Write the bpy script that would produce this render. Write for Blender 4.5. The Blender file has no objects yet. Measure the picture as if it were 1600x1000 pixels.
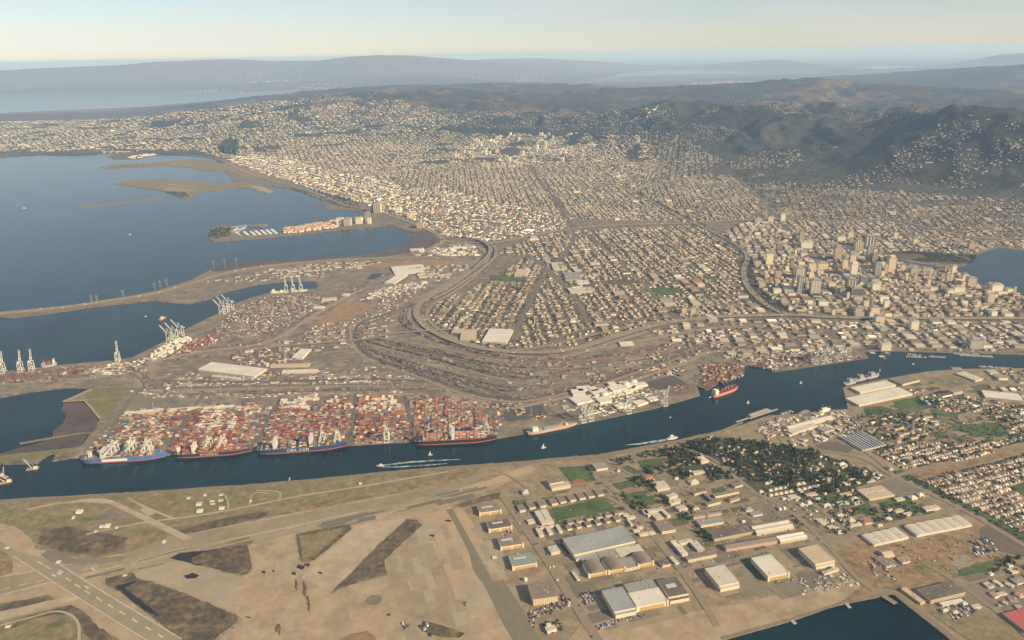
import bpy, math, random
import numpy as np
from mathutils import Vector, Matrix
from mathutils.geometry import tessellate_polygon

sc = bpy.context.scene
C = sc.collection
rng = np.random.default_rng(7)
random.seed(7)
PI = math.pi

# ------------------------------------------------------------------ camera
FPX, HC, PITCH, ROLL = 1232.0, 1400.0, math.radians(18.66), math.radians(1.0)
f_ = np.array([0, math.cos(PITCH), -math.sin(PITCH)])
r0 = np.array([1.0, 0, 0]); u0 = np.array([0, math.sin(PITCH), math.cos(PITCH)])
R_ = math.cos(ROLL) * r0 - math.sin(ROLL) * u0
U_ = math.sin(ROLL) * r0 + math.cos(ROLL) * u0
cd = bpy.data.cameras.new('camera')
cam = bpy.data.objects.new('camera', cd); C.objects.link(cam)
cd.sensor_width = 36; cd.lens = 36 * FPX / 1600
cd.clip_start = 1; cd.clip_end = 900000
cam.matrix_world = Matrix(((R_[0], U_[0], -f_[0], 0), (R_[1], U_[1], -f_[1], 0), (R_[2], U_[2], -f_[2], HC), (0, 0, 0, 1)))
sc.camera = cam

# ------------------------------------------------------------------ sky, sun, exposure
SUN_EL, SUN_AZ = math.radians(27), math.radians(122)   # azimuth from +Y towards +X
w = bpy.data.worlds.new('World'); sc.world = w; w.use_nodes = True
nt = w.node_tree; nt.nodes.clear()
wo = nt.nodes.new('ShaderNodeOutputWorld'); bg = nt.nodes.new('ShaderNodeBackground')
sky = nt.nodes.new('ShaderNodeTexSky'); sky.sky_type = 'NISHITA'; sky.sun_disc = False
sky.sun_elevation = SUN_EL; sky.sun_rotation = SUN_AZ
sky.altitude = 1400; sky.air_density = 1.0; sky.dust_density = 0.5; sky.ozone_density = 2.2
# thin cirrus: soft white streaks stretched along the horizon all the way round
tc = nt.nodes.new('ShaderNodeTexCoord'); mp = nt.nodes.new('ShaderNodeMapping')
mp.inputs['Scale'].default_value = (1.3, 1.3, 11)
nz = nt.nodes.new('ShaderNodeTexNoise'); nz.inputs['Scale'].default_value = 2.2; nz.inputs['Detail'].default_value = 5; nz.inputs['Roughness'].default_value = 0.55
cr = nt.nodes.new('ShaderNodeValToRGB'); cr.color_ramp.elements[0].position = 0.42; cr.color_ramp.elements[1].position = 0.85
cr.color_ramp.elements[0].color = (0.22, 0.22, 0.22, 1); cr.color_ramp.elements[1].color = (0.62, 0.62, 0.62, 1)
mx = nt.nodes.new('ShaderNodeMix'); mx.data_type = 'RGBA'
mx.inputs['B'].default_value = (7.9, 7.1, 6.9, 1)
nt.links.new(tc.outputs['Generated'], mp.inputs['Vector']); nt.links.new(mp.outputs['Vector'], nz.inputs['Vector'])
nt.links.new(nz.outputs['Fac'], cr.inputs['Fac']); nt.links.new(cr.outputs['Color'], mx.inputs['Factor'])
nt.links.new(sky.outputs['Color'], mx.inputs['A']); nt.links.new(mx.outputs['Result'], bg.inputs['Color'])
bg.inputs['Strength'].default_value = 0.070
nt.links.new(bg.outputs['Background'], wo.inputs['Surface'])
sl = bpy.data.lights.new('sun', 'SUN'); sl.energy = 4.9; sl.angle = math.radians(0.5); sl.color = (1.0, 0.83, 0.56)
so = bpy.data.objects.new('sun', sl); C.objects.link(so)
SD = Vector((math.cos(SUN_EL) * math.sin(SUN_AZ), math.cos(SUN_EL) * math.cos(SUN_AZ), math.sin(SUN_EL)))
so.rotation_euler = SD.to_track_quat('Z', 'Y').to_euler(); so.location = (3000, -2000, 1200)
sc.view_settings.view_transform = 'Standard'; sc.view_settings.look = 'None'
sc.view_settings.exposure = 0.63; sc.view_settings.gamma = 1; sc.view_settings.use_curve_mapping = False
cy = sc.cycles
cy.volume_bounces = 3; cy.max_bounces = 6; cy.diffuse_bounces = 2; cy.glossy_bounces = 2
cy.use_denoising = True; cy.denoising_prefilter = 'NONE'
HAZE_DENSITY = 2.2e-5
HAZE_COLOR = (0.42, 0.62, 1.0)
# ------------------------------------------------------------------ helpers
def G(px, py, z=0.0):
    """ground point (x, y) seen at a pixel of the 1600x1000 photograph, on the level z"""
    px = np.asarray(px, float); py = np.asarray(py, float)
    a = (px - 800) / FPX; b = (500 - py) / FPX
    d = f_[None] + a.reshape(-1, 1) * R_ + b.reshape(-1, 1) * U_
    t = (z - HC) / d[:, 2]
    return d[:, :2] * t[:, None]
def g1(p, z=0.0):
    q = G(p[0], p[1], z)[0]; return float(q[0]), float(q[1])
def gp(pts, z=0.0):
    a = np.array(pts, float); return G(a[:, 0], a[:, 1], z)
def P(xy, z=0.0):
    """photo pixel of world points"""
    xy = np.asarray(xy, float); n = len(xy)
    v = np.column_stack([xy, np.broadcast_to(z, n) - HC])
    dz = np.maximum(v @ f_, 1e-3)
    return np.column_stack([800 + FPX * (v @ R_) / dz, 500 - FPX * (v @ U_) / dz])
def inside(pts, poly):
    x, y = pts[:, 0], pts[:, 1]; c = np.zeros(len(pts), bool); poly = np.asarray(poly, float)
    x0, y0 = poly[-1]
    for x1, y1 in poly:
        k = (y1 > y) != (y0 > y)
        if abs(y1 - y0) > 1e-12:
            c ^= k & (x < (x0 - x1) * (y - y1) / (y0 - y1) + x1)
        x0, y0 = x1, y1
    return c
def dist_line(pts, line):
    """distance to a polyline and the interpolated position along it (index units)"""
    best = np.full(len(pts), 1e12); tt = np.zeros(len(pts))
    L = np.asarray(line, float)
    for i in range(len(L) - 1):
        a, b = L[i], L[i + 1]; ab = b - a; n2 = max((ab ** 2).sum(), 1e-9)
        t = np.clip(((pts - a) @ ab) / n2, 0, 1)
        d = np.hypot(*(pts - (a + t[:, None] * ab)).T)
        k = d < best; best[k] = d[k]; tt[k] = i + t[k]
    return best, tt
_lat = np.random.default_rng(11).random((256, 256))
def vnoise(x, y):
    xi = np.floor(x).astype(int); yi = np.floor(y).astype(int); fx = x - xi; fy = y - yi
    fx = fx * fx * (3 - 2 * fx); fy = fy * fy * (3 - 2 * fy)
    a = _lat[xi & 255, yi & 255]; b = _lat[(xi + 1) & 255, yi & 255]; c = _lat[xi & 255, (yi + 1) & 255]; d = _lat[(xi + 1) & 255, (yi + 1) & 255]
    return (a * (1 - fx) + b * fx) * (1 - fy) + (c * (1 - fx) + d * fx) * fy
def fbm(x, y, oct=4, ridged=False):
    s = 0; a = 0.5; t = 0
    for i in range(oct):
        n = vnoise(x + 17.3 * i, y - 9.1 * i)
        if ridged: n = 1 - np.abs(2 * n - 1)
        s = s + a * n; t += a; a *= 0.5; x = x * 2.03; y = y * 2.03
    return s / t

def tag(o, label=None, cat=None, group=None, kind=None):
    if label: o['label'] = label
    if cat: o['category'] = cat
    if group: o['group'] = group
    if kind: o['kind'] = kind
    return o
def empty(name, loc, rz=0.0, label=None, cat=None, group=None):
    o = bpy.data.objects.new(name, None); C.objects.link(o); o.location = loc; o.rotation_euler = (0, 0, rz)
    o.empty_display_size = 5
    return tag(o, label, cat, group)
def link(name, me, parent=None, loc=None, rz=None):
    o = bpy.data.objects.new(name, me); C.objects.link(o)
    if parent is not None: o.parent = parent
    if loc is not None: o.location = loc
    if rz is not None: o.rotation_euler = (0, 0, rz)
    return o
def copy_tree(o, parent=None):
    c = o.copy(); C.objects.link(c); c.parent = parent
    for ch in KIDS.get(o.name, []):
        copy_tree(ch, c)
    return c
KIDS = {}
def reg(root):
    for o in bpy.data.objects:
        if o.parent is not None: KIDS.setdefault(o.parent.name, []).append(o) if o not in KIDS.get(o.parent.name, []) else None

# ---- materials
def nodes_of(m):
    m.use_nodes = True; n = m.node_tree; n.nodes.clear(); return n
MATS = {}
def mat(name, col, rough=0.85, var=0.12, scale=0.08, metal=0.0, spec=0.3, col2=None, scale2=0.01, det=3, attr=None, bump=0.0, thr=(0.35, 0.65), space='Object', squash=None):
    """colour with grain: fine noise varies the value, coarse noise mixes towards col2"""
    if name in MATS: return MATS[name]
    m = bpy.data.materials.new(name); n = nodes_of(m); N = n.nodes; L = n.links
    out = N.new('ShaderNodeOutputMaterial'); b = N.new('ShaderNodeBsdfPrincipled')
    b.inputs['Roughness'].default_value = rough; b.inputs['Metallic'].default_value = metal
    b.inputs['Specular IOR Level'].default_value = spec
    L.new(b.outputs[0], out.inputs[0])
    if space == 'World':
        t = N.new('ShaderNodeNewGeometry'); vec = t.outputs['Position']
    else:
        t = N.new('ShaderNodeTexCoord'); vec = t.outputs['Object']
    if attr:
        a = N.new('ShaderNodeAttribute'); a.attribute_name = attr; base = a.outputs['Color']
    else:
        a = N.new('ShaderNodeRGB'); a.outputs[0].default_value = (*col, 1); base = a.outputs[0]
    if col2 is not None:
        cols = col2 if isinstance(col2[0], (tuple, list)) else [col2]
        for i, c2 in enumerate(cols):
            v = vec
            if squash:
                mp = N.new('ShaderNodeMapping'); mp.inputs['Rotation'].default_value = (0, 0, squash[2]); mp.inputs['Scale'].default_value = (squash[0], squash[1], 1)
                L.new(vec, mp.inputs['Vector']); v = mp.outputs[0]
            z = N.new('ShaderNodeTexNoise'); z.noise_dimensions = '3D'
            z.inputs['Scale'].default_value = scale2 * (1 + 1.7 * i); z.inputs['Detail'].default_value = 5; z.inputs['Roughness'].default_value = 0.6
            of = N.new('ShaderNodeVectorMath'); of.operation = 'ADD'; of.inputs[1].default_value = (371 * i, 113 * i, 0)
            L.new(v, of.inputs[0]); L.new(of.outputs[0], z.inputs['Vector'])
            r = N.new('ShaderNodeMapRange'); r.inputs[1].default_value = thr[0] + 0.04 * i; r.inputs[2].default_value = thr[1] + 0.02 * i
            L.new(z.outputs['Fac'], r.inputs[0])
            x = N.new('ShaderNodeMix'); x.data_type = 'RGBA'; x.inputs['B'].default_value = (*c2, 1)
            L.new(r.outputs[0], x.inputs['Factor']); L.new(base, x.inputs['A']); base = x.outputs['Result']
    if var > 0:
        z = N.new('ShaderNodeTexNoise'); z.inputs['Scale'].default_value = scale; z.inputs['Detail'].default_value = det; z.inputs['Roughness'].default_value = 0.65
        L.new(vec, z.inputs['Vector'])
        r = N.new('ShaderNodeMapRange'); r.inputs[1].default_value = 0.25; r.inputs[2].default_value = 0.75
        r.inputs[3].default_value = 1 - var; r.inputs[4].default_value = 1 + var
        L.new(z.outputs['Fac'], r.inputs[0])
        x = N.new('ShaderNodeVectorMath'); x.operation = 'SCALE'
        L.new(base, x.inputs[0]); L.new(r.outputs[0], x.inputs['Scale']); base = x.outputs[0]
        if bump:
            bp = N.new('ShaderNodeBump'); bp.inputs['Strength'].default_value = bump; bp.inputs['Distance'].default_value = 1.0
            L.new(z.outputs['Fac'], bp.inputs['Height']); L.new(bp.outputs[0], b.inputs['Normal'])
    L.new(base, b.inputs['Base Color'])
    MATS[name] = m
    return m
ACM = mat('painted_by_colour', (0.5, 0.5, 0.5), attr='tint', var=0.10, scale=0.12, rough=0.8)

# ---- mesh building
def mesh_np(name, V, quads=None, tris=None, qcol=None, tcol=None, m=None, smooth=False):
    V = np.asarray(V, np.float32).reshape(-1, 3)
    quads = np.zeros((0, 4), int) if quads is None else np.asarray(quads).reshape(-1, 4)
    tris = np.zeros((0, 3), int) if tris is None else np.asarray(tris).reshape(-1, 3)
    me = bpy.data.meshes.new(name)
    nq, ntr = len(quads), len(tris)
    me.vertices.add(len(V)); me.vertices.foreach_set('co', V.ravel())
    me.loops.add(nq * 4 + ntr * 3); me.loops.foreach_set('vertex_index', np.concatenate([quads.ravel(), tris.ravel()]).astype(np.int32))
    me.polygons.add(nq + ntr)
    st = np.concatenate([np.arange(nq) * 4, nq * 4 + np.arange(ntr) * 3]).astype(np.int32)
    me.polygons.foreach_set('loop_start', st)
    me.polygons.foreach_set('use_smooth', np.full(nq + ntr, bool(smooth)))
    if qcol is not None or tcol is not None:
        at = me.attributes.new('tint', 'FLOAT_COLOR', 'FACE')
        q = np.zeros((0, 3)) if qcol is None or nq == 0 else np.asarray(qcol); t = np.zeros((0, 3)) if tcol is None or ntr == 0 else np.asarray(tcol)
        c = np.concatenate([q, t]); c = np.column_stack([c, np.ones(len(c))]).astype(np.float32)
        at.data.foreach_set('color', c.ravel())
    me.update(calc_edges=True)
    if m: me.materials.append(m)
    return me
def boxes_np(x, y, z0, w, d, h, ang, top, side):
    """N oriented boxes without floor; top, side: Nx3 colours"""
    x, y, z0, w, d, h, ang = [np.broadcast_to(np.asarray(a, float), len(x)) for a in (x, y, z0, w, d, h, ang)]
    n = len(x); ca, sa = np.cos(ang), np.sin(ang)
    sx = np.array([-1, 1, 1, -1]) / 2; sy = np.array([-1, -1, 1, 1]) / 2
    lx = w[:, None] * sx; ly = d[:, None] * sy
    X = x[:, None] + lx * ca[:, None] - ly * sa[:, None]; Y = y[:, None] + lx * sa[:, None] + ly * ca[:, None]
    V = np.zeros((n, 8, 3)); V[:, :4, 0] = X; V[:, 4:, 0] = X; V[:, :4, 1] = Y; V[:, 4:, 1] = Y
    V[:, :4, 2] = z0[:, None]; V[:, 4:, 2] = (z0 + h)[:, None]
    fq = np.array([[4, 5, 6, 7], [0, 1, 5, 4], [1, 2, 6, 5], [2, 3, 7, 6], [3, 0, 4, 7]])
    Q = (np.arange(n) * 8)[:, None, None] + fq[None]
    top = np.broadcast_to(top, (n, 3)); side = np.broadcast_to(side, (n, 3))
    col = np.repeat(side[:, None], 5, 1).copy(); col[:, 0] = top
    return V.reshape(-1, 3), Q.reshape(-1, 4), col.reshape(-1, 3)
def gables_np(x, y, z0, w, d, h, rh, ang, top, side):
    """N gable-roofed houses, ridge along w"""
    x, y, z0, w, d, h, rh, ang = [np.broadcast_to(np.asarray(a, float), len(x)) for a in (x, y, z0, w, d, h, rh, ang)]
    n = len(x); ca, sa = np.cos(ang), np.sin(ang)
    ux = np.array([-1, 1, 1, -1, -1, 1, 1, -1, -1, 1]) / 2; uy = np.array([-1, -1, 1, 1, -1, -1, 1, 1, 0, 0]) / 2
    lx = w[:, None] * ux; ly = d[:, None] * uy
    V = np.zeros((n, 10, 3))
    V[:, :, 0] = x[:, None] + lx * ca[:, None] - ly * sa[:, None]; V[:, :, 1] = y[:, None] + lx * sa[:, None] + ly * ca[:, None]
    zz = np.zeros((n, 10)); zz[:, 4:8] = h[:, None]; zz[:, 8:] = (h + rh)[:, None]; V[:, :, 2] = zz + z0[:, None]
    fq = np.array([[4, 5, 9, 8], [6, 7, 8, 9], [0, 1, 5, 4], [1, 2, 6, 5], [2, 3, 7, 6], [3, 0, 4, 7]])
    ft = np.array([[5, 6, 9], [7, 4, 8]])
    Q = (np.arange(n) * 10)[:, None, None] + fq[None]; T = (np.arange(n) * 10)[:, None, None] + ft[None]
    top = np.broadcast_to(top, (n, 3)); side = np.broadcast_to(side, (n, 3))
    qc = np.repeat(side[:, None], 6, 1).copy(); qc[:, :2] = top[:, None]
    tcx = np.repeat(side[:, None], 2, 1)
    return V.reshape(-1, 3), Q.reshape(-1, 4), T.reshape(-1, 3), qc.reshape(-1, 3), tcx.reshape(-1, 3)
class Acc:
    def __init__(s): s.V = []; s.Q = []; s.T = []; s.qc = []; s.tc = []; s.n = 0
    def add(s, V, Q=None, T=None, qc=None, tc=None):
        s.V.append(V)
        if Q is not None: s.Q.append(Q + s.n); s.qc.append(qc)
        if T is not None: s.T.append(T + s.n); s.tc.append(tc)
        s.n += len(V)
    def mesh(s, name, m=None):
        if not s.V: return None
        cat = lambda a, k, dt: np.concatenate(a) if a else np.zeros((0, k), dt)
        return mesh_np(name, np.concatenate(s.V), cat(s.Q, 4, int), cat(s.T, 3, int), cat(s.qc, 3, float), cat(s.tc, 3, float), m or ACM)

class MB:
    """small mesh builder for hand-made parts (one material)"""
    def __init__(s): s.v = []; s.f = []
    def box(s, x0, x1, y0, y1, z0, z1, M=None):
        p = [(x0, y0, z0), (x1, y0, z0), (x1, y1, z0), (x0, y1, z0), (x0, y0, z1), (x1, y0, z1), (x1, y1, z1), (x0, y1, z1)]
        if M is not None: p = [tuple(M @ Vector(q)) for q in p]
        return s.hexa(p)
    def hexa(s, p):
        k = len(s.v); s.v += list(p)
        for a in ((3, 2, 1, 0), (4, 5, 6, 7), (0, 1, 5, 4), (1, 2, 6, 5), (2, 3, 7, 6), (3, 0, 4, 7)): s.f.append(tuple(k + i for i in a))
        return s
    def bar(s, a, b, w, h=None):
        a = Vector(a); b = Vector(b); h = h or w; d = (b - a)
        z = d.normalized(); x = z.cross(Vector((0, 0, 1)))
        if x.length < 1e-3: x = Vector((1, 0, 0))
        x.normalize(); y = x.cross(z)
        x *= w / 2; y *= h / 2
        return s.hexa([tuple(q) for q in (a - x - y, a + x - y, a + x + y, a - x + y, b - x - y, b + x - y, b + x + y, b - x + y)])
    def prism(s, pts, z0, z1, cap=True):
        k = len(s.v); n = len(pts)
        s.v += [(p[0], p[1], z0 if not callable(z0) else z0(*p)) for p in pts] + [(p[0], p[1], z1 if not callable(z1) else z1(*p)) for p in pts]
        for i in range(n): j = (i + 1) % n; s.f.append((k + i, k + j, k + n + j, k + n + i))
        if cap: s.f.append(tuple(k + n + i for i in range(n))); s.f.append(tuple(k + n - 1 - i for i in range(n)))
        return s
    def lathe(s, prof, seg=12, cx=0, cy=0):
        k = len(s.v)
        for r, z in prof:
            for i in range(seg): a = 2 * PI * i / seg; s.v.append((cx + r * math.cos(a), cy + r * math.sin(a), z))
        for j in range(len(prof) - 1):
            for i in range(seg): a = k + j * seg + i; b = k + j * seg + (i + 1) % seg; s.f.append((a, b, b + seg, a + seg))
        s.f.append(tuple(k + (len(prof) - 1) * seg + i for i in range(seg)))
        return s
    def mesh(s, name, m, smooth=False):
        me = bpy.data.meshes.new(name); me.from_pydata([tuple(q) for q in s.v], [], s.f); me.polygons.foreach_set('use_smooth', np.full(len(s.f), False)); me.update()
        me.materials.append(m)
        if smooth:
            for p in me.polygons: p.use_smooth = True
        return me
    def build(s, name, m, parent=None, smooth=False):
        return link(name, s.mesh(name, m, smooth), parent)

_zc = [0]
def zup(z):
    _zc[0] += 1; return z + 0.0037 * (_zc[0] % 61)
def flat(name, loops, z, m, kind='structure', skirt=0.0, parent=None, label=None, cat=None, jag=0.0, step=40.0, world=False):
    """flat sheet from pixel (or world) loops [outer, hole...]; skirt: height of the side walls below"""
    if not isinstance(loops[0][0], (tuple, list, np.ndarray)): loops = [loops]
    z = zup(z)
    W = []
    for lp in loops:
        q = np.array(lp, float) if world else gp(lp)
        if jag > 0:
            out = []
            for i in range(len(q)):
                a, b = q[i], q[(i + 1) % len(q)]; n = max(1, min(400, int(np.hypot(*(b - a)) / step)))
                for k in range(n): out.append(a + (b - a) * k / n)
            q = np.array(out); q = q + jag * 2 * (np.column_stack([fbm(q[:, 0] / step / 1.7, q[:, 1] / step / 1.7, 3), fbm(q[:, 0] / step / 1.7 + 50, q[:, 1] / step / 1.7 + 50, 3)]) - 0.5)
        W.append(q)
    vl = [[Vector((p[0], p[1], 0)) for p in q] for q in W]
    tr = tessellate_polygon(vl)
    V = [(p[0], p[1], z) for q in W for p in q]
    F = []
    for t in tr:
        a, b, c = [V[i] for i in t]
        F.append(t if (b[0] - a[0]) * (c[1] - a[1]) - (b[1] - a[1]) * (c[0] - a[0]) > 0 else t[::-1])
    if skirt > 0:
        k = 0
        for q in W:
            n = len(q); base = len(V); V += [(p[0], p[1], z - skirt) for p in q]
            for i in range(n): j = (i + 1) % n; F.append((k + i, base + i, base + j, k + j))
            k += n
    me = bpy.data.meshes.new(name); me.from_pydata(V, [], F); me.update(); me.materials.append(m)
    o = link(name, me, parent)
    return tag(o, label, cat, None, kind if parent is None else None)

def smooth_line(pts, n=6):
    """Catmull-Rom through world points"""
    p = np.asarray(pts, float); p = np.vstack([2 * p[0] - p[1], p, 2 * p[-1] - p[-2]]); out = []
    for i in range(1, len(p) - 2):
        for k in range(n):
            t = k / n; a, b, c, d = p[i - 1], p[i], p[i + 1], p[i + 2]
            out.append(0.5 * (2 * b + (c - a) * t + (2 * a - 5 * b + 4 * c - d) * t * t + (3 * b - a - 3 * c + d) * t ** 3))
    out.append(p[-2]); return np.array(out)
def ribbon_mesh(name, line, w, z, m, thick=0.0):
    L = np.asarray(line, float); t = np.gradient(L, axis=0); t /= np.maximum(np.hypot(*t.T), 1e-9)[:, None]
    nrm = np.column_stack([-t[:, 1], t[:, 0]]); w = np.broadcast_to(w, len(L)); z = np.broadcast_to(np.asarray(z, float), len(L))
    A = L + nrm * w[:, None] / 2; B = L - nrm * w[:, None] / 2; n = len(L)
    V = np.vstack([np.column_stack([A, z]), np.column_stack([B, z])]); i = np.arange(n - 1)
    Q = [np.column_stack([n + i, n + i + 1, i + 1, i])]
    if thick > 0:
        V = np.vstack([V, np.column_stack([A, z - thick]), np.column_stack([B, z - thick])])
        Q += [np.column_stack([i, i + 1, 2 * n + i + 1, 2 * n + i]), np.column_stack([3 * n + i, 3 * n + i + 1, n + i + 1, n + i]), np.column_stack([2 * n + i, 2 * n + i + 1, 3 * n + i + 1, 3 * n + i])]
    return mesh_np(name, V, np.vstack(Q), m=m)
def road(name, pts, w, z, m, smooth=True, thick=0.0, kind='structure', world=False):
    L = np.array(pts, float) if world else gp(pts)
    if smooth and len(L) > 2: L = smooth_line(L, 6)
    z = zup(z)
    o = link(name, ribbon_mesh(name, L, w, z, m, thick)); o['kind'] = kind
    ROADS.append((L, np.max(w), float(np.max(z))))
    return o
ROADS = []
# ------------------------------------------------------------------ materials of the setting
water_m = mat('bay_water', (0.0022, 0.0215, 0.0260), rough=0.16, var=0.15, scale=0.002, spec=0.5, col2=[(0.006, 0.034, 0.034), (0.0015, 0.012, 0.017)], scale2=0.0009)
MATS['bay_water'].node_tree.nodes['Principled BSDF'].inputs['IOR'].default_value = 1.24
sea_m = water_m
URB = (0.170, 0.135, 0.096)
urban_m = mat('urban_ground', URB, var=0.45, scale=0.035, col2=[(0.075, 0.070, 0.042), (0.23, 0.185, 0.135)], scale2=0.014)
port_m = mat('port_tarmac', (0.192, 0.158, 0.112), var=0.18, scale=0.04, col2=[(0.270, 0.217, 0.150), (0.114, 0.097, 0.073)], scale2=0.006)
grass_dry = mat('dry_grass', (0.185, 0.150, 0.078), var=0.30, scale=0.05, col2=[(0.115, 0.115, 0.048), (0.24, 0.18, 0.11)], scale2=0.009)
grass_m = mat('lawn', (0.045, 0.080, 0.022), var=0.22, scale=0.06, col2=(0.095, 0.115, 0.038), scale2=0.015)
marsh_m = mat('marsh_scrub', (0.092, 0.068, 0.042), var=0.45, scale=0.06, col2=[(0.19, 0.14, 0.075), (0.060, 0.047, 0.032)], scale2=0.012)
mud_m = mat('tidal_mud', (0.065, 0.048, 0.036), rough=0.5, var=0.25, scale=0.02, col2=(0.11, 0.075, 0.048), scale2=0.006)
apron_m = mat('apron_concrete', (0.317, 0.236, 0.142), var=0.14, scale=0.05, col2=[(0.234, 0.182, 0.112), (0.359, 0.276, 0.172)], scale2=0.006)
asph_m = mat('worn_asphalt', (0.156, 0.133, 0.096), var=0.14, scale=0.05, col2=(0.208, 0.172, 0.120), scale2=0.008)
run_m = mat('runway_asphalt', (0.213, 0.175, 0.116), var=0.12, scale=0.05, col2=(0.265, 0.212, 0.138), scale2=0.008)
dark_m = mat('dark_wet_tar', (0.022, 0.020, 0.020), rough=0.55, var=0.3, scale=0.05)
dirt_m = mat('bare_dirt', (0.224, 0.148, 0.077), var=0.30, scale=0.05, col2=[(0.135, 0.094, 0.052), (0.281, 0.197, 0.107)], scale2=0.012)
road_m = mat('freeway_concrete', (0.244, 0.202, 0.142), var=0.12, scale=0.05)
street_m = mat('street_asphalt', (0.151, 0.123, 0.088), var=0.14, scale=0.05)
rail_m = mat('rail_ballast', (0.200, 0.150, 0.100), var=0.25, scale=0.06, col2=(0.13, 0.10, 0.072), scale2=0.02)
sand_m = mat('shore_sand', (0.312, 0.231, 0.138), var=0.2, scale=0.05)
rock_m = mat('shore_riprap', (0.198, 0.153, 0.099), var=0.35, scale=0.15)
white_m = mat('white_line_paint', (0.46, 0.41, 0.32), var=0.25, scale=0.1)

# ------------------------------------------------------------------ sea
_a = 700000.0
sea = mesh_np('water', [(-_a, -6000, 0), (_a, -6000, 0), (_a, _a, 0), (-_a, _a, 0)], [[0, 1, 2, 3]], m=water_m)
tag(link('water', sea), kind='structure')

# ------------------------------------------------------------------ mainland north of the channel
COAST = [(-260, 760), (-60, 722), (0, 727), (60, 725), (66, 718), (88, 707), (82, 722), (110, 717), (262, 712.5), (390, 706), (550, 697), (650, 691), (780, 685.5), (900, 664.5), (1015, 641), (1094, 619),
         (1088, 602), (1104, 611), (1122, 600), (1120, 592), (1133, 598), (1150, 593), (1163, 584), (1163, 572), (1196, 573), (1209, 582), (1358, 560), (1350, 551), (1372, 549), (1384, 552), (1384, 549), (1600, 555), (1760, 556), (2100, 553),
         (2600, 520), (2500, 140), (1900, 110), (1600, 104), (1000, 118), (600, 140), (330, 162), (-300, 190), (-420, 262), (0, 246), (60, 241), (120, 241), (170, 236), (205, 237), (250, 240), (300, 241), (332, 246),
         (338, 256), (352, 270), (366, 283), (400, 289), (440, 293), (470, 300), (503, 312), (507, 321), (512, 328), (532, 328), (560, 331), (576, 338), (592, 349), (616, 352), (640, 362), (646, 374), (640, 383),
         (600, 394), (560, 401), (520, 404), (450, 409), (400, 414), (335, 420), (318, 427), (300, 438), (245, 455), (200, 464), (100, 479), (0, 488), (-300, 508), (-300, 520), (0, 496), (20, 497.5), (60, 493), (150, 480), (235, 471), (280, 475), (295, 476),
         (338, 465), (355, 456), (400, 446), (440, 441), (494, 440.5), (496, 451.5), (470, 452), (420, 458), (400, 463), (360, 477), (330, 495), (282, 518), (245, 540), (205, 559), (180, 563), (100, 570), (0, 581), (-260, 600), (-400, 660), (-60, 627),
         (0, 622), (50, 613), (105, 607), (141, 607), (120, 618), (98, 627.5), (131, 627), (142, 640), (155, 655), (151, 668), (128, 697), (95, 702), (60, 706), (0, 712), (-60, 714)]
flat('mainland', [COAST], 2.0, urban_m, skirt=3.0)

# hills and far country: a height field, masked where the far bays lie
BAYS = [[(-900, 262), (-300, 186), (0, 177.5), (60, 175.5), (150, 173.5), (260, 163.5), (350, 156), (400, 152), (455, 144), (470, 139.5), (380, 143.5), (300, 141), (200, 139), (60, 141), (0, 146), (-300, 152), (-900, 170)],
        [(930, 126), (985, 112), (1060, 109), (1180, 109), (1275, 110), (1255, 114), (1200, 115), (1130, 120), (1010, 127)],
        [(1330, 106), (1380, 103), (1440, 104), (1380, 107.5)], [(1500, 102), (1570, 98), (1700, 96), (1700, 98), (1560, 102)]]
MAINBAY = [(-900, 500), (-900, 275), (-420, 262), (0, 246), (60, 241), (120, 241), (170, 236), (205, 237), (250, 240), (300, 241), (332, 246), (338, 256), (352, 270), (366, 283), (400, 289), (440, 293), (470, 300), (503, 312), (507, 500)]
def hh(px, py, D):
    """height that makes a point D metres off appear at pixel (px, py)"""
    a = (px - 800) / FPX; b = (500 - py) / FPX; d = f_ + a * R_ + b * U_
    t = D / math.hypot(d[0], d[1]); return d[0] * t, d[1] * t, HC + d[2] * t
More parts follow.
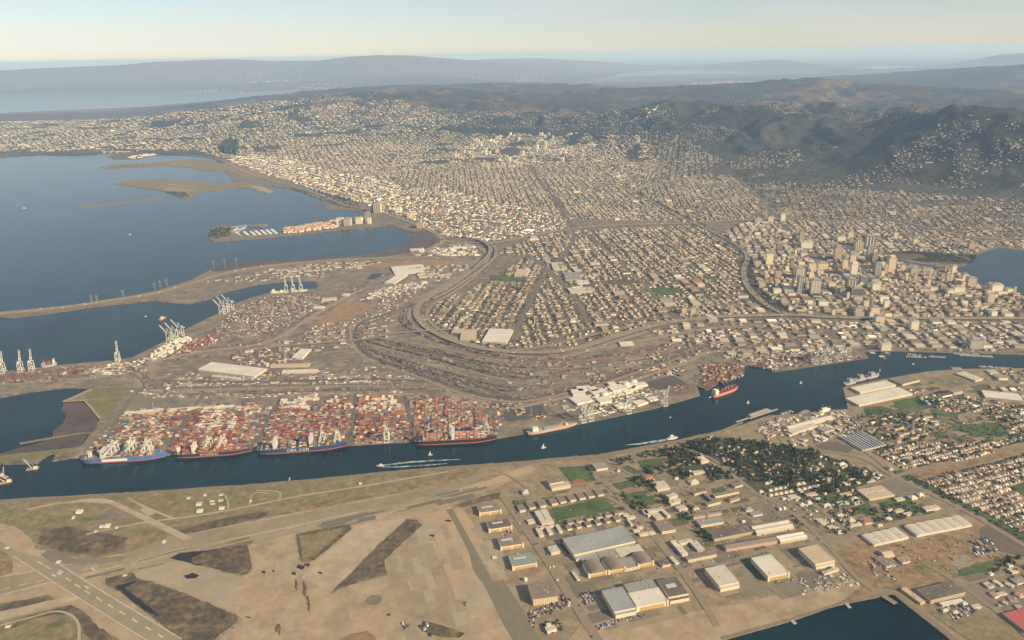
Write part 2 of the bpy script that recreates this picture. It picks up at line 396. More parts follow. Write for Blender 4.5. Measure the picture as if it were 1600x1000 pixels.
RIDGES = [  # (width towards us, width behind, roughness, golden, [(px, py, distance)])
    (1500, 1400, 1.0, 0.0, [(1800, 196, 10500), (1660, 188, 10800), (1600, 184, 11000), (1565, 175, 11200), (1530, 167, 11400), (1490, 177, 11600), (1450, 188, 11800), (1380, 193, 12000), (1300, 194, 12300), (1240, 192, 12600), (1200, 186, 13000), (1160, 176, 13400)]),
    (1500, 1500, 1.0, 0.0, [(1185, 172, 13500), (1160, 167, 13700), (1120, 162, 13900), (1060, 157, 14000), (1000, 164, 14200), (950, 170, 14400), (900, 178, 14600), (850, 184, 14800), (780, 190, 15000), (700, 194, 15000)]),
    (700, 900, 0.6, 1.0, [(1500, 182, 13600), (1440, 179, 13700), (1400, 178, 13900), (1350, 176, 14100), (1300, 169, 14500), (1240, 166, 14900), (1190, 167, 15300), (1160, 170, 15600)]),
    (2600, 2600, 0.9, 0.45, [(1900, 150, 19000), (1700, 148, 19500), (1600, 148, 20000), (1500, 142, 20500), (1400, 139, 21000), (1330, 132, 21500), (1280, 126, 21500), (1200, 129, 21500), (1100, 136, 21000), (1000, 140, 20500), (900, 146, 20000), (800, 146, 19500), (700, 143, 19500), (560, 151, 19000), (490, 160, 18500)]),
    (1500, 1600, 0.8, 0.7, [(900, 170, 17000), (780, 165, 17200), (700, 168, 17200), (600, 163, 17200), (520, 166, 17500), (420, 172, 17800), (330, 178, 18200), (250, 182, 19000)]),
    (2500, 2500, 0.8, 0.5, [(900, 135, 26000), (800, 131, 27000), (700, 133, 27000), (560, 138, 26000), (480, 146, 25000)]),
    (5000, 6000, 0.6, 0.4, [(-300, 122, 36000), (0, 121, 38000), (120, 117, 38000), (260, 119, 39000), (380, 115, 40000), (480, 119, 41000), (600, 117, 42000), (700, 121, 42000), (800, 124, 42000)]),
    (3600, 6000, 0.45, 0.3, [(-400, 103, 52000), (-100, 98.5, 54000), (0, 99, 54000), (100, 98, 55000), (200, 98, 55000), (280, 96.5, 56000), (350, 93.5, 56000), (430, 95, 56000), (500, 93.5, 55000), (540, 88.5, 54000), (590, 86, 53000), (640, 87, 53000), (690, 90, 53000), (730, 94, 53000), (800, 101, 53000)]),
    (3500, 3500, 0.6, 0.3, [(1330, 118, 34000), (1450, 112, 33000), (1600, 104, 31000), (1900, 100, 30000)]),
    (5000, 5000, 0.3, 0.2, [(700, 96, 66000), (950, 89, 66000), (1200, 84, 66000), (1450, 79, 66000), (1700, 73, 66000), (2100, 66, 66000)]),
]
_R = []
for wf, wb, ro, go, pts in RIDGES:
    q = np.array([hh(*p) for p in pts]); _R.append((wf, wb, ro, go, q))
def terrain(xy, want_gold=False):
    xy = np.asarray(xy, float); x, y = xy[:, 0], xy[:, 1]; D = np.hypot(x, y)
    h = np.zeros(len(x)); gold = np.zeros(len(x))
    for wf, wb, ro, go, q in _R:
        d, t = dist_line(xy, q[:, :2])
        i = np.minimum(t.astype(int), len(q) - 2); u = t - i
        H = q[i, 2] * (1 - u) + q[i + 1, 2] * u; rD = np.hypot(*(q[i, :2] * (1 - u)[:, None] + q[i + 1, :2] * u[:, None]).T)
        wd = np.where(D < rD, wf, wb) * (0.75 + 0.5 * vnoise(x / np.where(D > 25000, 9000, 1700) + 3, y / np.where(D > 25000, 9000, 1700) + 8))
        c = H * np.exp(-(d / wd) ** 1.7)
        gold = np.where(c > h, go, gold); h = np.maximum(h, c) + 0.15 * np.minimum(h, c)
    hm = np.clip(h / 260, 0, 1)
    n1 = fbm(x / 1500, y / 1500, 5, True) - 0.62
    n2 = fbm(x / 420 + 9, y / 420, 4, True) - 0.6
    far = np.clip((D - 24000) / 20000, 0, 1)
    back = np.clip((D - 13500) / 4000, 0, 1)
    n1f = fbm(x / 6500 + 2, y / 6500, 3, True) - 0.62
    fr_ = np.clip((D - 24000) / 8000, 0, 1); n1 = n1 * (1 - fr_) + n1f * fr_ * 1.1
    h = h + hm * (n1 * 330 * (1 - 0.5 * back) + n2 * 210 * (1 - 0.5 * back) * (1 - far))
    back = np.clip((D - 13500) / 4000, 0, 1)
    h = h + back * 50 * fbm(x / 3000, y / 3000, 3)
    h = np.maximum(h, 0) * np.clip((D - 8700) / 1300, 0, 1) ** 1.5 + 0.5
    if want_gold: return h, gold
    return h
_rr = np.concatenate([np.linspace(8600, 10000, 24, endpoint=False), np.linspace(10000, 16500, 190, endpoint=False), np.linspace(16500, 26000, 130, endpoint=False), np.geomspace(26000, 70000, 110, endpoint=False), np.geomspace(70000, 650000, 20)])
_aa = np.radians(np.linspace(-42, 44, 460))
_RRm, _AAm = np.meshgrid(_rr, _aa, indexing='ij')
TX, TY = (_RRm * np.sin(_AAm)).ravel(), (_RRm * np.cos(_AAm)).ravel()
TXY = np.column_stack([TX, TY])
TH, TG = terrain(TXY, True)
TP = P(TXY, 0.0)
_far = np.hypot(TX, TY) > 19000; _nearbay = np.full(len(TX), 1e9)
for b in BAYS:
    q_ = gp(b); q_ = np.vstack([q_, q_[:1]]); _nearbay[_far] = np.minimum(_nearbay[_far], dist_line(TXY[_far], q_)[0])
_sm = np.clip(_nearbay / np.where(np.hypot(TX, TY) > 34000, 9000, 2500), 0, 1); TH = np.where(_far, (TH - 1) * _sm * _sm * (3 - 2 * _sm) + 1, TH)   # low shores round the far bays
for b in BAYS + [MAINBAY]:
    k = inside(TP, b); TH[k] = -6.0
_n1, _n2 = len(_rr), len(_aa)
ii, jj = np.meshgrid(np.arange(_n1 - 1), np.arange(_n2 - 1), indexing='ij')
_b = (ii * _n2 + jj).ravel(); TQ = np.column_stack([_b, _b + 1, _b + _n2 + 1, _b + _n2])[:, ::-1]
fx, fy, fz = TX[TQ].mean(1), TY[TQ].mean(1), TH[TQ].mean(1); fD = np.hypot(fx, fy); fg = TG[TQ].mean(1)
FOREST = np.array([0.026, 0.034, 0.021]); GOLD = np.array([0.110, 0.080, 0.042]); SCRUB = np.array([0.065, 0.056, 0.032]); FLATC = np.array([0.095, 0.082, 0.058])
gn = fbm(fx / 900 + 4, fy / 900, 4) * 0.65 + fbm(fx / 220, fy / 220, 3) * 0.35
gf = np.clip((gn - (0.68 - 0.27 * fg)) / 0.10, 0, 1)[:, None]
sf = np.clip((fbm(fx / 600, fy / 600 + 7, 4) - 0.52) / 0.1, 0, 1)[:, None] * 0.55
tcol = FOREST * (1 - sf) + SCRUB * sf
tcol = tcol * (1 - gf) + GOLD * gf
fl = np.clip(1 - (fz - 25) / 60, 0, 1)[:, None]
flatcol = FLATC * (0.55 + 0.9 * fbm(fx / 500, fy / 500, 4)[:, None])
near = np.clip((15000 - fD) / 1500, 0, 1)[:, None]
fk = np.clip((fD - 30000) / 15000, 0, 1)[:, None] * .75; tcol = tcol * (1 - fk) + np.array([0.13, 0.115, 0.085]) * fk  # distant terrain paled to tan in its colour, standing in for thicker haze
tcol = tcol * (1 - fl) + (np.array([0.070, 0.064, 0.040]) * near + flatcol * (1 - near)) * fl
terr_m = mat('hill_country', (0.1, 0.1, 0.1), attr='tint', space='World', var=0.38, scale=0.012, det=5)
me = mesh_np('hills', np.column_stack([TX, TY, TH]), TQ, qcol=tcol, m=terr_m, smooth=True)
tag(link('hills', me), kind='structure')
_grid = TH.reshape(_n1, _n2)
def ground_z(xy):
    """height of the built hill mesh under a point"""
    xy = np.asarray(xy, float); D = np.hypot(xy[:, 0], xy[:, 1]); A = np.arctan2(xy[:, 0], xy[:, 1])
    i = np.clip(np.searchsorted(_rr, D) - 1, 0, _n1 - 2); u = np.clip((D - _rr[i]) / (_rr[i + 1] - _rr[i]), 0, 1)
    j = (A - _aa[0]) / (_aa[1] - _aa[0]); j0 = np.clip(j.astype(int), 0, _n2 - 2); v = np.clip(j - j0, 0, 1)
    z = (_grid[i, j0] * (1 - v) + _grid[i, j0 + 1] * v) * (1 - u) + (_grid[i + 1, j0] * (1 - v) + _grid[i + 1, j0 + 1] * v) * u
    return np.where(D < 8600, 2.0, np.maximum(z, 2.0))

print('MAXH', TH.max())
# ------------------------------------------------------------------ haze: one closed box of even, pale air
hm_ = bpy.data.materials.new('haze'); n = nodes_of(hm_)
o_ = n.nodes.new('ShaderNodeOutputMaterial'); v_ = n.nodes.new('ShaderNodeVolumePrincipled')
v_.inputs['Color'].default_value = (*HAZE_COLOR, 1); v_.inputs['Absorption Color'].default_value = (0.37, 0.50, 1, 1); v_.inputs['Density'].default_value = HAZE_DENSITY; v_.inputs['Anisotropy'].default_value = 0.0
n.links.new(v_.outputs[0], o_.inputs['Volume'])
hz = MB().box(-720000, 720000, -7000, 720000, -8, max(1440.0, float(TH.max()) + 15)).build('haze', hm_); hz['kind'] = 'stuff'
# ------------------------------------------------------------------ water bodies, parks and yards lying on the mainland
LAKE = [(1378, 402), (1388, 400), (1400, 405), (1440, 413), (1490, 421), (1508, 415), (1520, 403), (1540, 394), (1560, 387), (1590, 391), (1640, 392), (1760, 398), (1760, 468), (1640, 463), (1600, 459), (1560, 451), (1536, 446), (1512, 434), (1494, 424), (1440, 415.5), (1395, 408)]
flat('lake', LAKE, 2.6, water_m, jag=12, step=60)
flat('lagoon', [(466, 290), (500, 296), (540, 306), (560, 314), (556, 318), (530, 311), (500, 303), (480, 297)], 2.6, water_m, jag=10, step=60)
PARKS = [
    ('freeway_cutting', marsh_m, [(1148, 404), (1160, 400), (1174, 405), (1180, 428), (1192, 455), (1216, 476), (1246, 491), (1212, 492), (1182, 480), (1160, 455)]),  # (name, material, polygon, jagged edge)
    ('park', grass_m, [(1008, 452), (1030, 449), (1066, 452), (1070, 459), (1045, 462), (1015, 460)]),
    ('ball_field', grass_m, [(766, 431), (818, 432), (820, 441), (768, 440)]),
    ('park', marsh_m, [(930, 440), (975, 436), (1000, 440), (985, 446), (945, 447)]),
    ('park', grass_m, [(1095, 430), (1125, 432), (1120, 438), (1098, 437)]),
    ('cemetery_lawn', grass_m, [(1270, 258), (1330, 255), (1420, 252), (1412, 264), (1370, 272), (1330, 280), (1262, 290), (1225, 285), (1212, 276), (1240, 268)]),
    ('lakeside_park', marsh_m, [(1378, 396), (1420, 392), (1480, 396), (1520, 399), (1528, 408), (1500, 414), (1440, 410), (1400, 403)]),
    ('bare_hillside', dirt_m, [(1292, 262), (1330, 261), (1345, 266), (1310, 267)]),
    ('campus_grove', marsh_m, [(760, 236), (800, 233), (830, 238), (800, 244), (770, 243)]),
]
for nm, m_, pl in PARKS: flat(nm, pl, 2.5, m_, jag=25, step=80)
# the ground of the port and rail lands
PORT = [(110, 717), (262, 712.5), (390, 706), (550, 697), (650, 691), (780, 685.5), (900, 664.5), (1015, 641), (1094, 619), (1082, 590), (1105, 560), (1120, 530), (1010, 520), (940, 540), (850, 556), (760, 552), (700, 538), (668, 520), (650, 498), (655, 478), (690, 456), (740, 425), (765, 402), (700, 400), (600, 402), (520, 405), (420, 415), (340, 428), (310, 441),
        (250, 459), (100, 482), (-60, 494), (0, 492.5), (60, 490), (150, 478), (235, 469), (280, 473.5), (293, 474), (336, 463), (353, 454), (398, 445), (440, 439.5), (496, 439), (498, 452.5), (470, 453.5), (420, 459.5), (400, 465), (361, 478.5), (331, 496.5), (284, 519), (247, 541), (206, 560), (180, 564), (100, 571.5), (0, 582.5), (-250, 601), (-380, 640), (-60, 625), (0, 620), (50, 611.5), (105, 605.5), (143, 605.5), (205, 600), (165, 660)]
flat('port_ground', PORT, 2.4, port_m)
flat('outer_spit', [(0, 487.6), (100, 478.6), (200, 463.6), (245, 454.6), (300, 437.7), (318, 427), (335, 420), (400, 414.3), (520, 404.5), (520, 408), (420, 419), (340, 433), (312, 445), (250, 462), (100, 484), (0, 494)], 2.7, rock_m)
flat('tidal_flat', [(640, 362), (668, 362), (684, 374), (676, 386), (640, 394), (604, 401), (560, 402.5), (600, 393), (638, 384), (645, 374)], 2.8, mud_m, jag=20, step=60)
flat('tidal_flat', [(520, 402.5), (604, 392), (632, 385), (600, 396), (540, 404)], 0.35, mud_m, jag=15, step=60)
flat('tidal_flat', [(592, 349), (616, 351), (642, 358), (640, 364), (612, 355)], 0.5, mud_m, jag=15, step=60)
# middle harbour: dark mud flats and the green park on the shore
flat('tidal_flat', [(99, 629.5), (131, 628), (142, 641), (154.5, 656), (150, 668), (128, 697), (95, 702), (60, 706.5), (0, 712.5), (-120, 715), (0, 709), (22, 702), (50, 696), (80, 684), (86, 672), (96, 662), (104, 650), (98, 640)], 0.5, mud_m, jag=14, step=30)
flat('breakwater', [(30, 692), (90, 682), (120, 677), (150, 675.5), (150, 677), (120, 679.5), (90, 685), (32, 695)], 1.4, rock_m, jag=5, step=20)
park_g = mat('park_turf', (0.125, 0.130, 0.048), var=.25, scale=.06, col2=(0.17, 0.15, 0.07), scale2=.02)
GREENPARK = [(98, 628), (141, 609), (160, 605), (205, 600), (195, 622), (178, 648), (160, 668), (140, 692), (126, 706), (100, 708), (60, 715), (0, 723.5), (-60, 722), (-60, 716), (0, 713.2), (60, 707), (95, 703), (128, 698), (151, 668.5), (156, 655), (143, 639), (131, 626)]
flat('shore_park', GREENPARK, 2.8, grass_dry, jag=6, step=30)
flat('shore_path', [(97, 629.5), (100, 626.5), (120, 618), (141, 608.5), (146, 608.5), (124, 619.5), (108, 627), (132, 625.5), (145, 638), (157, 653), (154, 655), (142, 640), (131, 627.5)], 3.2, sand_m)
flat('lawn', [(146, 611), (172, 606), (198, 604), (188, 621), (160, 622), (132, 622)], 3.1, park_g, jag=8, step=30)
flat('lawn', [(138, 628), (188, 624), (176, 646), (162, 652), (150, 640)], 3.1, park_g, jag=8, step=30)
flat('lawn', [(0, 713.5), (62, 707.8), (100, 703.5), (120, 701), (108, 707), (66, 715.5), (0, 722)], 3.1, park_g, jag=8, step=30)
# ponds and open lots inside the port
flat('open_lot', [(205, 616), (228, 613), (262, 617), (250, 637), (192, 643)], 2.9, asph_m)
flat('open_lot', [(515, 437), (560, 425), (600, 425), (585, 438), (545, 443), (520, 441)], 2.9, asph_m)
flat('pond', [(572, 437), (583, 427.5), (597, 428), (590, 437)], 3.0, water_m)
flat('open_lot', [(495, 507), (500, 500), (530, 475), (560, 472), (590, 477), (545, 500), (520, 506)], 2.9, mat('orange_dirt', (0.30, 0.165, 0.07), var=0.25, scale=0.03, col2=(0.22, 0.17, 0.11), scale2=0.01), jag=14, step=30)
flat('open_lot', [(330, 502), (352, 498), (400, 528), (380, 530), (300, 527)], 2.9, port_m)
flat('car_park', [(1010, 598), (1052, 587), (1075, 602), (1050, 607), (1020, 612)], 2.9, mat('fresh_asphalt', (0.085, 0.075, 0.068), var=0.15, scale=0.05))
flat('car_park', [(800, 637), (838, 629), (858, 647), (800, 660), (775, 655)], 2.9, mat('fresh_asphalt', (0.085, 0.075, 0.068)))
flat('open_lot', [(1110, 563), (1130, 552), (1148, 560), (1140, 566), (1118, 568)], 2.9, asph_m)
flat('scrap_yard_ground', [(1088, 604), (1098, 590), (1108, 578), (1112, 566), (1145, 568), (1162, 572), (1163, 582), (1150, 593), (1133, 598), (1120, 592), (1122, 600), (1104, 610)], 3.0, mat('rusty_ground', (0.115, 0.062, 0.036), var=0.4, scale=0.08, col2=(0.19, 0.12, 0.075), scale2=0.03), jag=5, step=15)

# ------------------------------------------------------------------ freeways, avenues, railways
fw = lambda pts, w=34, z=9, th=1.6: road('freeway', pts, w, z, road_m, thick=th)
fw([(1900, 505), (1700, 499.5), (1600, 499.5), (1400, 499), (1300, 497.5), (1240, 494), (1180, 495), (1120, 497), (1050, 505), (1000, 516), (950, 531), (905, 545), (860, 552), (800, 552), (745, 545), (700, 531), (668, 514), (653, 498), (652, 482), (668, 466), (700, 450), (735, 426), (758, 405), (767, 390), (757, 379), (735, 376)], 38)
fw([(1240, 494), (1212, 486), (1188, 470), (1166, 445), (1162, 422), (1168, 403), (1155, 386), (1120, 366), (1086, 350), (1050, 333), (1020, 316), (992, 301), (1012, 291), (1060, 281), (1100, 271), (1130, 257), (1170, 247), (1220, 241), (1262, 234), (1290, 228)], 36, 6)
fw([(-300, 512), (-60, 493), (0, 490.5), (100, 480.5), (200, 466), (250, 457), (310, 440), (350, 428), (420, 416), (500, 409), (600, 403.5), (680, 403), (730, 408), (752, 412), (762, 405), (757, 393), (738, 384), (700, 378), (684, 370)], 34, 5)
fw([(700, 402), (680, 399), (668, 392), (690, 380), (688, 370), (660, 356), (620, 341), (585, 330), (555, 325), (530, 318), (500, 305), (470, 295), (430, 284), (395, 274), (368, 262), (345, 250), (300, 243), (250, 239)], 36, 6)
fw([(700, 385), (735, 380), (775, 380), (836, 368), (887, 359), (960, 353), (1030, 351), (1086, 349), (1172, 343.5), (1240, 343), (1320, 347), (1386, 343), (1450, 357), (1520, 372), (1600, 374), (1760, 380)], 34, 7)
fw([(745, 376), (770, 386), (775, 396), (768, 410), (735, 435), (700, 458), (676, 470)], 22, 14, 1.6)
fw([(690, 376), (720, 372), (748, 378), (764, 388), (762, 402), (740, 422)], 16, 18, 1.6)
road('viaduct', [(400, 548), (440, 543), (500, 538), (560, 533), (617, 523), (695, 517), (745, 517)], 16, 9, road_m, thick=1.5)
fw([(766, 404), (742, 432), (706, 458), (680, 474), (667, 492), (678, 510), (708, 528), (752, 543), (800, 557), (860, 560), (910, 551), (960, 534), (1010, 519)], 20, 4)
fw([(748, 404), (722, 430), (684, 452), (654, 470), (640, 488), (642, 506), (668, 526), (715, 545), (770, 556)], 18, 4)
fw([(905, 546), (950, 543), (1000, 533), (1060, 522), (1120, 512), (1200, 508)], 14, 4)
fw([(800, 549), (860, 540), (920, 526), (980, 512), (1040, 503), (1110, 501)], 12, 5)
AVE = [[(822, 400), (846, 412), (872, 437), (900, 470), (917, 502)], [(852, 425), (838, 452), (825, 480), (800, 532)], [(832, 262), (845, 285), (868, 313), (887, 343), (897, 365), (880, 400), (852, 425)],
       [(887, 343), (930, 378), (990, 430), (1060, 500)], [(1060, 236), (1058, 262), (1050, 290)], [(1130, 257), (1160, 285), (1190, 315), (1240, 372), (1300, 430)], [(1170, 343), (1210, 300), (1240, 270)], [(900, 365), (1000, 352), (1080, 356)],
       [(1090, 340), (1110, 300), (1120, 270)], [(640, 350), (700, 345), (800, 352), (887, 343)], [(840, 548), (900, 520), (1000, 500), (1060, 497)]]
for a in AVE: road('avenue', a, 24, 3.2, street_m)
flat('sunken_green', [(985, 303), (996, 299), (1050, 327), (1085, 345), (1078, 350), (1030, 328)], 2.9, marsh_m)
rail_lines = [[(735, 428), (690, 460), (640, 482), (600, 496), (568, 508), (558, 525), (566, 545), (592, 562), (650, 580), (710, 603), (760, 617), (810, 621), (870, 611), (930, 596), (1000, 573), (1060, 553), (1100, 540)],
              [(740, 430), (700, 456), (655, 473), (632, 490), (630, 505), (660, 524), (720, 545), (790, 560), (850, 562), (920, 559), (1000, 550), (1060, 540)],
              [(560, 535), (600, 556), (680, 586), (750, 605), (800, 611), (860, 602)], [(565, 532), (640, 552), (740, 578), (800, 590), (870, 590)], [(575, 528), (660, 546), (760, 568), (850, 576), (950, 568)],
              [(640, 500), (650, 519), (700, 538), (780, 556)], [(200, 575), (225, 585), (230, 605), (262, 613), (330, 615), (450, 612), (600, 609), (700, 612)], [(800, 628), (900, 608), (990, 580), (1090, 548), (1150, 545), (1300, 520)],
              [(0, 600), (60, 597), (140, 592), (200, 583), (240, 565), (330, 545), (400, 535), (470, 500), (520, 470), (580, 440), (640, 415)], [(240, 598), (225, 590), (222, 580), (240, 570), (300, 560), (380, 556), (470, 552), (556, 545)]]
for a in rail_lines: road('railway', a, 26, 3.3, rail_m)
road('perimeter_road', [(160, 705), (175, 670), (205, 625), (225, 605), (215, 590), (200, 583)], 14, 3.6, street_m)
for a in ([(262, 700), (290, 655), (318, 618)], [(398, 695), (420, 655), (440, 620)], [(548, 692), (553, 650), (556, 616)], [(645, 686), (640, 650), (632, 618)], [(150, 610), (300, 606), (560, 602), (700, 606), (790, 618), (860, 640)], [(470, 500), (520, 470), (580, 445), (620, 425)]):
    road('yard_road', a, 13, 3.5, mat('yard_asphalt', (0.135, 0.118, 0.098), var=0.15, scale=0.04))

pale_road = mat('port_road_tan', (0.265, 0.212, 0.150), var=.12, scale=.05); dark_track = mat('dark_tracks', (0.105, 0.088, 0.068), var=.2, scale=.06)
for pts, w_, m_, z_ in [([(-60, 604), (0, 601), (70, 597), (140, 592), (200, 583), (240, 566), (320, 550), (410, 538), (450, 520), (480, 500), (540, 466), (600, 436), (650, 415)], 30, pale_road, 3.45), ([(252, 566), (228, 578), (216, 592), (228, 606), (262, 613), (340, 612)], 34, pale_road, 3.4), ([(262, 612), (360, 609), (480, 606), (600, 603), (700, 606), (760, 616)], 30, mat('sandy_road', (0.25, 0.185, 0.12), var=.15, scale=.05), 3.35),
                        ([(735, 424), (690, 456), (640, 478), (600, 492), (566, 504), (555, 522), (563, 545), (592, 564), (650, 583), (710, 606), (760, 620), (812, 625), (870, 615), (935, 599), (1004, 576), (1062, 556), (1100, 543)], 13, dark_track, 3.9), ([(738, 420), (688, 449), (640, 471), (590, 490), (552, 508), (548, 526), (556, 548), (588, 569), (648, 588), (706, 611), (758, 624), (812, 629), (872, 619), (938, 602), (1008, 579), (1066, 559)], 12, pale_road, 3.8),
                        ([(566, 545), (640, 566), (720, 588), (780, 604), (830, 608)], 12, dark_track, 3.7), ([(580, 540), (660, 560), (740, 583), (810, 600)], 11, pale_road, 3.75), ([(600, 537), (680, 554), (760, 574), (840, 590)], 11, dark_track, 3.72), ([(620, 532), (700, 548), (790, 566), (870, 574)], 10, pale_road, 3.78), ([(655, 495), (665, 518), (710, 537), (780, 552), (850, 556)], 12, dark_track, 3.7), ([(800, 640), (900, 618), (1000, 592), (1075, 566), (1105, 552), (1150, 550), (1180, 548)], 24, pale_road, 3.5),
                        ([(860, 585), (940, 572), (1020, 560), (1090, 540)], 10, dark_track, 3.7), ([(800, 578), (900, 576), (980, 566)], 10, pale_road, 3.7), ([(256, 596), (400, 598), (560, 594), (700, 598)], 12, dark_track, 3.6), ([(560, 437), (600, 440), (660, 432), (700, 424)], 12, pale_road, 3.6), ([(1015, 532), (1100, 516), (1180, 512)], 14, pale_road, 3.3)]:
    road('port_road' if m_ is not dark_track else 'railway', pts, w_, z_, m_)
flat('bare_strip', [(560, 414), (640, 408), (730, 406), (740, 412), (690, 418), (640, 416), (560, 420)], 2.95, mat('orange_dirt', (0, 0, 0)), jag=4, step=20)
flat('tidal_flat', [(330, 423), (345, 415), (400, 408), (460, 405), (520, 401), (560, 400), (520, 405), (450, 410.5), (400, 416), (340, 426)], 2.9, mud_m, jag=12, step=30)
# ------------------------------------------------------------------ the city: block and lot generator
EXCL = [LAKE] + [p[2] for p in PARKS]
def off_roads(xy, extra=8):
    k = np.ones(len(xy), bool)
    for L, wd, _z in ROADS:
        lo = L.min(0) - 60; hi = L.max(0) + 60
        m = (xy > lo).all(1) & (xy < hi).all(1) & k
        if m.any():
            idx = np.where(m)[0]; d, _ = dist_line(xy[idx], L); k[idx[d < wd / 2 + extra]] = False
    return k
WALLS = np.array([(0.50, 0.43, 0.32), (0.62, 0.56, 0.45), (0.42, 0.36, 0.28), (0.55, 0.50, 0.43), (0.36, 0.31, 0.25), (0.48, 0.36, 0.26), (0.40, 0.38, 0.35), (0.68, 0.63, 0.53)])
WALLS = WALLS * np.array([1.04, .96, .80])
ROOFS = np.array([(0.15, 0.13, 0.115), (0.21, 0.185, 0.16), (0.115, 0.10, 0.09), (0.30, 0.27, 0.23), (0.42, 0.38, 0.32), (0.23, 0.13, 0.09), (0.26, 0.20, 0.15), (0.17, 0.16, 0.155)])
ROOFS = ROOFS * np.array([1.04, .97, .85])
LEAF = np.array([(0.026, 0.040, 0.016), (0.040, 0.056, 0.022), (0.022, 0.034, 0.015), (0.056, 0.062, 0.026), (0.062, 0.052, 0.028)])
_oct = np.array([(0, 0, 1), (1, 0, 0.1), (0.3, 0.95, 0), (-0.8, 0.6, 0.15), (-0.8, -0.6, -0.05), (0.3, -0.95, 0.1)])
_of = np.array([(0, 1, 2), (0, 2, 3), (0, 3, 4), (0, 4, 5), (0, 5, 1)])
def add_trees(acc, x, y, z, r, h, col):
    n = len(x)
    if n == 0: return
    a = rng.random(n) * 6.28; ca, sa = np.cos(a), np.sin(a)
    V = np.zeros((n, 6, 3)); rr_ = r[:, None] * (0.75 + 0.5 * rng.random((n, 6)))
    V[:, :, 0] = x[:, None] + rr_ * (_oct[:, 0] * ca[:, None] - _oct[:, 1] * sa[:, None]); V[:, :, 1] = y[:, None] + rr_ * (_oct[:, 0] * sa[:, None] + _oct[:, 1] * ca[:, None])
    V[:, :, 2] = z[:, None] + h[:, None] * np.clip(0.35 + 0.65 * _oct[:, 2] + 0.15 * (rng.random((n, 6)) - 0.5), 0.1, 1.0)
    V[:, 0, :2] = np.column_stack([x, y])
    T = (np.arange(n) * 6)[:, None, None] + _of[None]
    acc.add(V.reshape(-1, 3), T=T.reshape(-1, 3), tc=np.repeat(col, 5, 0))
houses, trees_acc = Acc(), Acc()
HOUSE_POOL = []
def blocks(poly, dpx, L=150, Wd=70, street=16, lot=13, big=0.08, tree=1.1, empty_p=0.10, hgt=(5, 9), bright=1.0, pool=None, gable=True, walls=WALLS, roofs=ROOFS, tall=0.0, jit=1.5, deep=0.34, excl=(), terr=False, bigh=(6, 14), vary=0.0, rough=0.075, sheds=0.0):
    Pw = gp(poly); a, b = gp(dpx); e = (b - a) / np.hypot(*(b - a)); th = math.atan2(e[1], e[0]); nrm = np.array([-e[1], e[0]])
    u = (Pw - Pw[0]) @ e; v = (Pw - Pw[0]) @ nrm
    U, Vv = L + street, Wd + street
    I = np.arange(math.floor(u.min() / U), math.ceil(u.max() / U) + 1); J = np.arange(math.floor(v.min() / Vv), math.ceil(v.max() / Vv) + 1)
    bi, bj = [q.ravel() for q in np.meshgrid(I, J, indexing='ij')]
    bigblk = rng.random(len(bi)) < big
    bc = np.column_stack([bi * U + L / 2, bj * Vv + Wd / 2])
    # big flat roofs
    out = []
    k = np.where(bigblk)[0]
    if len(k):
        for sub in (0, 1):
            n = len(k); c = bc[k] + np.column_stack([(sub - 0.5) * L / 2 * np.ones(n), (rng.random(n) - .5) * 8])
            out.append((c, L / 2 * (0.55 + 0.4 * rng.random(n)), Wd * (0.5 + 0.42 * rng.random(n)), rng.uniform(*bigh, n), np.ones(n, bool)))
    k = np.where(~bigblk)[0]; nl = max(1, int(L / lot))
    for row in (0, 1):
        li = np.arange(nl); kk, ll = [q.ravel() for q in np.meshgrid(k, li, indexing='ij')]; n = len(kk)
        c = np.column_stack([bi[kk] * U + (ll + 0.5) * L / nl + rng.normal(0, jit, n), bj[kk] * Vv + Wd * ((0.24 if row == 0 else 0.76) + rng.normal(0, rough, n))])
        if rough > .02:   # whole blocks are built differently: some shifted, some half empty
            bs = rng.normal(0, 5, (bi.max() - bi.min() + 1, bj.max() - bj.min() + 1)); c[:, 1] += bs[bi[kk] - bi.min(), bj[kk] - bj.min()]
            be = rng.uniform(0, .35, bs.shape)[bi[kk] - bi.min(), bj[kk] - bj.min()]
        else: be = 0
        keep = rng.random(n) > empty_p + be
        sv = np.exp(rng.normal(0, .28 if rough > .02 else .1, n)); 
        out.append((c[keep], (L / nl * 0.68 * sv * rng.uniform(.8, 1.2, n))[keep], (Wd * deep * .8 * sv * rng.uniform(.75, 1.25, n))[keep], rng.uniform(*hgt, n)[keep], np.zeros(keep.sum(), bool)))
    c = np.vstack([o[0] for o in out]); w_ = np.concatenate([o[1] for o in out]); d_ = np.concatenate([o[2] for o in out]); h_ = np.concatenate([o[3] for o in out]); isb = np.concatenate([o[4] for o in out])
    xy = Pw[0] + c[:, :1] * e + c[:, 1:] * nrm
    def ok(xy):
        px = P(xy, 0.0); m = inside(px, poly)
        for q in list(EXCL) + list(excl): m &= ~inside(px, q)
        i = np.where(m)[0]; m[i] = off_roads(xy[i]); return m
    m = ok(xy)
    if vary > 0: m &= fbm(xy[:, 0] / 350 + 2, xy[:, 1] / 350, 3) > vary
    xy, w_, d_, h_, isb = xy[m], w_[m], d_[m], h_[m], isb[m]; n = len(xy)
    tl = rng.random(n) < tall; h_ = np.where(tl, h_ * rng.uniform(2, 4, n), h_)
    wc = walls[rng.integers(0, len(walls), n)] * bright * rng.uniform(0.75, 1.15, (n, 1)); rc = roofs[rng.integers(0, len(roofs), n)] * np.exp(rng.normal(.08, .45, (n, 1))); wc = wc * np.exp(rng.normal(-.08, .3, (n, 1))); wc = np.minimum(wc * 1.05, .72)
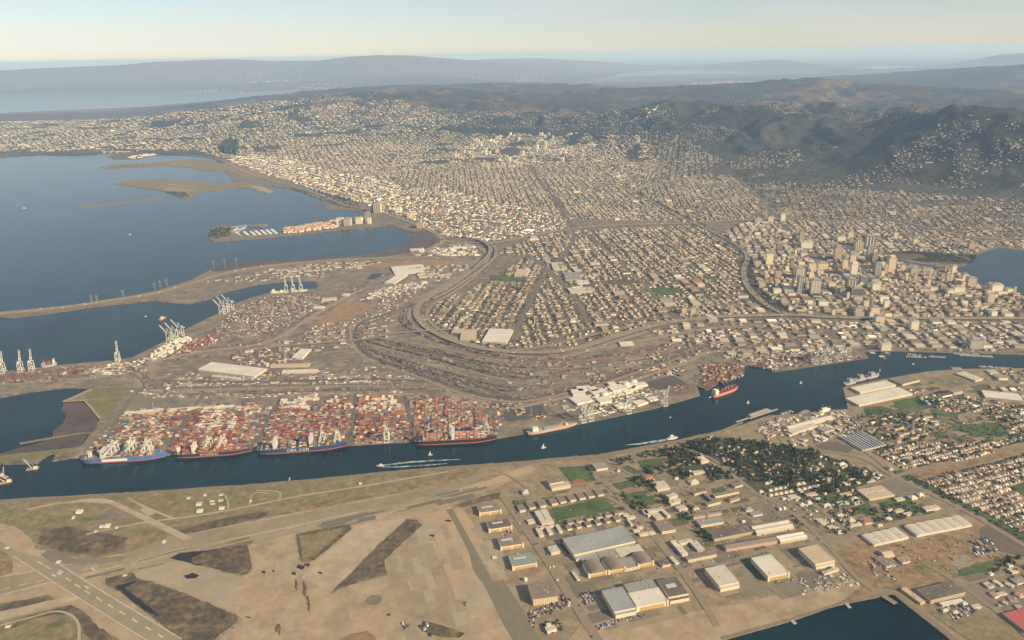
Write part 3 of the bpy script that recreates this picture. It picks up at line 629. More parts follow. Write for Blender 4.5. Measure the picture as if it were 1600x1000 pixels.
    rc = np.where(isb[:, None] & (rng.random(n) < 0.6)[:, None], np.array([(0.36, 0.315, 0.245)]) * rng.uniform(0.5, 1.35, (n, 1)), rc)
    z = ground_z(xy) if terr else np.full(n, 2.0)
    an = np.full(n, th) + np.where(rng.random(n) < .3, PI / 2, 0) * (rough > .02)
    if pool is not None:
        px = P(xy, 3.0)
        for i in range(n):
            pool.append((px[i, 0], px[i, 1], xy[i], z[i], w_[i], d_[i], h_[i], an[i], wc[i], rc[i], bool(isb[i])))
    else:
        g = (~isb) & gable & (h_ < 12)
        b_ = ~g
        if b_.any():
            houses.add(*(lambda r: (r[0], r[1], None, r[2]))(boxes_np(xy[b_, 0], xy[b_, 1], z[b_] - 3, w_[b_], d_[b_], h_[b_] + 3, an[b_], rc[b_], wc[b_])))
        if g.any():
            V, Q, T, qc, tc = gables_np(xy[g, 0], xy[g, 1], z[g] - 2, w_[g], d_[g], h_[g] + 1, 2.2, an[g], rc[g], wc[g]); houses.add(V, Q, T, qc, tc)
    if sheds > 0 and pool is None:
        ns = int(n * sheds); q = rng.integers(0, n, ns); sx = xy[q] + rng.normal(0, lot * .7, (ns, 2)); m3 = ok(sx); sx = sx[m3]; ns = len(sx)
        cs = np.vstack([roofs, walls])[rng.integers(0, len(roofs) + len(walls), ns)] * rng.uniform(.5, 1.1, (ns, 1))
        R = boxes_np(sx[:, 0], sx[:, 1], 1.5, rng.uniform(2.5, 6.5, ns), rng.uniform(2.5, 5, ns), rng.uniform(2, 4, ns), th, cs, cs * .85); houses.add(R[0], R[1], None, R[2])
    # trees in the yards and along the kerbs
    nt_ = int(len(bi) * nl * 2 * tree)
    if nt_:
        q = rng.integers(0, len(bi), nt_); cc = np.column_stack([bi[q] * U + rng.random(nt_) * L, bj[q] * Vv + np.where(rng.random(nt_) < 0.6, Wd * rng.random(nt_), np.where(rng.random(nt_) < 0.5, -3, Wd + 3))])
        tx = Pw[0] + cc[:, :1] * e + cc[:, 1:] * nrm; m = ok(tx)
        m &= fbm(tx[:, 0] / 260, tx[:, 1] / 260, 3) > 0.36
        tx = tx[m]; n2 = len(tx); s = max(1, lot / 13)
        add_trees(trees_acc, tx[:, 0], tx[:, 1], (ground_z(tx) if terr else np.full(n2, 2.0)), rng.uniform(3.0, 6.5, n2) * s ** 0.8, rng.uniform(6, 13, n2) * s ** 0.5, LEAF[rng.integers(0, len(LEAF), n2)] * rng.uniform(0.8, 1.3, (n2, 1)))
    return n
cnt = []
# West Oakland
cnt.append(blocks([(655, 497), (668, 480), (700, 466), (760, 442), (822, 402), (872, 437), (852, 427), (826, 482), (802, 545), (760, 545), (700, 528)], [(852, 425), (800, 532)], lot=12, L=160, Wd=64, big=0.10, sheds=1.6, tree=1.2, empty_p=0.08))
cnt.append(blocks([(852, 427), (872, 437), (900, 470), (917, 505), (900, 540), (805, 546), (826, 482)], [(880, 430), (908, 478)], lot=12, L=160, Wd=60, big=0.08, sheds=1.6, tree=0.9))
cnt.append(blocks([(775, 398), (836, 370), (890, 362), (1086, 352), (1120, 370), (1160, 402), (1158, 440), (1182, 472), (1205, 490), (1120, 494), (1050, 502), (1000, 512), (915, 535), (917, 502), (900, 470), (872, 437), (822, 400)], [(917, 412), (990, 505)], lot=12, L=165, Wd=62, big=0.14, sheds=1.6, tree=1.1))
# Emeryville and the bayside industrial strip: big pale roofs
INDR = np.array([(0.52, 0.47, 0.40), (0.60, 0.55, 0.47), (0.36, 0.32, 0.27), (0.44, 0.37, 0.29), (0.26, 0.23, 0.2), (0.42, 0.22, 0.15), (0.66, 0.62, 0.55)])
EMV = [(596, 333), (640, 348), (690, 368), (770, 378), (886, 356), (880, 343), (800, 322), (700, 300), (640, 296), (600, 312)]
cnt.append(blocks(EMV, [(700, 345), (775, 352)], lot=24, L=170, Wd=84, street=18, big=0.30, tree=0.25, gable=False, roofs=np.vstack([INDR, ROOFS]), hgt=(6, 14), bright=1.05, deep=0.42))
WBK = [(352, 250), (400, 268), (440, 280), (520, 306), (596, 328), (640, 294), (560, 276), (470, 255), (400, 240)]
cnt.append(blocks(WBK, [(450, 280), (530, 300)], lot=26, L=180, Wd=84, street=18, big=0.25, tree=0.25, gable=False, roofs=np.vstack([INDR, ROOFS]), hgt=(6, 12), bright=1.1, deep=0.42))
# Berkeley and North Oakland
cnt.append(blocks([(640, 296), (700, 300), (800, 322), (884, 343), (1084, 347), (1020, 316), (992, 300), (900, 262), (700, 262), (600, 270)], [(845, 285), (890, 350)], lot=13, L=170, Wd=54, big=0.06, sheds=0.7, tree=1.1, gable=False, rough=.11, jit=3))
cnt.append(blocks([(400, 240), (470, 255), (560, 276), (640, 294), (600, 270), (700, 262), (900, 262), (992, 298), (1050, 270), (1000, 235), (900, 226), (700, 218), (500, 222)], [(700, 240), (745, 262)], lot=17, L=170, Wd=62, big=0.06, tree=1.2, gable=False, terr=True, vary=0.3, rough=.13, jit=4))
cnt.append(blocks([(740, 226), (800, 222), (900, 226), (935, 240), (860, 262), (780, 262), (700, 250)], [(800, 235), (900, 238)], lot=48, L=200, Wd=100, big=0.2, tree=0.3, gable=False, roofs=INDR, hgt=(8, 20), tall=0.15, bright=1.25, terr=True, vary=0.42))
# Temescal, Rockridge, Piedmont side
cnt.append(blocks([(992, 302), (1012, 293), (1100, 274), (1130, 260), (1200, 320), (1172, 342), (1086, 347), (1030, 318)], [(1130, 262), (1190, 318)], lot=12, L=165, Wd=54, big=0.06, tree=1.2, gable=False, rough=.1))
cnt.append(blocks([(1130, 258), (1170, 249), (1260, 250), (1420, 262), (1700, 272), (1700, 310), (1500, 300), (1380, 290), (1240, 300), (1200, 318)], [(1240, 250), (1250, 285)], lot=18, L=170, Wd=64, big=0.02, tree=2.2, gable=False, empty_p=0.42, terr=True, vary=0.44, rough=.2, jit=6))
cnt.append(blocks([(1200, 320), (1240, 298), (1380, 288), (1500, 300), (1700, 308), (1700, 372), (1600, 372), (1520, 370), (1386, 341), (1320, 345), (1240, 341), (1175, 342)], [(1240, 310), (1252, 340)], lot=13, L=160, Wd=56, big=0.06, tree=1.5, gable=False, empty_p=0.28, vary=0.36, rough=.14, jit=3))
cnt.append(blocks([(1172, 346), (1240, 345), (1320, 349), (1386, 346), (1520, 375), (1700, 380), (1700, 395), (1590, 388), (1560, 384), (1520, 398), (1400, 392), (1372, 398), (1330, 388), (1240, 370)], [(1300, 350), (1340, 385)], lot=14, L=140, Wd=62, big=0.16, sheds=1.6, tree=0.7, hgt=(6, 13), bright=1.05))
# downtown carpet
DT = [(1120, 368), (1172, 346), (1240, 370), (1330, 390), (1372, 402), (1440, 418), (1495, 426), (1512, 436), (1560, 453), (1640, 465), (1760, 470), (1760, 496), (1600, 497), (1400, 496), (1240, 491), (1190, 470), (1168, 445), (1164, 422), (1170, 403), (1155, 384)]
cnt.append(blocks(DT, [(1412, 465), (1447, 495)], lot=17, L=100, Wd=56, sheds=2.0, street=16, big=0.30, tree=0.2, gable=False, hgt=(7, 18), bigh=(9, 26), tall=0.05, bright=1.05, deep=0.42))
JL = [(1020, 518), (1060, 508), (1120, 500), (1250, 501), (1400, 503.5), (1760, 505), (1760, 549), (1420, 549), (1380, 543), (1340, 545), (1300, 553), (1230, 548), (1190, 560), (1150, 560), (1130, 545), (1060, 540)]
cnt.append(blocks(JL, [(1267, 510), (1300, 547)], lot=19, L=104, Wd=60, sheds=2.0, street=18, big=0.38, tree=0.2, gable=False, hgt=(5, 10), roofs=np.vstack([INDR * .8, ROOFS]), bright=1.0, deep=0.42))
# Albany, Richmond and the far towns
cnt.append(blocks([(350, 248), (400, 240), (500, 222), (700, 218), (760, 208), (620, 198), (480, 202), (340, 210), (300, 236)], [(400, 215), (440, 235)], lot=25, L=200, Wd=80, street=18, gable=False, big=0.08, tree=1.4, terr=True, vary=0.36, rough=.2, jit=9))
cnt.append(blocks([(-300, 250), (0, 243), (120, 238), (300, 238), (345, 210), (480, 200), (420, 192), (250, 188), (0, 192), (-300, 200)], [(100, 210), (150, 232)], lot=30, L=240, Wd=90, street=22, big=0.12, tree=1.0, gable=False, roofs=INDR * 0.8, terr=True, vary=0.38, deep=0.34, rough=.2, jit=12, bright=.9))
print('HOUSES', cnt, sum(cnt))
# scattered houses and groves on the slopes
def scatter(poly, n, sz, hgt, tint, acc_t=None, ntree=0, tr=(6, 10), thr=0.42, seed=0, sc_=900.0, tintj=0.2, slope=True):
    Pw = gp(poly); lo, hi = Pw.min(0), Pw.max(0)
    xy = lo + (hi - lo) * rng.random((n * 6, 2)); xy = xy[inside(P(xy, 0.0), poly)]
    xy = xy[fbm(xy[:, 0] / sc_ + seed, xy[:, 1] / sc_ * 1.3, 4) > thr][:n]
    if not len(xy): return
    k = len(xy); z = ground_z(xy); w_ = rng.uniform(*sz, k); col = np.array(tint) * rng.uniform(1 - tintj, 1 + tintj, (k, 1))
    r = boxes_np(xy[:, 0], xy[:, 1], z - 8, w_, w_ * rng.uniform(0.5, 0.9, k), rng.uniform(*hgt, k) + 8, rng.random(k) * PI, ROOFS[rng.integers(0, len(ROOFS), k)] * 1.2, col)
    houses.add(r[0], r[1], None, r[2])
SL = (0.46, 0.40, 0.30)
scatter([(560, 222), (700, 215), (900, 222), (1010, 232), (1060, 222), (1000, 205), (850, 198), (700, 198), (560, 205)], 4200, (9, 18), (5, 8), SL, thr=0.42)
scatter([(1050, 232), (1100, 222), (1180, 200), (1290, 205), (1400, 215), (1420, 240), (1250, 242), (1130, 256)], 3600, (8, 13), (4, 7), SL, thr=0.47, seed=3)
scatter([(1290, 242), (1420, 230), (1520, 234), (1700, 242), (1700, 268), (1400, 257)], 550, (8, 13), (4, 7), SL, thr=0.53, seed=5)
scatter([(900, 198), (1000, 196), (1060, 210), (1010, 222), (930, 214)], 170, (18, 55), (8, 16), (0.66, 0.6, 0.5), thr=0.46, seed=4)
scatter([(200, 186), (420, 180), (600, 176), (640, 192), (460, 200), (250, 192)], 900, (16, 30), (6, 9), SL, thr=0.48, seed=6)
scatter([(470, 152), (560, 150), (560, 158), (420, 164), (400, 160)], 700, (22, 50), (7, 12), (0.6, 0.55, 0.46), thr=0.42, seed=9)
scatter([(300, 141), (470, 136), (560, 133), (520, 140), (470, 143), (380, 146)], 130, (35, 90), (10, 16), (0.45, 0.40, 0.32), thr=0.48, seed=19, sc_=2500)
scatter([(310, 131), (420, 128), (500, 131), (420, 134)], 90, (45, 110), (10, 16), (0.45, 0.40, 0.32), thr=0.48, seed=12, sc_=2500)
scatter([(1060, 131), (1250, 126), (1420, 128), (1600, 122), (1600, 128), (1300, 135), (1100, 133)], 420, (50, 120), (12, 24), (0.62, 0.57, 0.5), thr=0.45, seed=15, sc_=3000)
scatter([(700, 122), (1000, 122), (930, 132), (760, 131)], 110, (40, 100), (10, 16), (0.5, 0.45, 0.36), thr=0.5, seed=17, sc_=3000)
# woods on the near hills and dark gardens in between
def woods(poly, n, r, h, thr, seed, sc_=700.0):
    Pw = gp(poly); lo, hi = Pw.min(0), Pw.max(0)
    xy = lo + (hi - lo) * rng.random((n * 6, 2)); xy = xy[inside(P(xy, 0.0), poly)]
    xy = xy[fbm(xy[:, 0] / sc_ + seed, xy[:, 1] / sc_, 4) > thr][:n]; k = len(xy)
    if k: add_trees(trees_acc, xy[:, 0], xy[:, 1], ground_z(xy) - 1, rng.uniform(*r, k), rng.uniform(*h, k), LEAF[rng.integers(0, 3, k)] * rng.uniform(0.7, 1.2, (k, 1)))
woods([(560, 225), (700, 215), (1010, 232), (1300, 212), (1700, 220), (1700, 300), (1450, 285), (1250, 250), (1130, 258), (1000, 240)], 9000, (9, 16), (9, 15), 0.42, 31)
woods([(560, 222), (1200, 235), (1700, 240), (1700, 190), (1300, 180), (1100, 180), (560, 200)], 14000, (12, 26), (9, 18), 0.38, 37)
woods([(1130, 262), (1240, 300), (1500, 330), (1700, 340), (1700, 250), (1420, 236), (1250, 244)], 9000, (5, 10), (8, 13), 0.40, 41, 260.0)
woods([(560, 225), (1000, 240), (1100, 330), (900, 330), (600, 300)], 5000, (5, 9), (7, 11), 0.45, 43, 200.0)
woods([(1212, 290), (1270, 262), (1420, 256), (1400, 285), (1300, 300)], 900, (8, 13), (9, 14), 0.44, 33, 200.0)
woods([(1376, 397), (1420, 393), (1480, 397), (1525, 400), (1520, 411), (1440, 409), (1400, 403)], 420, (6, 10), (8, 13), 0.35, 35, 150.0)
woods([(1146, 408), (1174, 405), (1182, 430), (1196, 458), (1240, 490), (1210, 492), (1180, 478), (1160, 452)], 420, (5, 9), (6, 10), .36, 38, 90.0)
woods([(1080, 352), (1092, 346), (1150, 380), (1165, 398), (1150, 402), (1130, 385)], 260, (5, 9), (6, 10), .3, 39, 90.0)
woods([(985, 303), (996, 299), (1085, 345), (1078, 350)], 700, (5, 9), (6, 10), 0.3, 36, 100.0)
# ------------------------------------------------------------------ the air station and its town south of the channel
ALA = [(-260, 800), (0, 782), (50, 778), (100, 776), (200, 770.5), (300, 764), (400, 757), (450, 753), (500, 748.5), (560, 742), (600, 738), (700, 729.5), (760, 726), (800, 723), (850, 718), (900, 713.5), (930, 712), (960, 706), (1000, 699), (1030, 693), (1060, 688), (1110, 679), (1132, 672), (1160, 664), (1185, 655), (1200, 650), (1240, 648), (1262, 645), (1300, 641), (1325, 640), (1321, 622), (1317, 606),
       (1345, 600), (1375, 594), (1420, 586), (1450, 581), (1490, 578), (1512, 577), (1600, 576), (1760, 566), (2600, 520), (3200, 800), (2600, 1500), (1700, 1250), (-500, 1250)]
LAGOON = [(1010, 1040), (1130, 1001), (1190, 984), (1240, 970), (1300, 949), (1322, 944), (1391, 930), (1398, 932), (1430, 958), (1490, 1005), (1560, 1060), (1640, 1130), (900, 1130)]
base_m = mat('base_ground', (0.234, 0.177, 0.107), var=0.18, scale=0.05, col2=[(0.172, 0.136, 0.086), (0.296, 0.227, 0.142)], scale2=0.008)
flat('island_ground', [ALA, LAGOON], 2.0, base_m, skirt=3.0)
pale_m = mat('pale_concrete', (0.348, 0.281, 0.194), var=0.13, scale=0.03, col2=[(0.281, 0.222, 0.146), (0.395, 0.315, 0.215)], scale2=0.006)
# airfield
def fringe(pl, k=1.04, z=2.76):
    q = np.array(pl, float); c = q.mean(0); flat('worn_fringe', [tuple(c + (p - c) * k + (p - c) / max(1, np.hypot(*(p - c))) * 1.2) for p in q], z, fr_m, jag=9, step=9)
fr_m = mat('sandy_fringe', (0.225, 0.172, 0.105), var=.35, scale=.12, col2=(0.30, 0.235, 0.155), scale2=.05, thr=(.4, .6))
flat('apron', [(-200, 830), (0, 800), (120, 800), (300, 830), (470, 800), (690, 760), (830, 728), (842, 736), (740, 775), (705, 792), (720, 830), (760, 900), (815, 1000), (830, 1020), (-300, 1100)], 2.3, apron_m)
flat('airfield_grass', [(-200, 797), (0, 785), (100, 779), (200, 773.5), (300, 767), (400, 760), (500, 752), (600, 742), (700, 733), (756, 729), (742, 742), (680, 758), (600, 775), (500, 794), (400, 814), (312, 831), (265, 840), (240, 851), (196, 866), (142, 873), (100, 869), (55, 858), (50, 845), (26, 824), (0, 818), (-200, 840)], 2.6, grass_dry, jag=5, step=14)
flat('scrub_patch', [(60, 830), (110, 825), (160, 836), (200, 842), (190, 862), (140, 868), (95, 863), (60, 852)], 2.9, marsh_m, jag=12, step=14)
flat('dirt_strip', [(422, 805), (500, 786), (600, 768), (690, 748), (740, 738), (690, 757), (600, 775), (500, 794), (430, 808)], 2.9, dirt_m, jag=4, step=14)
flat('scrub_patch', [(270, 833), (330, 815), (400, 802), (420, 800), (418, 808), (340, 826), (285, 837)], 3.0, marsh_m, jag=5, step=12)
flat('taxiway', [(94, 787), (130, 781), (160, 780), (176, 783), (240, 812), (302, 842), (287, 847), (225, 815), (170, 788), (130, 786), (96, 789)], 3.2, pale_m)
flat('taxiway', [(40, 797), (96, 784.5), (98, 788), (60, 795), (44, 799)], 3.0, pale_m)
flat('concrete_pad', [(218, 798), (228, 793.5), (243, 803), (232, 808)], 3.4, pale_m)
flat('concrete_pad', [(172, 800), (180, 801), (210, 808), (186, 812), (158, 812), (158, 806)], 2.9, asph_m, jag=3, step=10)
road('service_road', [(135, 836), (180, 826), (236, 816), (300, 808), (360, 798), (400, 790), (470, 776), (560, 762), (700, 738)], 9, 3.1, pale_m)
road('service_road', [(200, 779), (230, 795), (270, 811)], 9, 3.05, pale_m)
road('service_road', [(357, 797), (356, 785), (352, 775)], 6, 3.0, pale_m)
road('service_road', [(400, 768), (425, 768), (438, 772), (436, 784)], 6, 3.0, pale_m)
road('service_road', [(390, 790), (394, 775), (404, 771), (420, 772)], 6, 3.15, pale_m)
for q in ((305, 775, 12), (330, 777, 14), (345, 773, 10), (306, 790, 10), (322, 792, 12)): flat('hardstand', [(q[0] - 3, q[1] - 2), (q[0] + q[2] / 2, q[1] - 3), (q[0] + q[2] / 2 + 1, q[1] + 1), (q[0] - 3, q[1] + 2)], 3.3, asph_m)
flat('runway', [(-100, 935), (0, 904), (60, 893), (195, 869), (265, 842), (400, 817), (600, 779), (700, 758), (770, 742), (792, 742), (740, 757), (690, 772), (600, 792), (480, 818), (400, 836), (300, 856), (200, 880), (120, 897), (60, 915), (0, 932), (-100, 958)], 2.7, run_m)
flat('runway', [(-60, 815), (0, 845), (25, 862), (62, 872), (92, 882), (145, 917), (200, 950), (282, 1000), (380, 1060), (300, 1060), (225, 1000), (120, 935), (60, 897), (22, 873), (-60, 850)], 2.9, mat('runway_dark', (0.262, 0.216, 0.145), var=0.12, scale=0.04, col2=(0.225, 0.188, 0.130), scale2=0.01))
flat('shoulder', [(64, 868), (75, 862), (120, 874), (195, 870), (190, 878), (130, 884), (80, 880)], 3.05, asph_m, jag=4, step=12)
def stripes(segs, w, z=3.3, name='runway_marking'):
    V, Q = [], []
    for a, b, ww in segs:
        p, q = gp([a, b]); t = (q - p) / np.hypot(*(q - p)); n = np.array([-t[1], t[0]]) * (ww or w) / 2
        k = len(V); V += [(*(p - n), z), (*(q - n), z), (*(q + n), z), (*(p + n), z)]; Q.append([k, k + 1, k + 2, k + 3])
    me = mesh_np(name, V, Q, m=white_m); tag(link(name, me), kind='structure')
stripes([((22, 871), (120, 934), 0), ((120, 934), (228, 1001), 0), ((228, 1001), (300, 1046), 0), ((92, 882), (145, 916.5), 0), ((145, 916.5), (200, 949.5), 0), ((200, 949.5), (284, 1000), 0), ((0, 931), (75, 912.5), 0), ((125, 902), (270, 862), 0), ((270, 862), (400, 836), 0), ((0, 903), (60, 892.5), 0), ((400, 836), (560, 801), 0)], 2.6)
_ds = []
for (x, y) in ((63, 881), (75, 888), (107, 907), (122, 917), (137, 927), (155, 937.5), (173, 948.5), (191, 959), (211, 971), (232, 983.5), (251, 995), (270, 1006)): _ds.append(((x - 4.3, y - 2.8), (x + 4.3, y + 2.8), 4.0))
for (x, y) in ((92.5, 897.5), (84.5, 900.5), (95.5, 894.5), (136, 919), (146, 876 + 15)): _ds.append(((x - 3, y - 1.8), (x + 3, y + 1.8), 6))
for (x, y) in ((133, 891), (148, 887), (62, 909), (35, 915), (10, 921)): _ds.append(((x - 6, y + 1.6), (x + 6, y - 1.6), 3))
stripes(_ds, 4)
flat('apron_slab', [(207, 894), (262, 876), (300, 884), (377, 904), (372, 925), (360, 954), (340, 948), (280, 925), (240, 910), (213, 905)], 2.5, mat('grey_concrete', (0.322, 0.261, 0.181), var=0.10, scale=0.03, col2=(0.270, 0.217, 0.146), scale2=0.006))
fringe([(265, 874), (282, 865), (325, 861), (386, 852), (391, 870), (394, 890), (386, 898), (377, 901), (350, 894), (320, 886), (297, 880)])
flat('marsh_island', [(265, 874), (282, 865), (325, 861), (386, 852), (391, 870), (394, 890), (386, 898), (377, 901), (350, 894), (320, 886), (297, 880)], 3.0, marsh_m, jag=3, step=10)
flat('wet_tar', [(266, 873.6), (282, 865.5), (325, 861.5), (352, 857), (318, 865), (300, 873), (298, 880), (320, 886), (310, 885), (290, 879)], 3.3, dark_m, jag=4, step=8)
flat('wet_tar', [(285, 902), (296, 898), (300, 896), (313, 900), (306, 905), (295, 905)], 3.3, dark_m, jag=5, step=6)
fringe([(165, 902), (185, 897), (207, 895), (213, 905), (240, 911), (290, 929), (340, 950), (370, 962), (373, 972), (345, 992), (325, 1010), (290, 1008), (250, 975), (218, 951), (200, 935), (178, 921), (166, 915)])
flat('marsh_island', [(165, 902), (185, 897), (207, 895), (213, 905), (240, 911), (290, 929), (340, 950), (370, 962), (373, 972), (345, 992), (325, 1010), (290, 1008), (250, 975), (218, 951), (200, 935), (178, 921), (166, 915)], 3.0, marsh_m, jag=4, step=10)
flat('wet_tar', [(180, 918), (200, 912), (216, 908), (206, 915), (196, 920), (210, 932), (235, 950), (250, 966), (230, 957), (205, 940), (188, 924)], 3.3, dark_m, jag=4, step=8)
flat('grass_verge', [(-80, 990), (0, 972), (60, 958), (110, 946), (128, 955), (140, 966), (150, 980), (190, 1003), (220, 1030), (-80, 1080)], 3.0, grass_dry, jag=5, step=10)
flat('scrub_patch', [(112, 947), (128, 956), (140, 966), (150, 978), (190, 1003), (170, 1010), (140, 1000), (128, 985), (122, 970), (105, 960), (60, 966), (30, 980), (10, 985), (40, 966)], 3.2, marsh_m, jag=8, step=9)
road('service_road', [(0, 979), (50, 966), (85, 957), (108, 961), (122, 975), (124, 1000), (122, 1030)], 7, 3.5, pale_m)
flat('scrub_patch', [(-60, 960), (0, 945), (40, 938), (75, 931), (86, 937), (40, 949), (0, 957), (-60, 974)], 3.0, marsh_m, jag=4, step=10)
flat('taxiway', [(-80, 978), (0, 957.5), (60, 944), (100, 935), (122, 932), (121, 938), (60, 956), (0, 971), (-80, 992)], 3.1, pale_m)
flat('dirt_patch', [(-40, 850), (0, 858), (14, 869), (20, 880), (20, 896), (0, 903), (-40, 905)], 3.1, dirt_m, jag=5, step=10)
fringe([(462.5, 836), (500, 828), (545, 821), (550, 827), (520, 853), (492, 876), (480, 879), (470, 879), (466, 860)])
flat('grass_island', [(462.5, 836), (500, 828), (545, 821), (550, 827), (520, 853), (492, 876), (480, 879), (470, 879), (466, 860)], 3.0, marsh_m, jag=2, step=9)
flat('grass_island', [(468, 840), (500, 833), (540, 825), (515, 850), (488, 871), (473, 873)], 3.2, grass_dry, jag=4, step=9)
fringe([(636, 812), (652, 814), (660, 822), (632, 847), (600, 877), (603, 888), (605, 900), (570, 908), (540, 915), (529, 922), (520, 929), (522, 921), (545, 900), (595, 850)])
flat('marsh_island', [(636, 812), (652, 814), (660, 822), (632, 847), (600, 877), (603, 888), (605, 900), (570, 908), (540, 915), (529, 922), (520, 929), (522, 921), (545, 900), (595, 850)], 3.0, mat('brown_scrub', (0.115, 0.082, 0.048), var=0.3, scale=0.06, col2=[(0.06, 0.044, 0.03), (0.15, 0.115, 0.07)], scale2=0.02), jag=2.5, step=9)
flat('scrub_patch', [(540, 914), (570, 904), (603, 896), (605, 900), (570, 908), (529, 922)], 3.2, marsh_m, jag=3, step=7)
flat('apron_slab', [(552, 824), (600, 815), (634, 812), (596, 850), (545, 899), (520, 925), (470, 905), (492, 882), (522, 855)], 2.5, pale_m)
flat('apron_slab', [(602, 878), (660, 823), (668, 830), (690, 880), (720, 960), (735, 985), (661, 968), (625, 960), (610, 910)], 2.5, mat('olive_concrete', (0.265, 0.207, 0.125), var=0.12, scale=0.03, col2=[(0.213, 0.169, 0.103), (0.302, 0.236, 0.146)], scale2=0.006))
flat('taxiway', [(500, 937), (528, 925), (570, 914), (606, 902), (612, 914), (560, 926), (510, 942)], 2.8, apron_m)
flat('apron_slab', [(655, 806), (692, 799), (700, 800), (735, 868), (738, 884), (755, 914), (735, 917), (708, 920), (690, 880), (672, 830)], 2.6, mat('pink_concrete', (0.374, 0.268, 0.159), var=0.08, scale=0.02, col2=(0.333, 0.241, 0.146), scale2=0.008))
flat('apron_slab', [(706, 797), (720, 795), (735, 812), (775, 880), (783, 905), (770, 911), (738, 851)], 2.6, mat('pink_concrete', (0.374, 0.268, 0.159)))
flat('apron_slab', [(716, 765), (760, 752), (823, 729.5), (832, 738), (800, 747), (722, 777)], 2.9, mat('pink_concrete', (0.374, 0.268, 0.159)))
flat('asphalt_strip', [(697, 797), (708, 796.5), (722, 822), (738, 851), (770, 910), (786, 908), (802, 930), (850, 1010), (808, 1010), (786, 975), (755, 912), (748, 905), (740, 892), (737, 880), (732, 862), (712, 822)], 3.0, mat('olive_asphalt', (0.172, 0.148, 0.096), var=0.1, scale=0.04))
flat('scrub_patch', [(661, 971), (690, 978), (727, 991), (717, 998), (690, 997), (660, 988)], 3.0, marsh_m, jag=2, step=7)
flat('scrub_patch', [(525, 1003), (545, 993), (575, 987), (586, 996), (600, 1030), (500, 1030)], 3.0, dirt_m, jag=2, step=7)
flat('scrub_patch', [(717, 790), (735, 782), (772, 772), (782, 771), (780, 780), (750, 786), (722, 794)], 3.1, marsh_m, jag=4, step=8)
def disc(px, py, r, z, m, name, n=28):
    c = g1((px, py)); flat(name, [(c[0] + r * math.cos(2 * PI * i / n), c[1] + r * math.sin(2 * PI * i / n)) for i in range(n)], z, m, world=True)
disc(584, 939, 29, 3.0, apron_m, 'compass_pad'); disc(584, 939, 22, 3.3, asph_m, 'compass_pad')
for q in ((470, 888, 7, 4), (479, 884, 5, 3), (500, 897, 3, 2), (459, 898, 3, 3), (412, 896, 3, 2.5), (427, 894, 2, 2), (477, 925, 2.5, 16), (482, 945, 2, 14), (435, 985, 5, 10), (463, 915, 1.5, 9), (726, 945, 3.5, 5), (607, 962, 4, 2), (632, 981, 3, 2), (675, 838, 5, 2), (700, 815, 5, 2), (388, 966, 4, 2)):
    flat('oil_stain', [(q[0] - q[2], q[1]), (q[0] - q[2] * .3, q[1] - q[3]), (q[0] + q[2], q[1] - q[3] * .5), (q[0] + q[2] * .6, q[1] + q[3])], 3.6, marsh_m if q[3] > 4 else dark_m, jag=5, step=5)
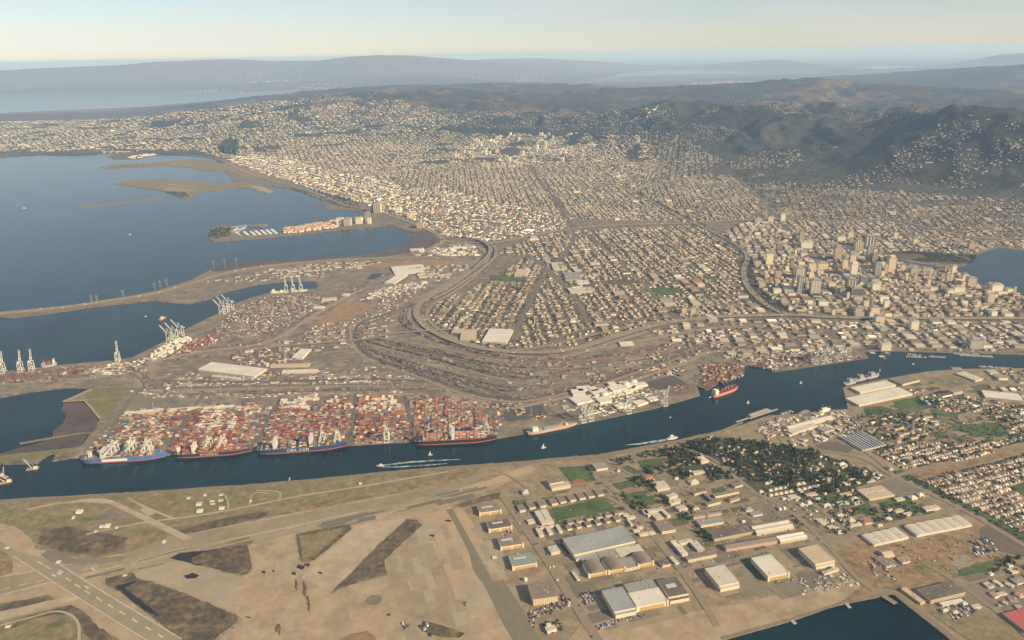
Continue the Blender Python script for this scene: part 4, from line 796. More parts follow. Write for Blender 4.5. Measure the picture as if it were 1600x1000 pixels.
# lawns, fields, roads of the town
for nm, m_, pl, jg in [('ball_field', grass_m, [(872.6, 731), (916, 729), (938, 753), (897, 759), (888, 750)], 0), ('sports_field', grass_m, [(857, 797), (900, 788), (940, 780), (953, 788), (966, 798), (915, 806), (870, 815), (862, 806)], 0),
    ('lawn', grass_m, [(955, 757), (993, 750), (1000, 758), (968, 767)], 3), ('lawn', grass_m, [(972, 774), (1010, 767), (1022, 777), (1030, 787), (986, 796)], 3), ('lawn', grass_m, [(963, 733), (982, 728), (1007, 742), (996, 746), (980, 742)], 3), ('lawn', grass_m, [(996, 721), (1030, 716), (1040, 731), (1032, 743), (1009, 741)], 4),
    ('lawn', grass_dry, [(955, 745), (962, 741), (985, 746), (965, 753), (953, 754)], 2), ('lawn', grass_m, [(947, 780), (956, 776), (972, 782), (958, 786)], 2), ('lawn', grass_m, [(1110, 765), (1128, 761), (1136, 768), (1116, 772)], 3), ('lawn', grass_m, [(803, 783), (812, 796), (806, 802), (798, 787)], 1),
    ('lawn', grass_m, [(1153, 874), (1170, 870), (1199, 905), (1186, 910)], 1), ('woodland_floor', mat('leafy_ground', (0.060, 0.066, 0.028), var=0.3, scale=0.06, col2=[(0.12, 0.10, 0.06), (0.03, 0.035, 0.016)], scale2=0.02), [(1048, 704), (1080, 690), (1110, 684), (1180, 690), (1240, 698), (1320, 722), (1388, 750), (1350, 766), (1270, 776), (1235, 782), (1195, 775), (1160, 757), (1110, 745), (1075, 735), (1050, 720)], 10),
    ('lawn', grass_m, [(1172, 746), (1200, 738), (1215, 750), (1190, 757)], 6), ('lawn', grass_m, [(1235, 742), (1255, 739), (1262, 748), (1242, 752)], 6), ('lawn', grass_m, [(1300, 728), (1335, 735), (1330, 748), (1305, 742)], 6), ('lawn', grass_m, [(1280, 776), (1320, 770), (1330, 790), (1300, 794)], 6), ('lawn', grass_m, [(1370, 786), (1420, 780), (1440, 800), (1390, 812)], 8), ('lawn', grass_dry, [(1265, 815), (1290, 806), (1340, 812), (1345, 830), (1310, 838), (1285, 830)], 6),
    ('lawn', grass_m, [(1496, 892), (1535, 880), (1556, 876), (1560, 882), (1545, 893), (1515, 900), (1498, 901)], 3), ('lawn', grass_dry, [(1240, 812), (1262, 810), (1268, 824), (1250, 826)], 3), ('lawn', grass_dry, [(1263, 828), (1285, 825), (1292, 836), (1272, 840)], 3), ('lawn', grass_m, [(1350, 638), (1375, 635), (1400, 642), (1380, 650), (1352, 648)], 5),
    ('lawn', grass_m, [(1395, 625), (1440, 620), (1480, 632), (1440, 642), (1400, 640)], 10), ('sports_field', grass_m, [(1575, 762), (1600, 755), (1760, 715), (1760, 790), (1600, 776)], 0), ('lawn', grass_dry, [(1450, 592), (1500, 583), (1532, 595), (1490, 606), (1462, 602)], 4), ('lawn', grass_dry, [(1450, 958), (1500, 950), (1560, 960), (1600, 1000), (1640, 1040), (1540, 1020)], 6),
    ('dirt_field', dirt_m, [(1335, 905), (1300, 870), (1345, 845), (1420, 850), (1500, 828), (1540, 818), (1600, 862), (1600, 905), (1540, 905), (1440, 915), (1395, 925), (1330, 940), (1310, 930)], 4), ('gravel_lot', mat('dark_gravel', (0.125, 0.10, 0.075), var=0.2, scale=0.06), [(1532, 826), (1550, 819), (1610, 852), (1600, 872), (1560, 862), (1530, 845)], 2),
    ('dirt_field', dirt_m, [(1262, 655), (1300, 660), (1320, 672), (1300, 682), (1262, 690), (1250, 670)], 3), ('gravel_lot', mat('dark_gravel', (0.125, 0.10, 0.075)), [(1268, 692), (1300, 688), (1335, 702), (1320, 712), (1290, 706)], 3), ('parking_lot', asph_m, [(1118, 732), (1135, 728), (1152, 742), (1140, 752), (1122, 748)], 0), ('parking_lot', asph_m, [(1160, 788), (1190, 780), (1235, 778), (1262, 795), (1262, 800), (1220, 812), (1190, 812)], 0),
    ('parking_lot', asph_m, [(1020, 745), (1048, 742), (1060, 758), (1038, 762)], 0), ('parking_lot', asph_m, [(1376, 755), (1402, 745), (1440, 770), (1420, 778), (1385, 775)], 0), ('parking_lot', asph_m, [(1455, 930), (1560, 905), (1600, 930), (1640, 990), (1560, 950), (1500, 945)], 0), ('quay_apron', apron_m, [(920, 960), (990, 975), (1150, 945), (1330, 905), (1345, 918), (1310, 944), (1240, 969), (1130, 1000), (1010, 1040), (850, 1050)], 0),
    ('pond', water_m, [(1428, 628), (1450, 623), (1462, 630), (1440, 635)], 3), ('lawn', grass_m, [(1450, 650), (1490, 646), (1500, 656), (1470, 660)], 8), ('lawn', grass_m, [(1480, 668), (1560, 660), (1580, 680), (1540, 686)], 8)]:
    flat(nm, pl, 2.65 if nm in ('woodland_floor', 'dirt_field', 'quay_apron') else 2.9, m_, jag=jg, step=8)
disc(905, 755, 24, 3.2, mat('infield_clay', (0.26, 0.115, 0.07), var=0.1), 'infield')
rd = lambda pts, w=14, z=3.25, m=base_m: road('street', pts, w, z, m)
ar = mat('street_tan', (0.224, 0.180, 0.120), var=0.12, scale=0.05)
for pts, w in [([(785, 775), (820, 825), (870, 900), (920, 980), (940, 1010)], 26), ([(945, 775), (985, 800), (1030, 850), (1062, 890), (1100, 945), (1120, 980)], 18), ([(1022, 735), (1052, 770), (1096, 800), (1130, 835), (1180, 880)], 16), ([(800, 778), (880, 762), (990, 745), (1010, 742)], 12), ([(860, 835), (950, 818), (1000, 808), (1100, 800), (1180, 785), (1240, 775)], 14),
               ([(990, 745), (940, 720), (930, 745), (950, 760), (985, 800)], 12), ([(1010, 775), (1100, 760), (1165, 748)], 14), ([(1090, 712), (1140, 740), (1180, 770), (1235, 800), (1290, 850), (1340, 905), (1400, 945)], 16), ([(1140, 735), (1100, 712), (1060, 700)], 12), ([(1245, 700), (1340, 715), (1390, 742), (1450, 771), (1520, 806), (1600, 853), (1680, 900)], 17),
               ([(1000, 905), (1120, 885), (1200, 860), (1300, 845), (1420, 815), (1500, 795)], 15), ([(1270, 790), (1330, 835)], 10), ([(1350, 705), (1372, 722), (1400, 745)], 12), ([(1340, 765), (1392, 748), (1430, 737), (1530, 718), (1600, 697), (1700, 680)], 15), ([(1240, 820), (1215, 800), (1250, 790)], 9),
               ([(1325, 640), (1420, 622), (1480, 608), (1540, 600), (1600, 604)], 14), ([(1190, 660), (1240, 700), (1300, 690), (1362, 700)], 11), ([(820, 780), (830, 770), (795, 745), (770, 735)], 10), ([(1440, 880), (1500, 915), (1560, 960), (1620, 1010)], 10), ([(1330, 940), (1395, 925), (1470, 985), (1520, 1030)], 13), ([(1490, 918), (1545, 905), (1600, 880)], 8)]:
    rd(pts, w, 3.25, ar)
flat('grass_verge', [(1392, 738), (1425, 752), (1470, 775), (1520, 800), (1600, 846), (1680, 890), (1680, 878), (1600, 832), (1500, 783), (1440, 753), (1408, 735)], 3.1, grass_m, jag=2, step=8)
flat('dirt_strip', [(1424, 745), (1440, 738), (1530, 718), (1600, 700), (1600, 706), (1530, 725), (1440, 748)], 3.4, dirt_m)
flat('riprap_shore', [(0, 782), (200, 770.5), (400, 757), (500, 748.5), (600, 738), (700, 729.5), (800, 723), (900, 713.5), (930, 712), (1000, 699), (1060, 688), (1132, 672), (1134, 675), (1060, 692), (1000, 704), (930, 718), (900, 719), (800, 728), (700, 733.5), (600, 742), (500, 752), (400, 760.5), (200, 774), (0, 786)], 3.0, rock_m, jag=4, step=12)
flat('shore_wall', [(1130, 1001), (1240, 970), (1322, 944), (1391, 930), (1398, 932), (1430, 958), (1490, 1005), (1499, 1002), (1438, 955), (1403, 928), (1391, 926), (1320, 940), (1238, 966), (1125, 997)], 3.3, rock_m, jag=2, step=8)
# ------------------------------------------------------------------ paints
def paint(name, c, **k): return mat(name, c, rough=k.pop('rough', 0.55), var=k.pop('var', 0.08), scale=k.pop('scale', 0.3), **k)
white_p = paint('white_steel', (0.55, 0.52, 0.45)); grey_p = paint('grey_steel', (0.28, 0.28, 0.27)); dark_p = paint('dark_steel', (0.045, 0.047, 0.05))
cream_p = paint('cream_paint', (0.62, 0.55, 0.42)); red_p = paint('boot_red', (0.40, 0.10, 0.07)); glass_p = mat('window_glass', (0.03, 0.04, 0.05), rough=0.15, var=0)
deck_p = paint('deck_paint', (0.24, 0.16, 0.12)); green_deck = paint('green_deck', (0.12, 0.17, 0.13))
CCOL = {'rust red': (0.27, 0.080, 0.055), 'orange': (0.42, 0.155, 0.060), 'white': (0.64, 0.59, 0.48), 'blue': (0.055, 0.12, 0.25), 'grey': (0.36, 0.35, 0.33), 'green': (0.06, 0.20, 0.12), 'maroon': (0.19, 0.045, 0.045), 'yellow ochre': (0.58, 0.34, 0.08), 'salmon': (0.38, 0.20, 0.15)}
CNAMES = list(CCOL)
def cont_mesh(name, c):
    b = MB().box(-6.0, 6.0, -1.15, 1.15, 0.1, 2.5)
    for x in (-6.05, 5.85):
        for y in (-1.22, 1.02): b.box(x, x + .2, y, y + .2, 0, 2.6)
    for y in (-1.22, 1.02): b.box(-5.85, 5.85, y, y + .2, 2.4, 2.6)
    return b.mesh('shipping_container', paint('container_' + name.replace(' ', '_'), c, var=0.14))
CMESH = {k: cont_mesh(k, v) for k, v in CCOL.items()}
ncont = 0
ORD = 'first second third fourth fifth sixth seventh eighth ninth tenth eleventh twelfth thirteenth fourteenth fifteenth sixteenth seventeenth eighteenth nineteenth twentieth twentyfirst twentysecond twentythird twentyfourth'.split()
def container(x, y, z, rz, colour, label, group):
    global ncont
    ncont += 1
    o = link('shipping_container', CMESH[colour], None, (x, y, z), rz)
    return tag(o, label, 'shipping container', group)
boxes_acc = Acc()
def pal(weights, n):
    w_ = np.array([weights.get(k, 0.02) for k in CNAMES]); w_ /= w_.sum()
    return rng.choice(len(CNAMES), n, p=w_)
CARR = np.array([CCOL[k] for k in CNAMES])

# ------------------------------------------------------------------ container ships
def hull_mb(L, B, z0, z1, rake=8, flare=1.0):
    """lofted hull between two levels, bow at +x, square stern"""
    b = MB(); st = [-.5, -.47, -.40, -.25, 0, .22, .34, .42, .47, .497]; wb = [.80, .93, 1, 1, 1, 1, .84, .55, .27, .03]
    wl = [.40, .62, .85, 1, 1, .97, .72, .40, .16, .01]
    def ring(z, f):
        r = []
        for s, a, c in zip(st, wb, wl):
            hw = B / 2 * (a * f + c * (1 - f)); xx = s * L + (rake * f if s > .45 else 0) - (4 * f if s < -.49 else 0); r.append((xx, hw, z))
        return r
    f0, f1 = z0 / 18, z1 / 18
    A, D = ring(z0, max(0, f0)), ring(z1, min(1, f1)); n = len(st)
    V = A + [(x, -y, z) for x, y, z in A] + D + [(x, -y, z) for x, y, z in D]; b.v = V
    for i in range(n - 1):
        b.f += [(i + 1, i, 2 * n + i, 2 * n + i + 1), (n + i, n + i + 1, 3 * n + i + 1, 3 * n + i), (2 * n + i, 3 * n + i, 3 * n + i + 1, 2 * n + i + 1)]
    b.f += [(0, n, 3 * n, 2 * n), (n - 1, 3 * n - 1, 4 * n - 1, 2 * n - 1)]
    return b
def text_part(txt, size, m, parent, loc, rot, name='lettering', sx=1.0):
    cu = bpy.data.curves.new(name, 'FONT'); cu.body = txt; cu.size = size; cu.extrude = 0.12; cu.offset = 0.18; cu.align_x = 'CENTER'; cu.resolution_u = 2; cu.space_character = sx
    t = bpy.data.objects.new(name, cu); me = bpy.data.meshes.new_from_object(t); bpy.data.objects.remove(t)
    me.materials.clear(); me.materials.append(m)
    o = link(name, me, parent, loc); o.rotation_euler = rot; return o
def ship(p0, p1, B, F, hull_c, label, short, bridges, funnel=None, tiers=5, weights=None, letters=None, band=None, castle=None, house_c=None, dens=0.95, nrow=14, boot=4.0, name='container_ship', baymap=None, single=True, deckm=None):
    a, b = gp([p0, p1]); L = float(np.hypot(*(b - a))); e = (b - a) / L; n = np.array([-e[1], e[0]])
    c = (a + b) / 2 + n * B / 2; th = math.atan2(e[1], e[0])
    r = empty(name, (c[0], c[1], 0), th, label, 'container ship' if name == 'container_ship' else 'cargo ship')
    hm = paint('hull_' + short.replace(' ', '_'), hull_c, rough=0.4)
    hull_mb(L, B, boot, F).build('hull', hm, r); hull_mb(L, B, -1, boot + .01).build('waterline_band', red_p, r)
    hull_mb(L * .985, B * .96, F - 1, F + .3, 5).build('deck', deckm or deck_p, r)
    hc = house_c or white_p
    for bx, wdt, hh_ in bridges:
        x = bx * L; s = MB()
        s.box(x - wdt / 2, x + wdt / 2, -B * .42, B * .42, F, F + hh_ - 6); s.box(x - wdt / 2 + 1, x + wdt / 2 - 1, -B * .36, B * .36, F + hh_ - 6, F + hh_ - 2.6)
        h = s.build('superstructure', hc, r)
        q = MB().box(x - wdt / 2 + .5, x + wdt / 2 + .3, -B * .5, B * .5, F + hh_ - 2.6, F + hh_).build('bridge_deck', hc, h)
        MB().box(x - wdt / 2 + .35, x + wdt / 2 + .5, -B * .44, B * .44, F + hh_ - 1.9, F + hh_ - .8).build('window_band', glass_p, h)
        MB().bar((x, 0, F + hh_), (x, 0, F + hh_ + 9), .7).bar((x, -4, F + hh_ + 6), (x, 4, F + hh_ + 6), .5).build('mast', hc, r)
    if funnel: 
        x = funnel[0] * L; MB().box(x - 5, x + 5, -6, 6, F, F + funnel[1]).box(x - 5.4, x + 5.4, -6.4, 6.4, F + funnel[1] - 6, F + funnel[1] - 3).build('funnel', funnel[2], r)
    if castle: MB().prism([(L * .40, -B * .28), (L * .47, -B * .12), (L * .49, 0), (L * .47, B * .12), (L * .40, B * .28)], F, F + 2.5).build('forecastle', hm, r)
    MB().bar((L * .45, 0, F), (L * .45, 0, F + 14), .8).build('foremast', hc, r)
    yl = -B / 2 - .12
    if letters: text_part(letters[0], letters[1], paint('lettering_white', (0.60, 0.58, 0.52), var=.02), r, (letters[2] * L, yl, boot + letters[3]), (PI / 2, 0, 0), sx=letters[4])['kind'] = 'stuff'
    if band: MB().box(band[0] * L, band[1] * L, yl - .15, yl + .1, boot + 1.5, F - 2.5).build('hull_panel', paint('hull_panel_white', (0.66, 0.66, 0.66), var=.02), r)
    # cargo, bay by bay
    nb = int(L * .84 / 13.8); sk = -1
    for k in range(nb):
        x = -L * .455 + 7 + k * 13.8 + (1 if k % 2 else 0)
        if any(abs(x - bx * L) < wdt / 2 + 7 for bx, wdt, _ in bridges) or (funnel and abs(x - funnel[0] * L) < 12): continue
        if x > L * .42: continue
        hw = 1.0 if x < L * .26 else max(.4, 1 - (x / L - .26) * 3.6)
        t_bay = tiers if not callable(tiers) else tiers(k, nb)
        if t_bay <= 0: continue
        sk += 1; rows = int(nrow * hw); cols = pal(weights or {}, rows * t_bay).reshape(rows, t_bay); base = cols[rng.integers(0, rows)][0]
        cols[rng.random(cols.shape) < 0.35] = base
        hts = np.clip(t_bay - (rng.random(rows) > dens) - (rng.random(rows) > .9) * 1, 0, None)
        for rrow in range(rows):
            y = (rrow - (rows - 1) / 2) * 2.55
            wx, wy = c + e * x + n * y
            for t in range(int(hts[rrow])):
                if rrow == 0 or (rrow == 1 and t >= hts[0]):
                    cn = CNAMES[cols[rrow, t]]
                    if single: container(wx, wy, F + 1.2 + t * 2.62, th, cn, f'{cn} container, {ORD[t]} up in {ORD[sk]} stack from stern, {short} ship', f'containers along the water side of the {short} ship'); continue
                rr2 = boxes_np(np.array([wx]), np.array([wy]), F + 1.2 + t * 2.62, 12.1, 2.44, 2.56, th, CARR[cols[rrow, t]], CARR[cols[rrow, t]]); boxes_acc.add(rr2[0], rr2[1], None, rr2[2])
    # lashing bridges between the bays
    lb = MB()
    for k in range(0, nb, 2):
        x = -L * .455 + k * 13.8 - .2
        if x < L * .3: lb.box(x - .3, x + .3, -B * .47, B * .47, F, F + 7)
    lb.build('lashing_bridge', grey_p, r)['kind'] = 'stuff'
    return r, c, e, n, th, L
RED = {'rust red': 5, 'orange': 3, 'maroon': 1.5, 'blue': .6, 'white': .6, 'green': .3, 'yellow ochre': .5, 'salmon': 2, 'grey': .6}
MIX = {'rust red': 3, 'orange': 2, 'maroon': 1.5, 'blue': 1.4, 'white': 2, 'green': 1, 'yellow ochre': 1.2, 'salmon': 1.5, 'grey': 1.5}
ship((127, 725.8), (256, 718.2), 46, 17, (0.06, 0.16, 0.40), 'container ship with a bright blue hull and white panel, leftmost at the quay', 'bright blue hulled', [(-.24, 14, 30)], (-.41, 20, white_p), lambda k, n: [2, 2, 1, 3, 1, 2, 1, 2, 2, 0, 1, 2, 1, 0, 1, 1, 1, 0, 1, 2, 1, 1, 1][k % 23], MIX, band=(-.25, .06), castle=True)
ship((273, 717.2), (388, 709.4), 40, 15, (0.030, 0.038, 0.075), 'dark blue container ship stacked with red boxes, second from the left at the quay', 'dark blue red laden', [(-.24, 13, 32)], (-.455, 22, cream_p), lambda k, n: 5 if k < n * .8 else 3, RED, ('HYUNDAI', 11, -.03, 1.8, 1.5), house_c=cream_p)
ship((402, 711.6), (540, 701.6), 46, 18, (0.035, 0.060, 0.16), 'navy container ship with large white letters and two white towers', 'navy white lettered', [(-.30, 12, 33), (.11, 13, 38)], (-.33, 0.1, white_p), lambda k, n: [0, 3, 1, 0, 4, 4, 1, 4, 4, 0, 5, 5, 4, 0, 0, 1, 4, 2, 1, 0, 1, 2][k % 22], MIX, ('CMA CGM', 14.5, -.04, 1.6, 1.3), castle=True, deckm=green_deck)
ship((649, 696.8), (775, 690.6), 44, 16, (0.035, 0.030, 0.035), 'black hulled container ship loaded high with orange and grey boxes, rightmost of the four', 'black hulled', [(-.03, 13, 36)], (-.47, 26, dark_p), lambda k, n: 6 if k > 1 else 4, {'orange': 4, 'grey': 3, 'salmon': 3, 'rust red': 2, 'white': 1, 'yellow ochre': .5}, castle=True)
# grey supply ship moored right of them
def low_ship(p0, p1, B, F, hull_c, label, name, cat, houses_, deckm, extra=None, boot=2.5):
    a, b = gp([p0, p1]); L = float(np.hypot(*(b - a))); e = (b - a) / L; n = np.array([-e[1], e[0]]); c = (a + b) / 2 + n * B / 2; th = math.atan2(e[1], e[0])
    r = empty(name, (c[0], c[1], 0), th, label, cat)
    hull_mb(L, B, boot, F).build('hull', paint('hull_' + name, hull_c), r); hull_mb(L, B, -1, boot + .01).build('waterline_band', red_p, r)
    hull_mb(L * .985, B * .94, F - 1, F + .3, 5).build('deck', deckm, r)
    for (x0, x1, w_, h_, m_) in houses_:
        s = MB().box(x0 * L, x1 * L, -B * w_, B * w_, F, F + h_ * .72).box(x0 * L + 1, x1 * L - 1, -B * w_ * .8, B * w_ * .8, F + h_ * .72, F + h_).build('superstructure', m_, r)
        MB().box(x0 * L - .15, x1 * L + .15, -B * w_ * .7, B * w_ * .7, F + h_ * .80, F + h_ * .9).build('window_band', glass_p, s)
    MB().bar((L * .42, 0, F), (L * .42, 0, F + 12), .7).bar((-L * .3, 0, F + 12), (-L * .3, 0, F + 26), .8).build('mast', white_p, r)
    if extra: extra(r, L, B, F)
    return r
def ex_supply(r, L, B, F):
    MB().box(-L * .18, L * .1, -B * .36, B * .36, F, F + 4).build('hold_cover', grey_p, r)
    MB().box(L * .1, L * .2, -B * .2, B * .2, F, F + 5).bar((L * .12, 0, F + 4), (L * .24, 6, F + 16), 1.6).bar((L * .12, -5, F + 4), (L * .24, -2, F + 14), 1.4).build('deck_crane', paint('crane_orange', (0.55, 0.24, 0.06)), r)
low_ship((827, 681.4), (903, 666), 27, 11, (0.40, 0.34, 0.28), 'long grey brown supply ship with white stern house and orange deck gear', 'supply_ship', 'supply ship', [(-.42, -.30, .40, 15, white_p), (.26, .31, .3, 7, white_p)], paint('deck_tan', (0.33, 0.28, 0.22)), ex_supply)
def ex_scrap(r, L, B, F):
    for i, x in enumerate((-.20, -.07, .06, .19, .31)):
        MB().box(x * L - 7, x * L + 7, -B * .38, B * .38, F, F + 2.6).build('hatch_cover', paint('hatch_maroon', (0.16, 0.05, 0.045)), r)
    for x in (-.13, .0, .13, .26): MB().box(x * L - 1.2, x * L + 1.2, -1.2, 1.2, F, F + 13).bar((x * L, 0, F + 12), (x * L + 16, 0, F + 15), 1.2).build('deck_crane', paint('crane_salmon', (0.5, 0.25, 0.18)), r)
low_ship((1117, 622.6), (1156, 609), 27, 12, (0.50, 0.20, 0.15), 'salmon red bulk carrier with cream stern house at the scrap pier', 'bulk_carrier', 'bulk carrier', [(-.46, -.33, .42, 20, cream_p)], paint('deck_maroon', (0.20, 0.07, 0.06)), ex_scrap)
a, b = gp([(1124, 594), (1136, 609)]); pr = MB()
pr.bar((*a, 6), (*b, 7), 10, 1.5).bar((*(a + [14, -2]), 2), (*(b + [10, 0]), 18), 3, 3)
for k in range(6):
    q = a + (b - a) * k / 5; pr.box(q[0] - 1, q[0] + 1, q[1] - 1, q[1] + 1, -1, 6)
tag(pr.build('loading_pier', paint('pier_rust', (0.24, 0.10, 0.06))), 'narrow rust coloured pier reaching from the scrap yard to the red ship', 'pier')

# ------------------------------------------------------------------ quay cranes
def make_crane(up, lab):
    r = empty('quay_crane', (0, 0, 0), 0, lab, 'quay crane', None)
    for x in (-9, 9):
        for y in (0, 28): MB().bar((x, y, 1), (x * (.9), y + (1 if y == 0 else -1), 46), 2.3).build('leg', white_p, r)
        MB().bar((x, 0, 15), (x, 28, 15), 1.9).bar((x, 1, 17), (x, 27, 44), 1.1).build('side_brace', white_p, r)
    for y in (0, 28):
        MB().box(-12, 12, y - 1.6, y + 1.6, 1, 3.4).build('sill_beam', white_p, r); MB().box(-9, 9, y - 1, y + 1, 14, 16.2).build('portal_beam', white_p, r); MB().box(-9, 9, y - 1, y + 1, 44, 46.5).build('upper_beam', white_p, r)
        for x in (-9, 9): MB().box(x - 3.5, x + 3.5, y - 1, y + 1, 0, 1).build('wheel_truck', dark_p, r)
    MB().box(-3.4, -2.2, -2, 44, 46.5, 49).box(2.2, 3.4, -2, 44, 46.5, 49).box(-3.4, 3.4, 42, 44, 46.5, 49).build('girder', white_p, r)
    bm = MB()
    A = math.radians({0: 0, 1: 76, 2: 46}[up]); Lb = 52
    f = lambda s, h=0: (-2 - s * math.cos(A) - h * math.sin(A) * 0, 47.5 + s * math.sin(A))
    for x in (-2.8, 2.8):
        y1, z1 = f(Lb); bm.bar((x, -2, 47.5), (x, y1, z1), 1.5, 2.6)
    for s in (12, 26, 40, Lb): y1, z1 = f(s); bm.bar((-2.8, y1, z1), (2.8, y1, z1), 1.2)
    bo = bm.build('boom', white_p, r)
    MB().bar((-5, 3, 46), (0, 5, 72), 1.4).bar((5, 3, 46), (0, 5, 72), 1.4).bar((0, 5, 72), (0, 24, 48), 1.0).build('apex_frame', white_p, r)
    st = MB()
    if up == 0:
        for s in (24, 46): y1, z1 = f(s); st.bar((0, 5, 72), (0, y1, z1 + 1), .55)
    else: y1, z1 = f(30); st.bar((0, 5, 72), (0, y1, z1), .55)
    st.build('stay', white_p, r)
    mh = MB().box(-5, 5, 16, 31, 49, 54.5).build('machinery_house', white_p, r); MB().box(-5.2, 5.2, 15.8, 31.2, 54.5, 55).build('house_roof', grey_p, mh)
    MB().box(-1.6, 1.6, -16 if up == 0 else 6, -12 if up == 0 else 10, 42.6, 45.8).build('operator_cab', cream_p, r)
    return r
def kids_index():
    KIDS.clear()
    for o in bpy.data.objects:
        if o.parent is not None: KIDS.setdefault(o.parent.name, []).append(o)
QD = gp([(262, 712.5), (780, 685.5)]); 
CR = [  # base pixel, quay direction pixels, boom, label
    ((179, 716), 0, 0, 'white quay crane with lowered boom over the bright blue ship, leftmost of three'), ((207, 714.5), 0, 0, 'white quay crane over the bright blue ship, middle of three'), ((231, 713.5), 0, 0, 'white quay crane over the bow of the bright blue ship'),
    ((327, 709.5), 0, 0, 'white quay crane over the middle of the red laden ship'), ((348, 708.5), 0, 0, 'white quay crane over the red laden ship, right one of its pair'),
    ((504, 700), 0, 0, 'white quay crane over the navy ship near its forward tower'), ((527, 698.5), 0, 0, 'white quay crane over the bow of the navy ship'),
    ((604, 693.8), 0, 1, 'white quay crane with raised boom standing alone on the empty berth'), ((705, 689.5), 0, 0, 'white quay crane over the middle of the black hulled ship'), ((761, 686.5), 0, 1, 'white quay crane with raised boom over the bow of the black hulled ship'),
    ((913, 662.5), 1, 1, 'white quay crane beside the supply ship bow, left one of a close pair'), ((925, 660), 1, 1, 'white quay crane beside the supply ship bow, right one of a close pair'), ((984, 648.5), 1, 1, 'pale quay crane standing alone before rows of white chassis'), ((1041, 636.5), 1, 1, 'white quay crane nearest the wedge shaped end of the terminal'),
    ((7, 581), 2, 1, 'white quay crane at the far left edge of the photo'), ((35, 579), 2, 1, 'white quay crane behind the red stacks, second from the left edge'), ((52, 577.5), 2, 1, 'white quay crane behind the red stacks, beside the blue ship'), ((186, 564), 2, 1, 'lone white quay crane where the outer harbour quay turns'),
    ((262, 534), 3, 2, 'white quay crane with boom tilted up over the outer harbour, left of three'), ((270, 530), 3, 2, 'white quay crane with boom tilted up over the outer harbour, middle of three'), ((279, 524.5), 3, 2, 'white quay crane with boom tilted up over the outer harbour, right of three'),
    ((344, 491), 3, 2, 'pale quay crane at the quay bend, left of the farther three'), ((350, 487.5), 3, 2, 'pale quay crane at the quay bend, middle of the farther three'), ((357, 483.5), 3, 2, 'pale quay crane at the quay bend, right of the farther three'),
    ((447, 456), 4, 1, 'small far quay crane at the head of the outer harbour, left one'), ((458, 455.5), 4, 1, 'small far quay crane at the head of the outer harbour, middle one'), ((470, 455), 4, 1, 'small far quay crane at the head of the outer harbour, right one'),
    ((1276, 570.5), 5, 1, 'cream quay crane at the inner terminal, leftmost of five'), ((1287, 569), 5, 1, 'cream quay crane at the inner terminal, second of five'), ((1297, 567.5), 5, 1, 'cream quay crane at the inner terminal, third of five'), ((1314, 565), 5, 1, 'cream quay crane at the inner terminal, fourth of five'), ((1327, 563.5), 5, 1, 'cream quay crane nearest the pointed end of the inner terminal')]
DIRS = [[(262, 712.5), (780, 685.5)], [(900, 664.5), (1094, 619)], [(0, 581), (180, 563)], [(282, 518), (330, 495)], [(420, 458), (470, 452)], [(1209, 582), (1358, 560)]]
protos = {0: make_crane(0, 'x'), 1: make_crane(1, 'x'), 2: make_crane(2, 'x')}; kids_index(); used_p = set()
for (p, di, up, lab) in CR:
    a, b = gp(DIRS[di]); th = math.atan2(*(b - a)[::-1]); x, y = g1(p)
    nn = np.array([-math.sin(th), math.cos(th)])
    o = protos[up] if up not in used_p else copy_tree(protos[up]); used_p.add(up)
    if di in (2, 3, 4): th += PI; nn = -nn     # the water lies on the far side there
    o.location = (x + nn[0] * 3, y + nn[1] * 3, 2.5); o.rotation_euler = (0, 0, th); s = 1.0 if di != 5 else 1.0; o.scale = (1, 1, s)
    tag(o, lab, 'quay crane', 'quay cranes along the port berths')

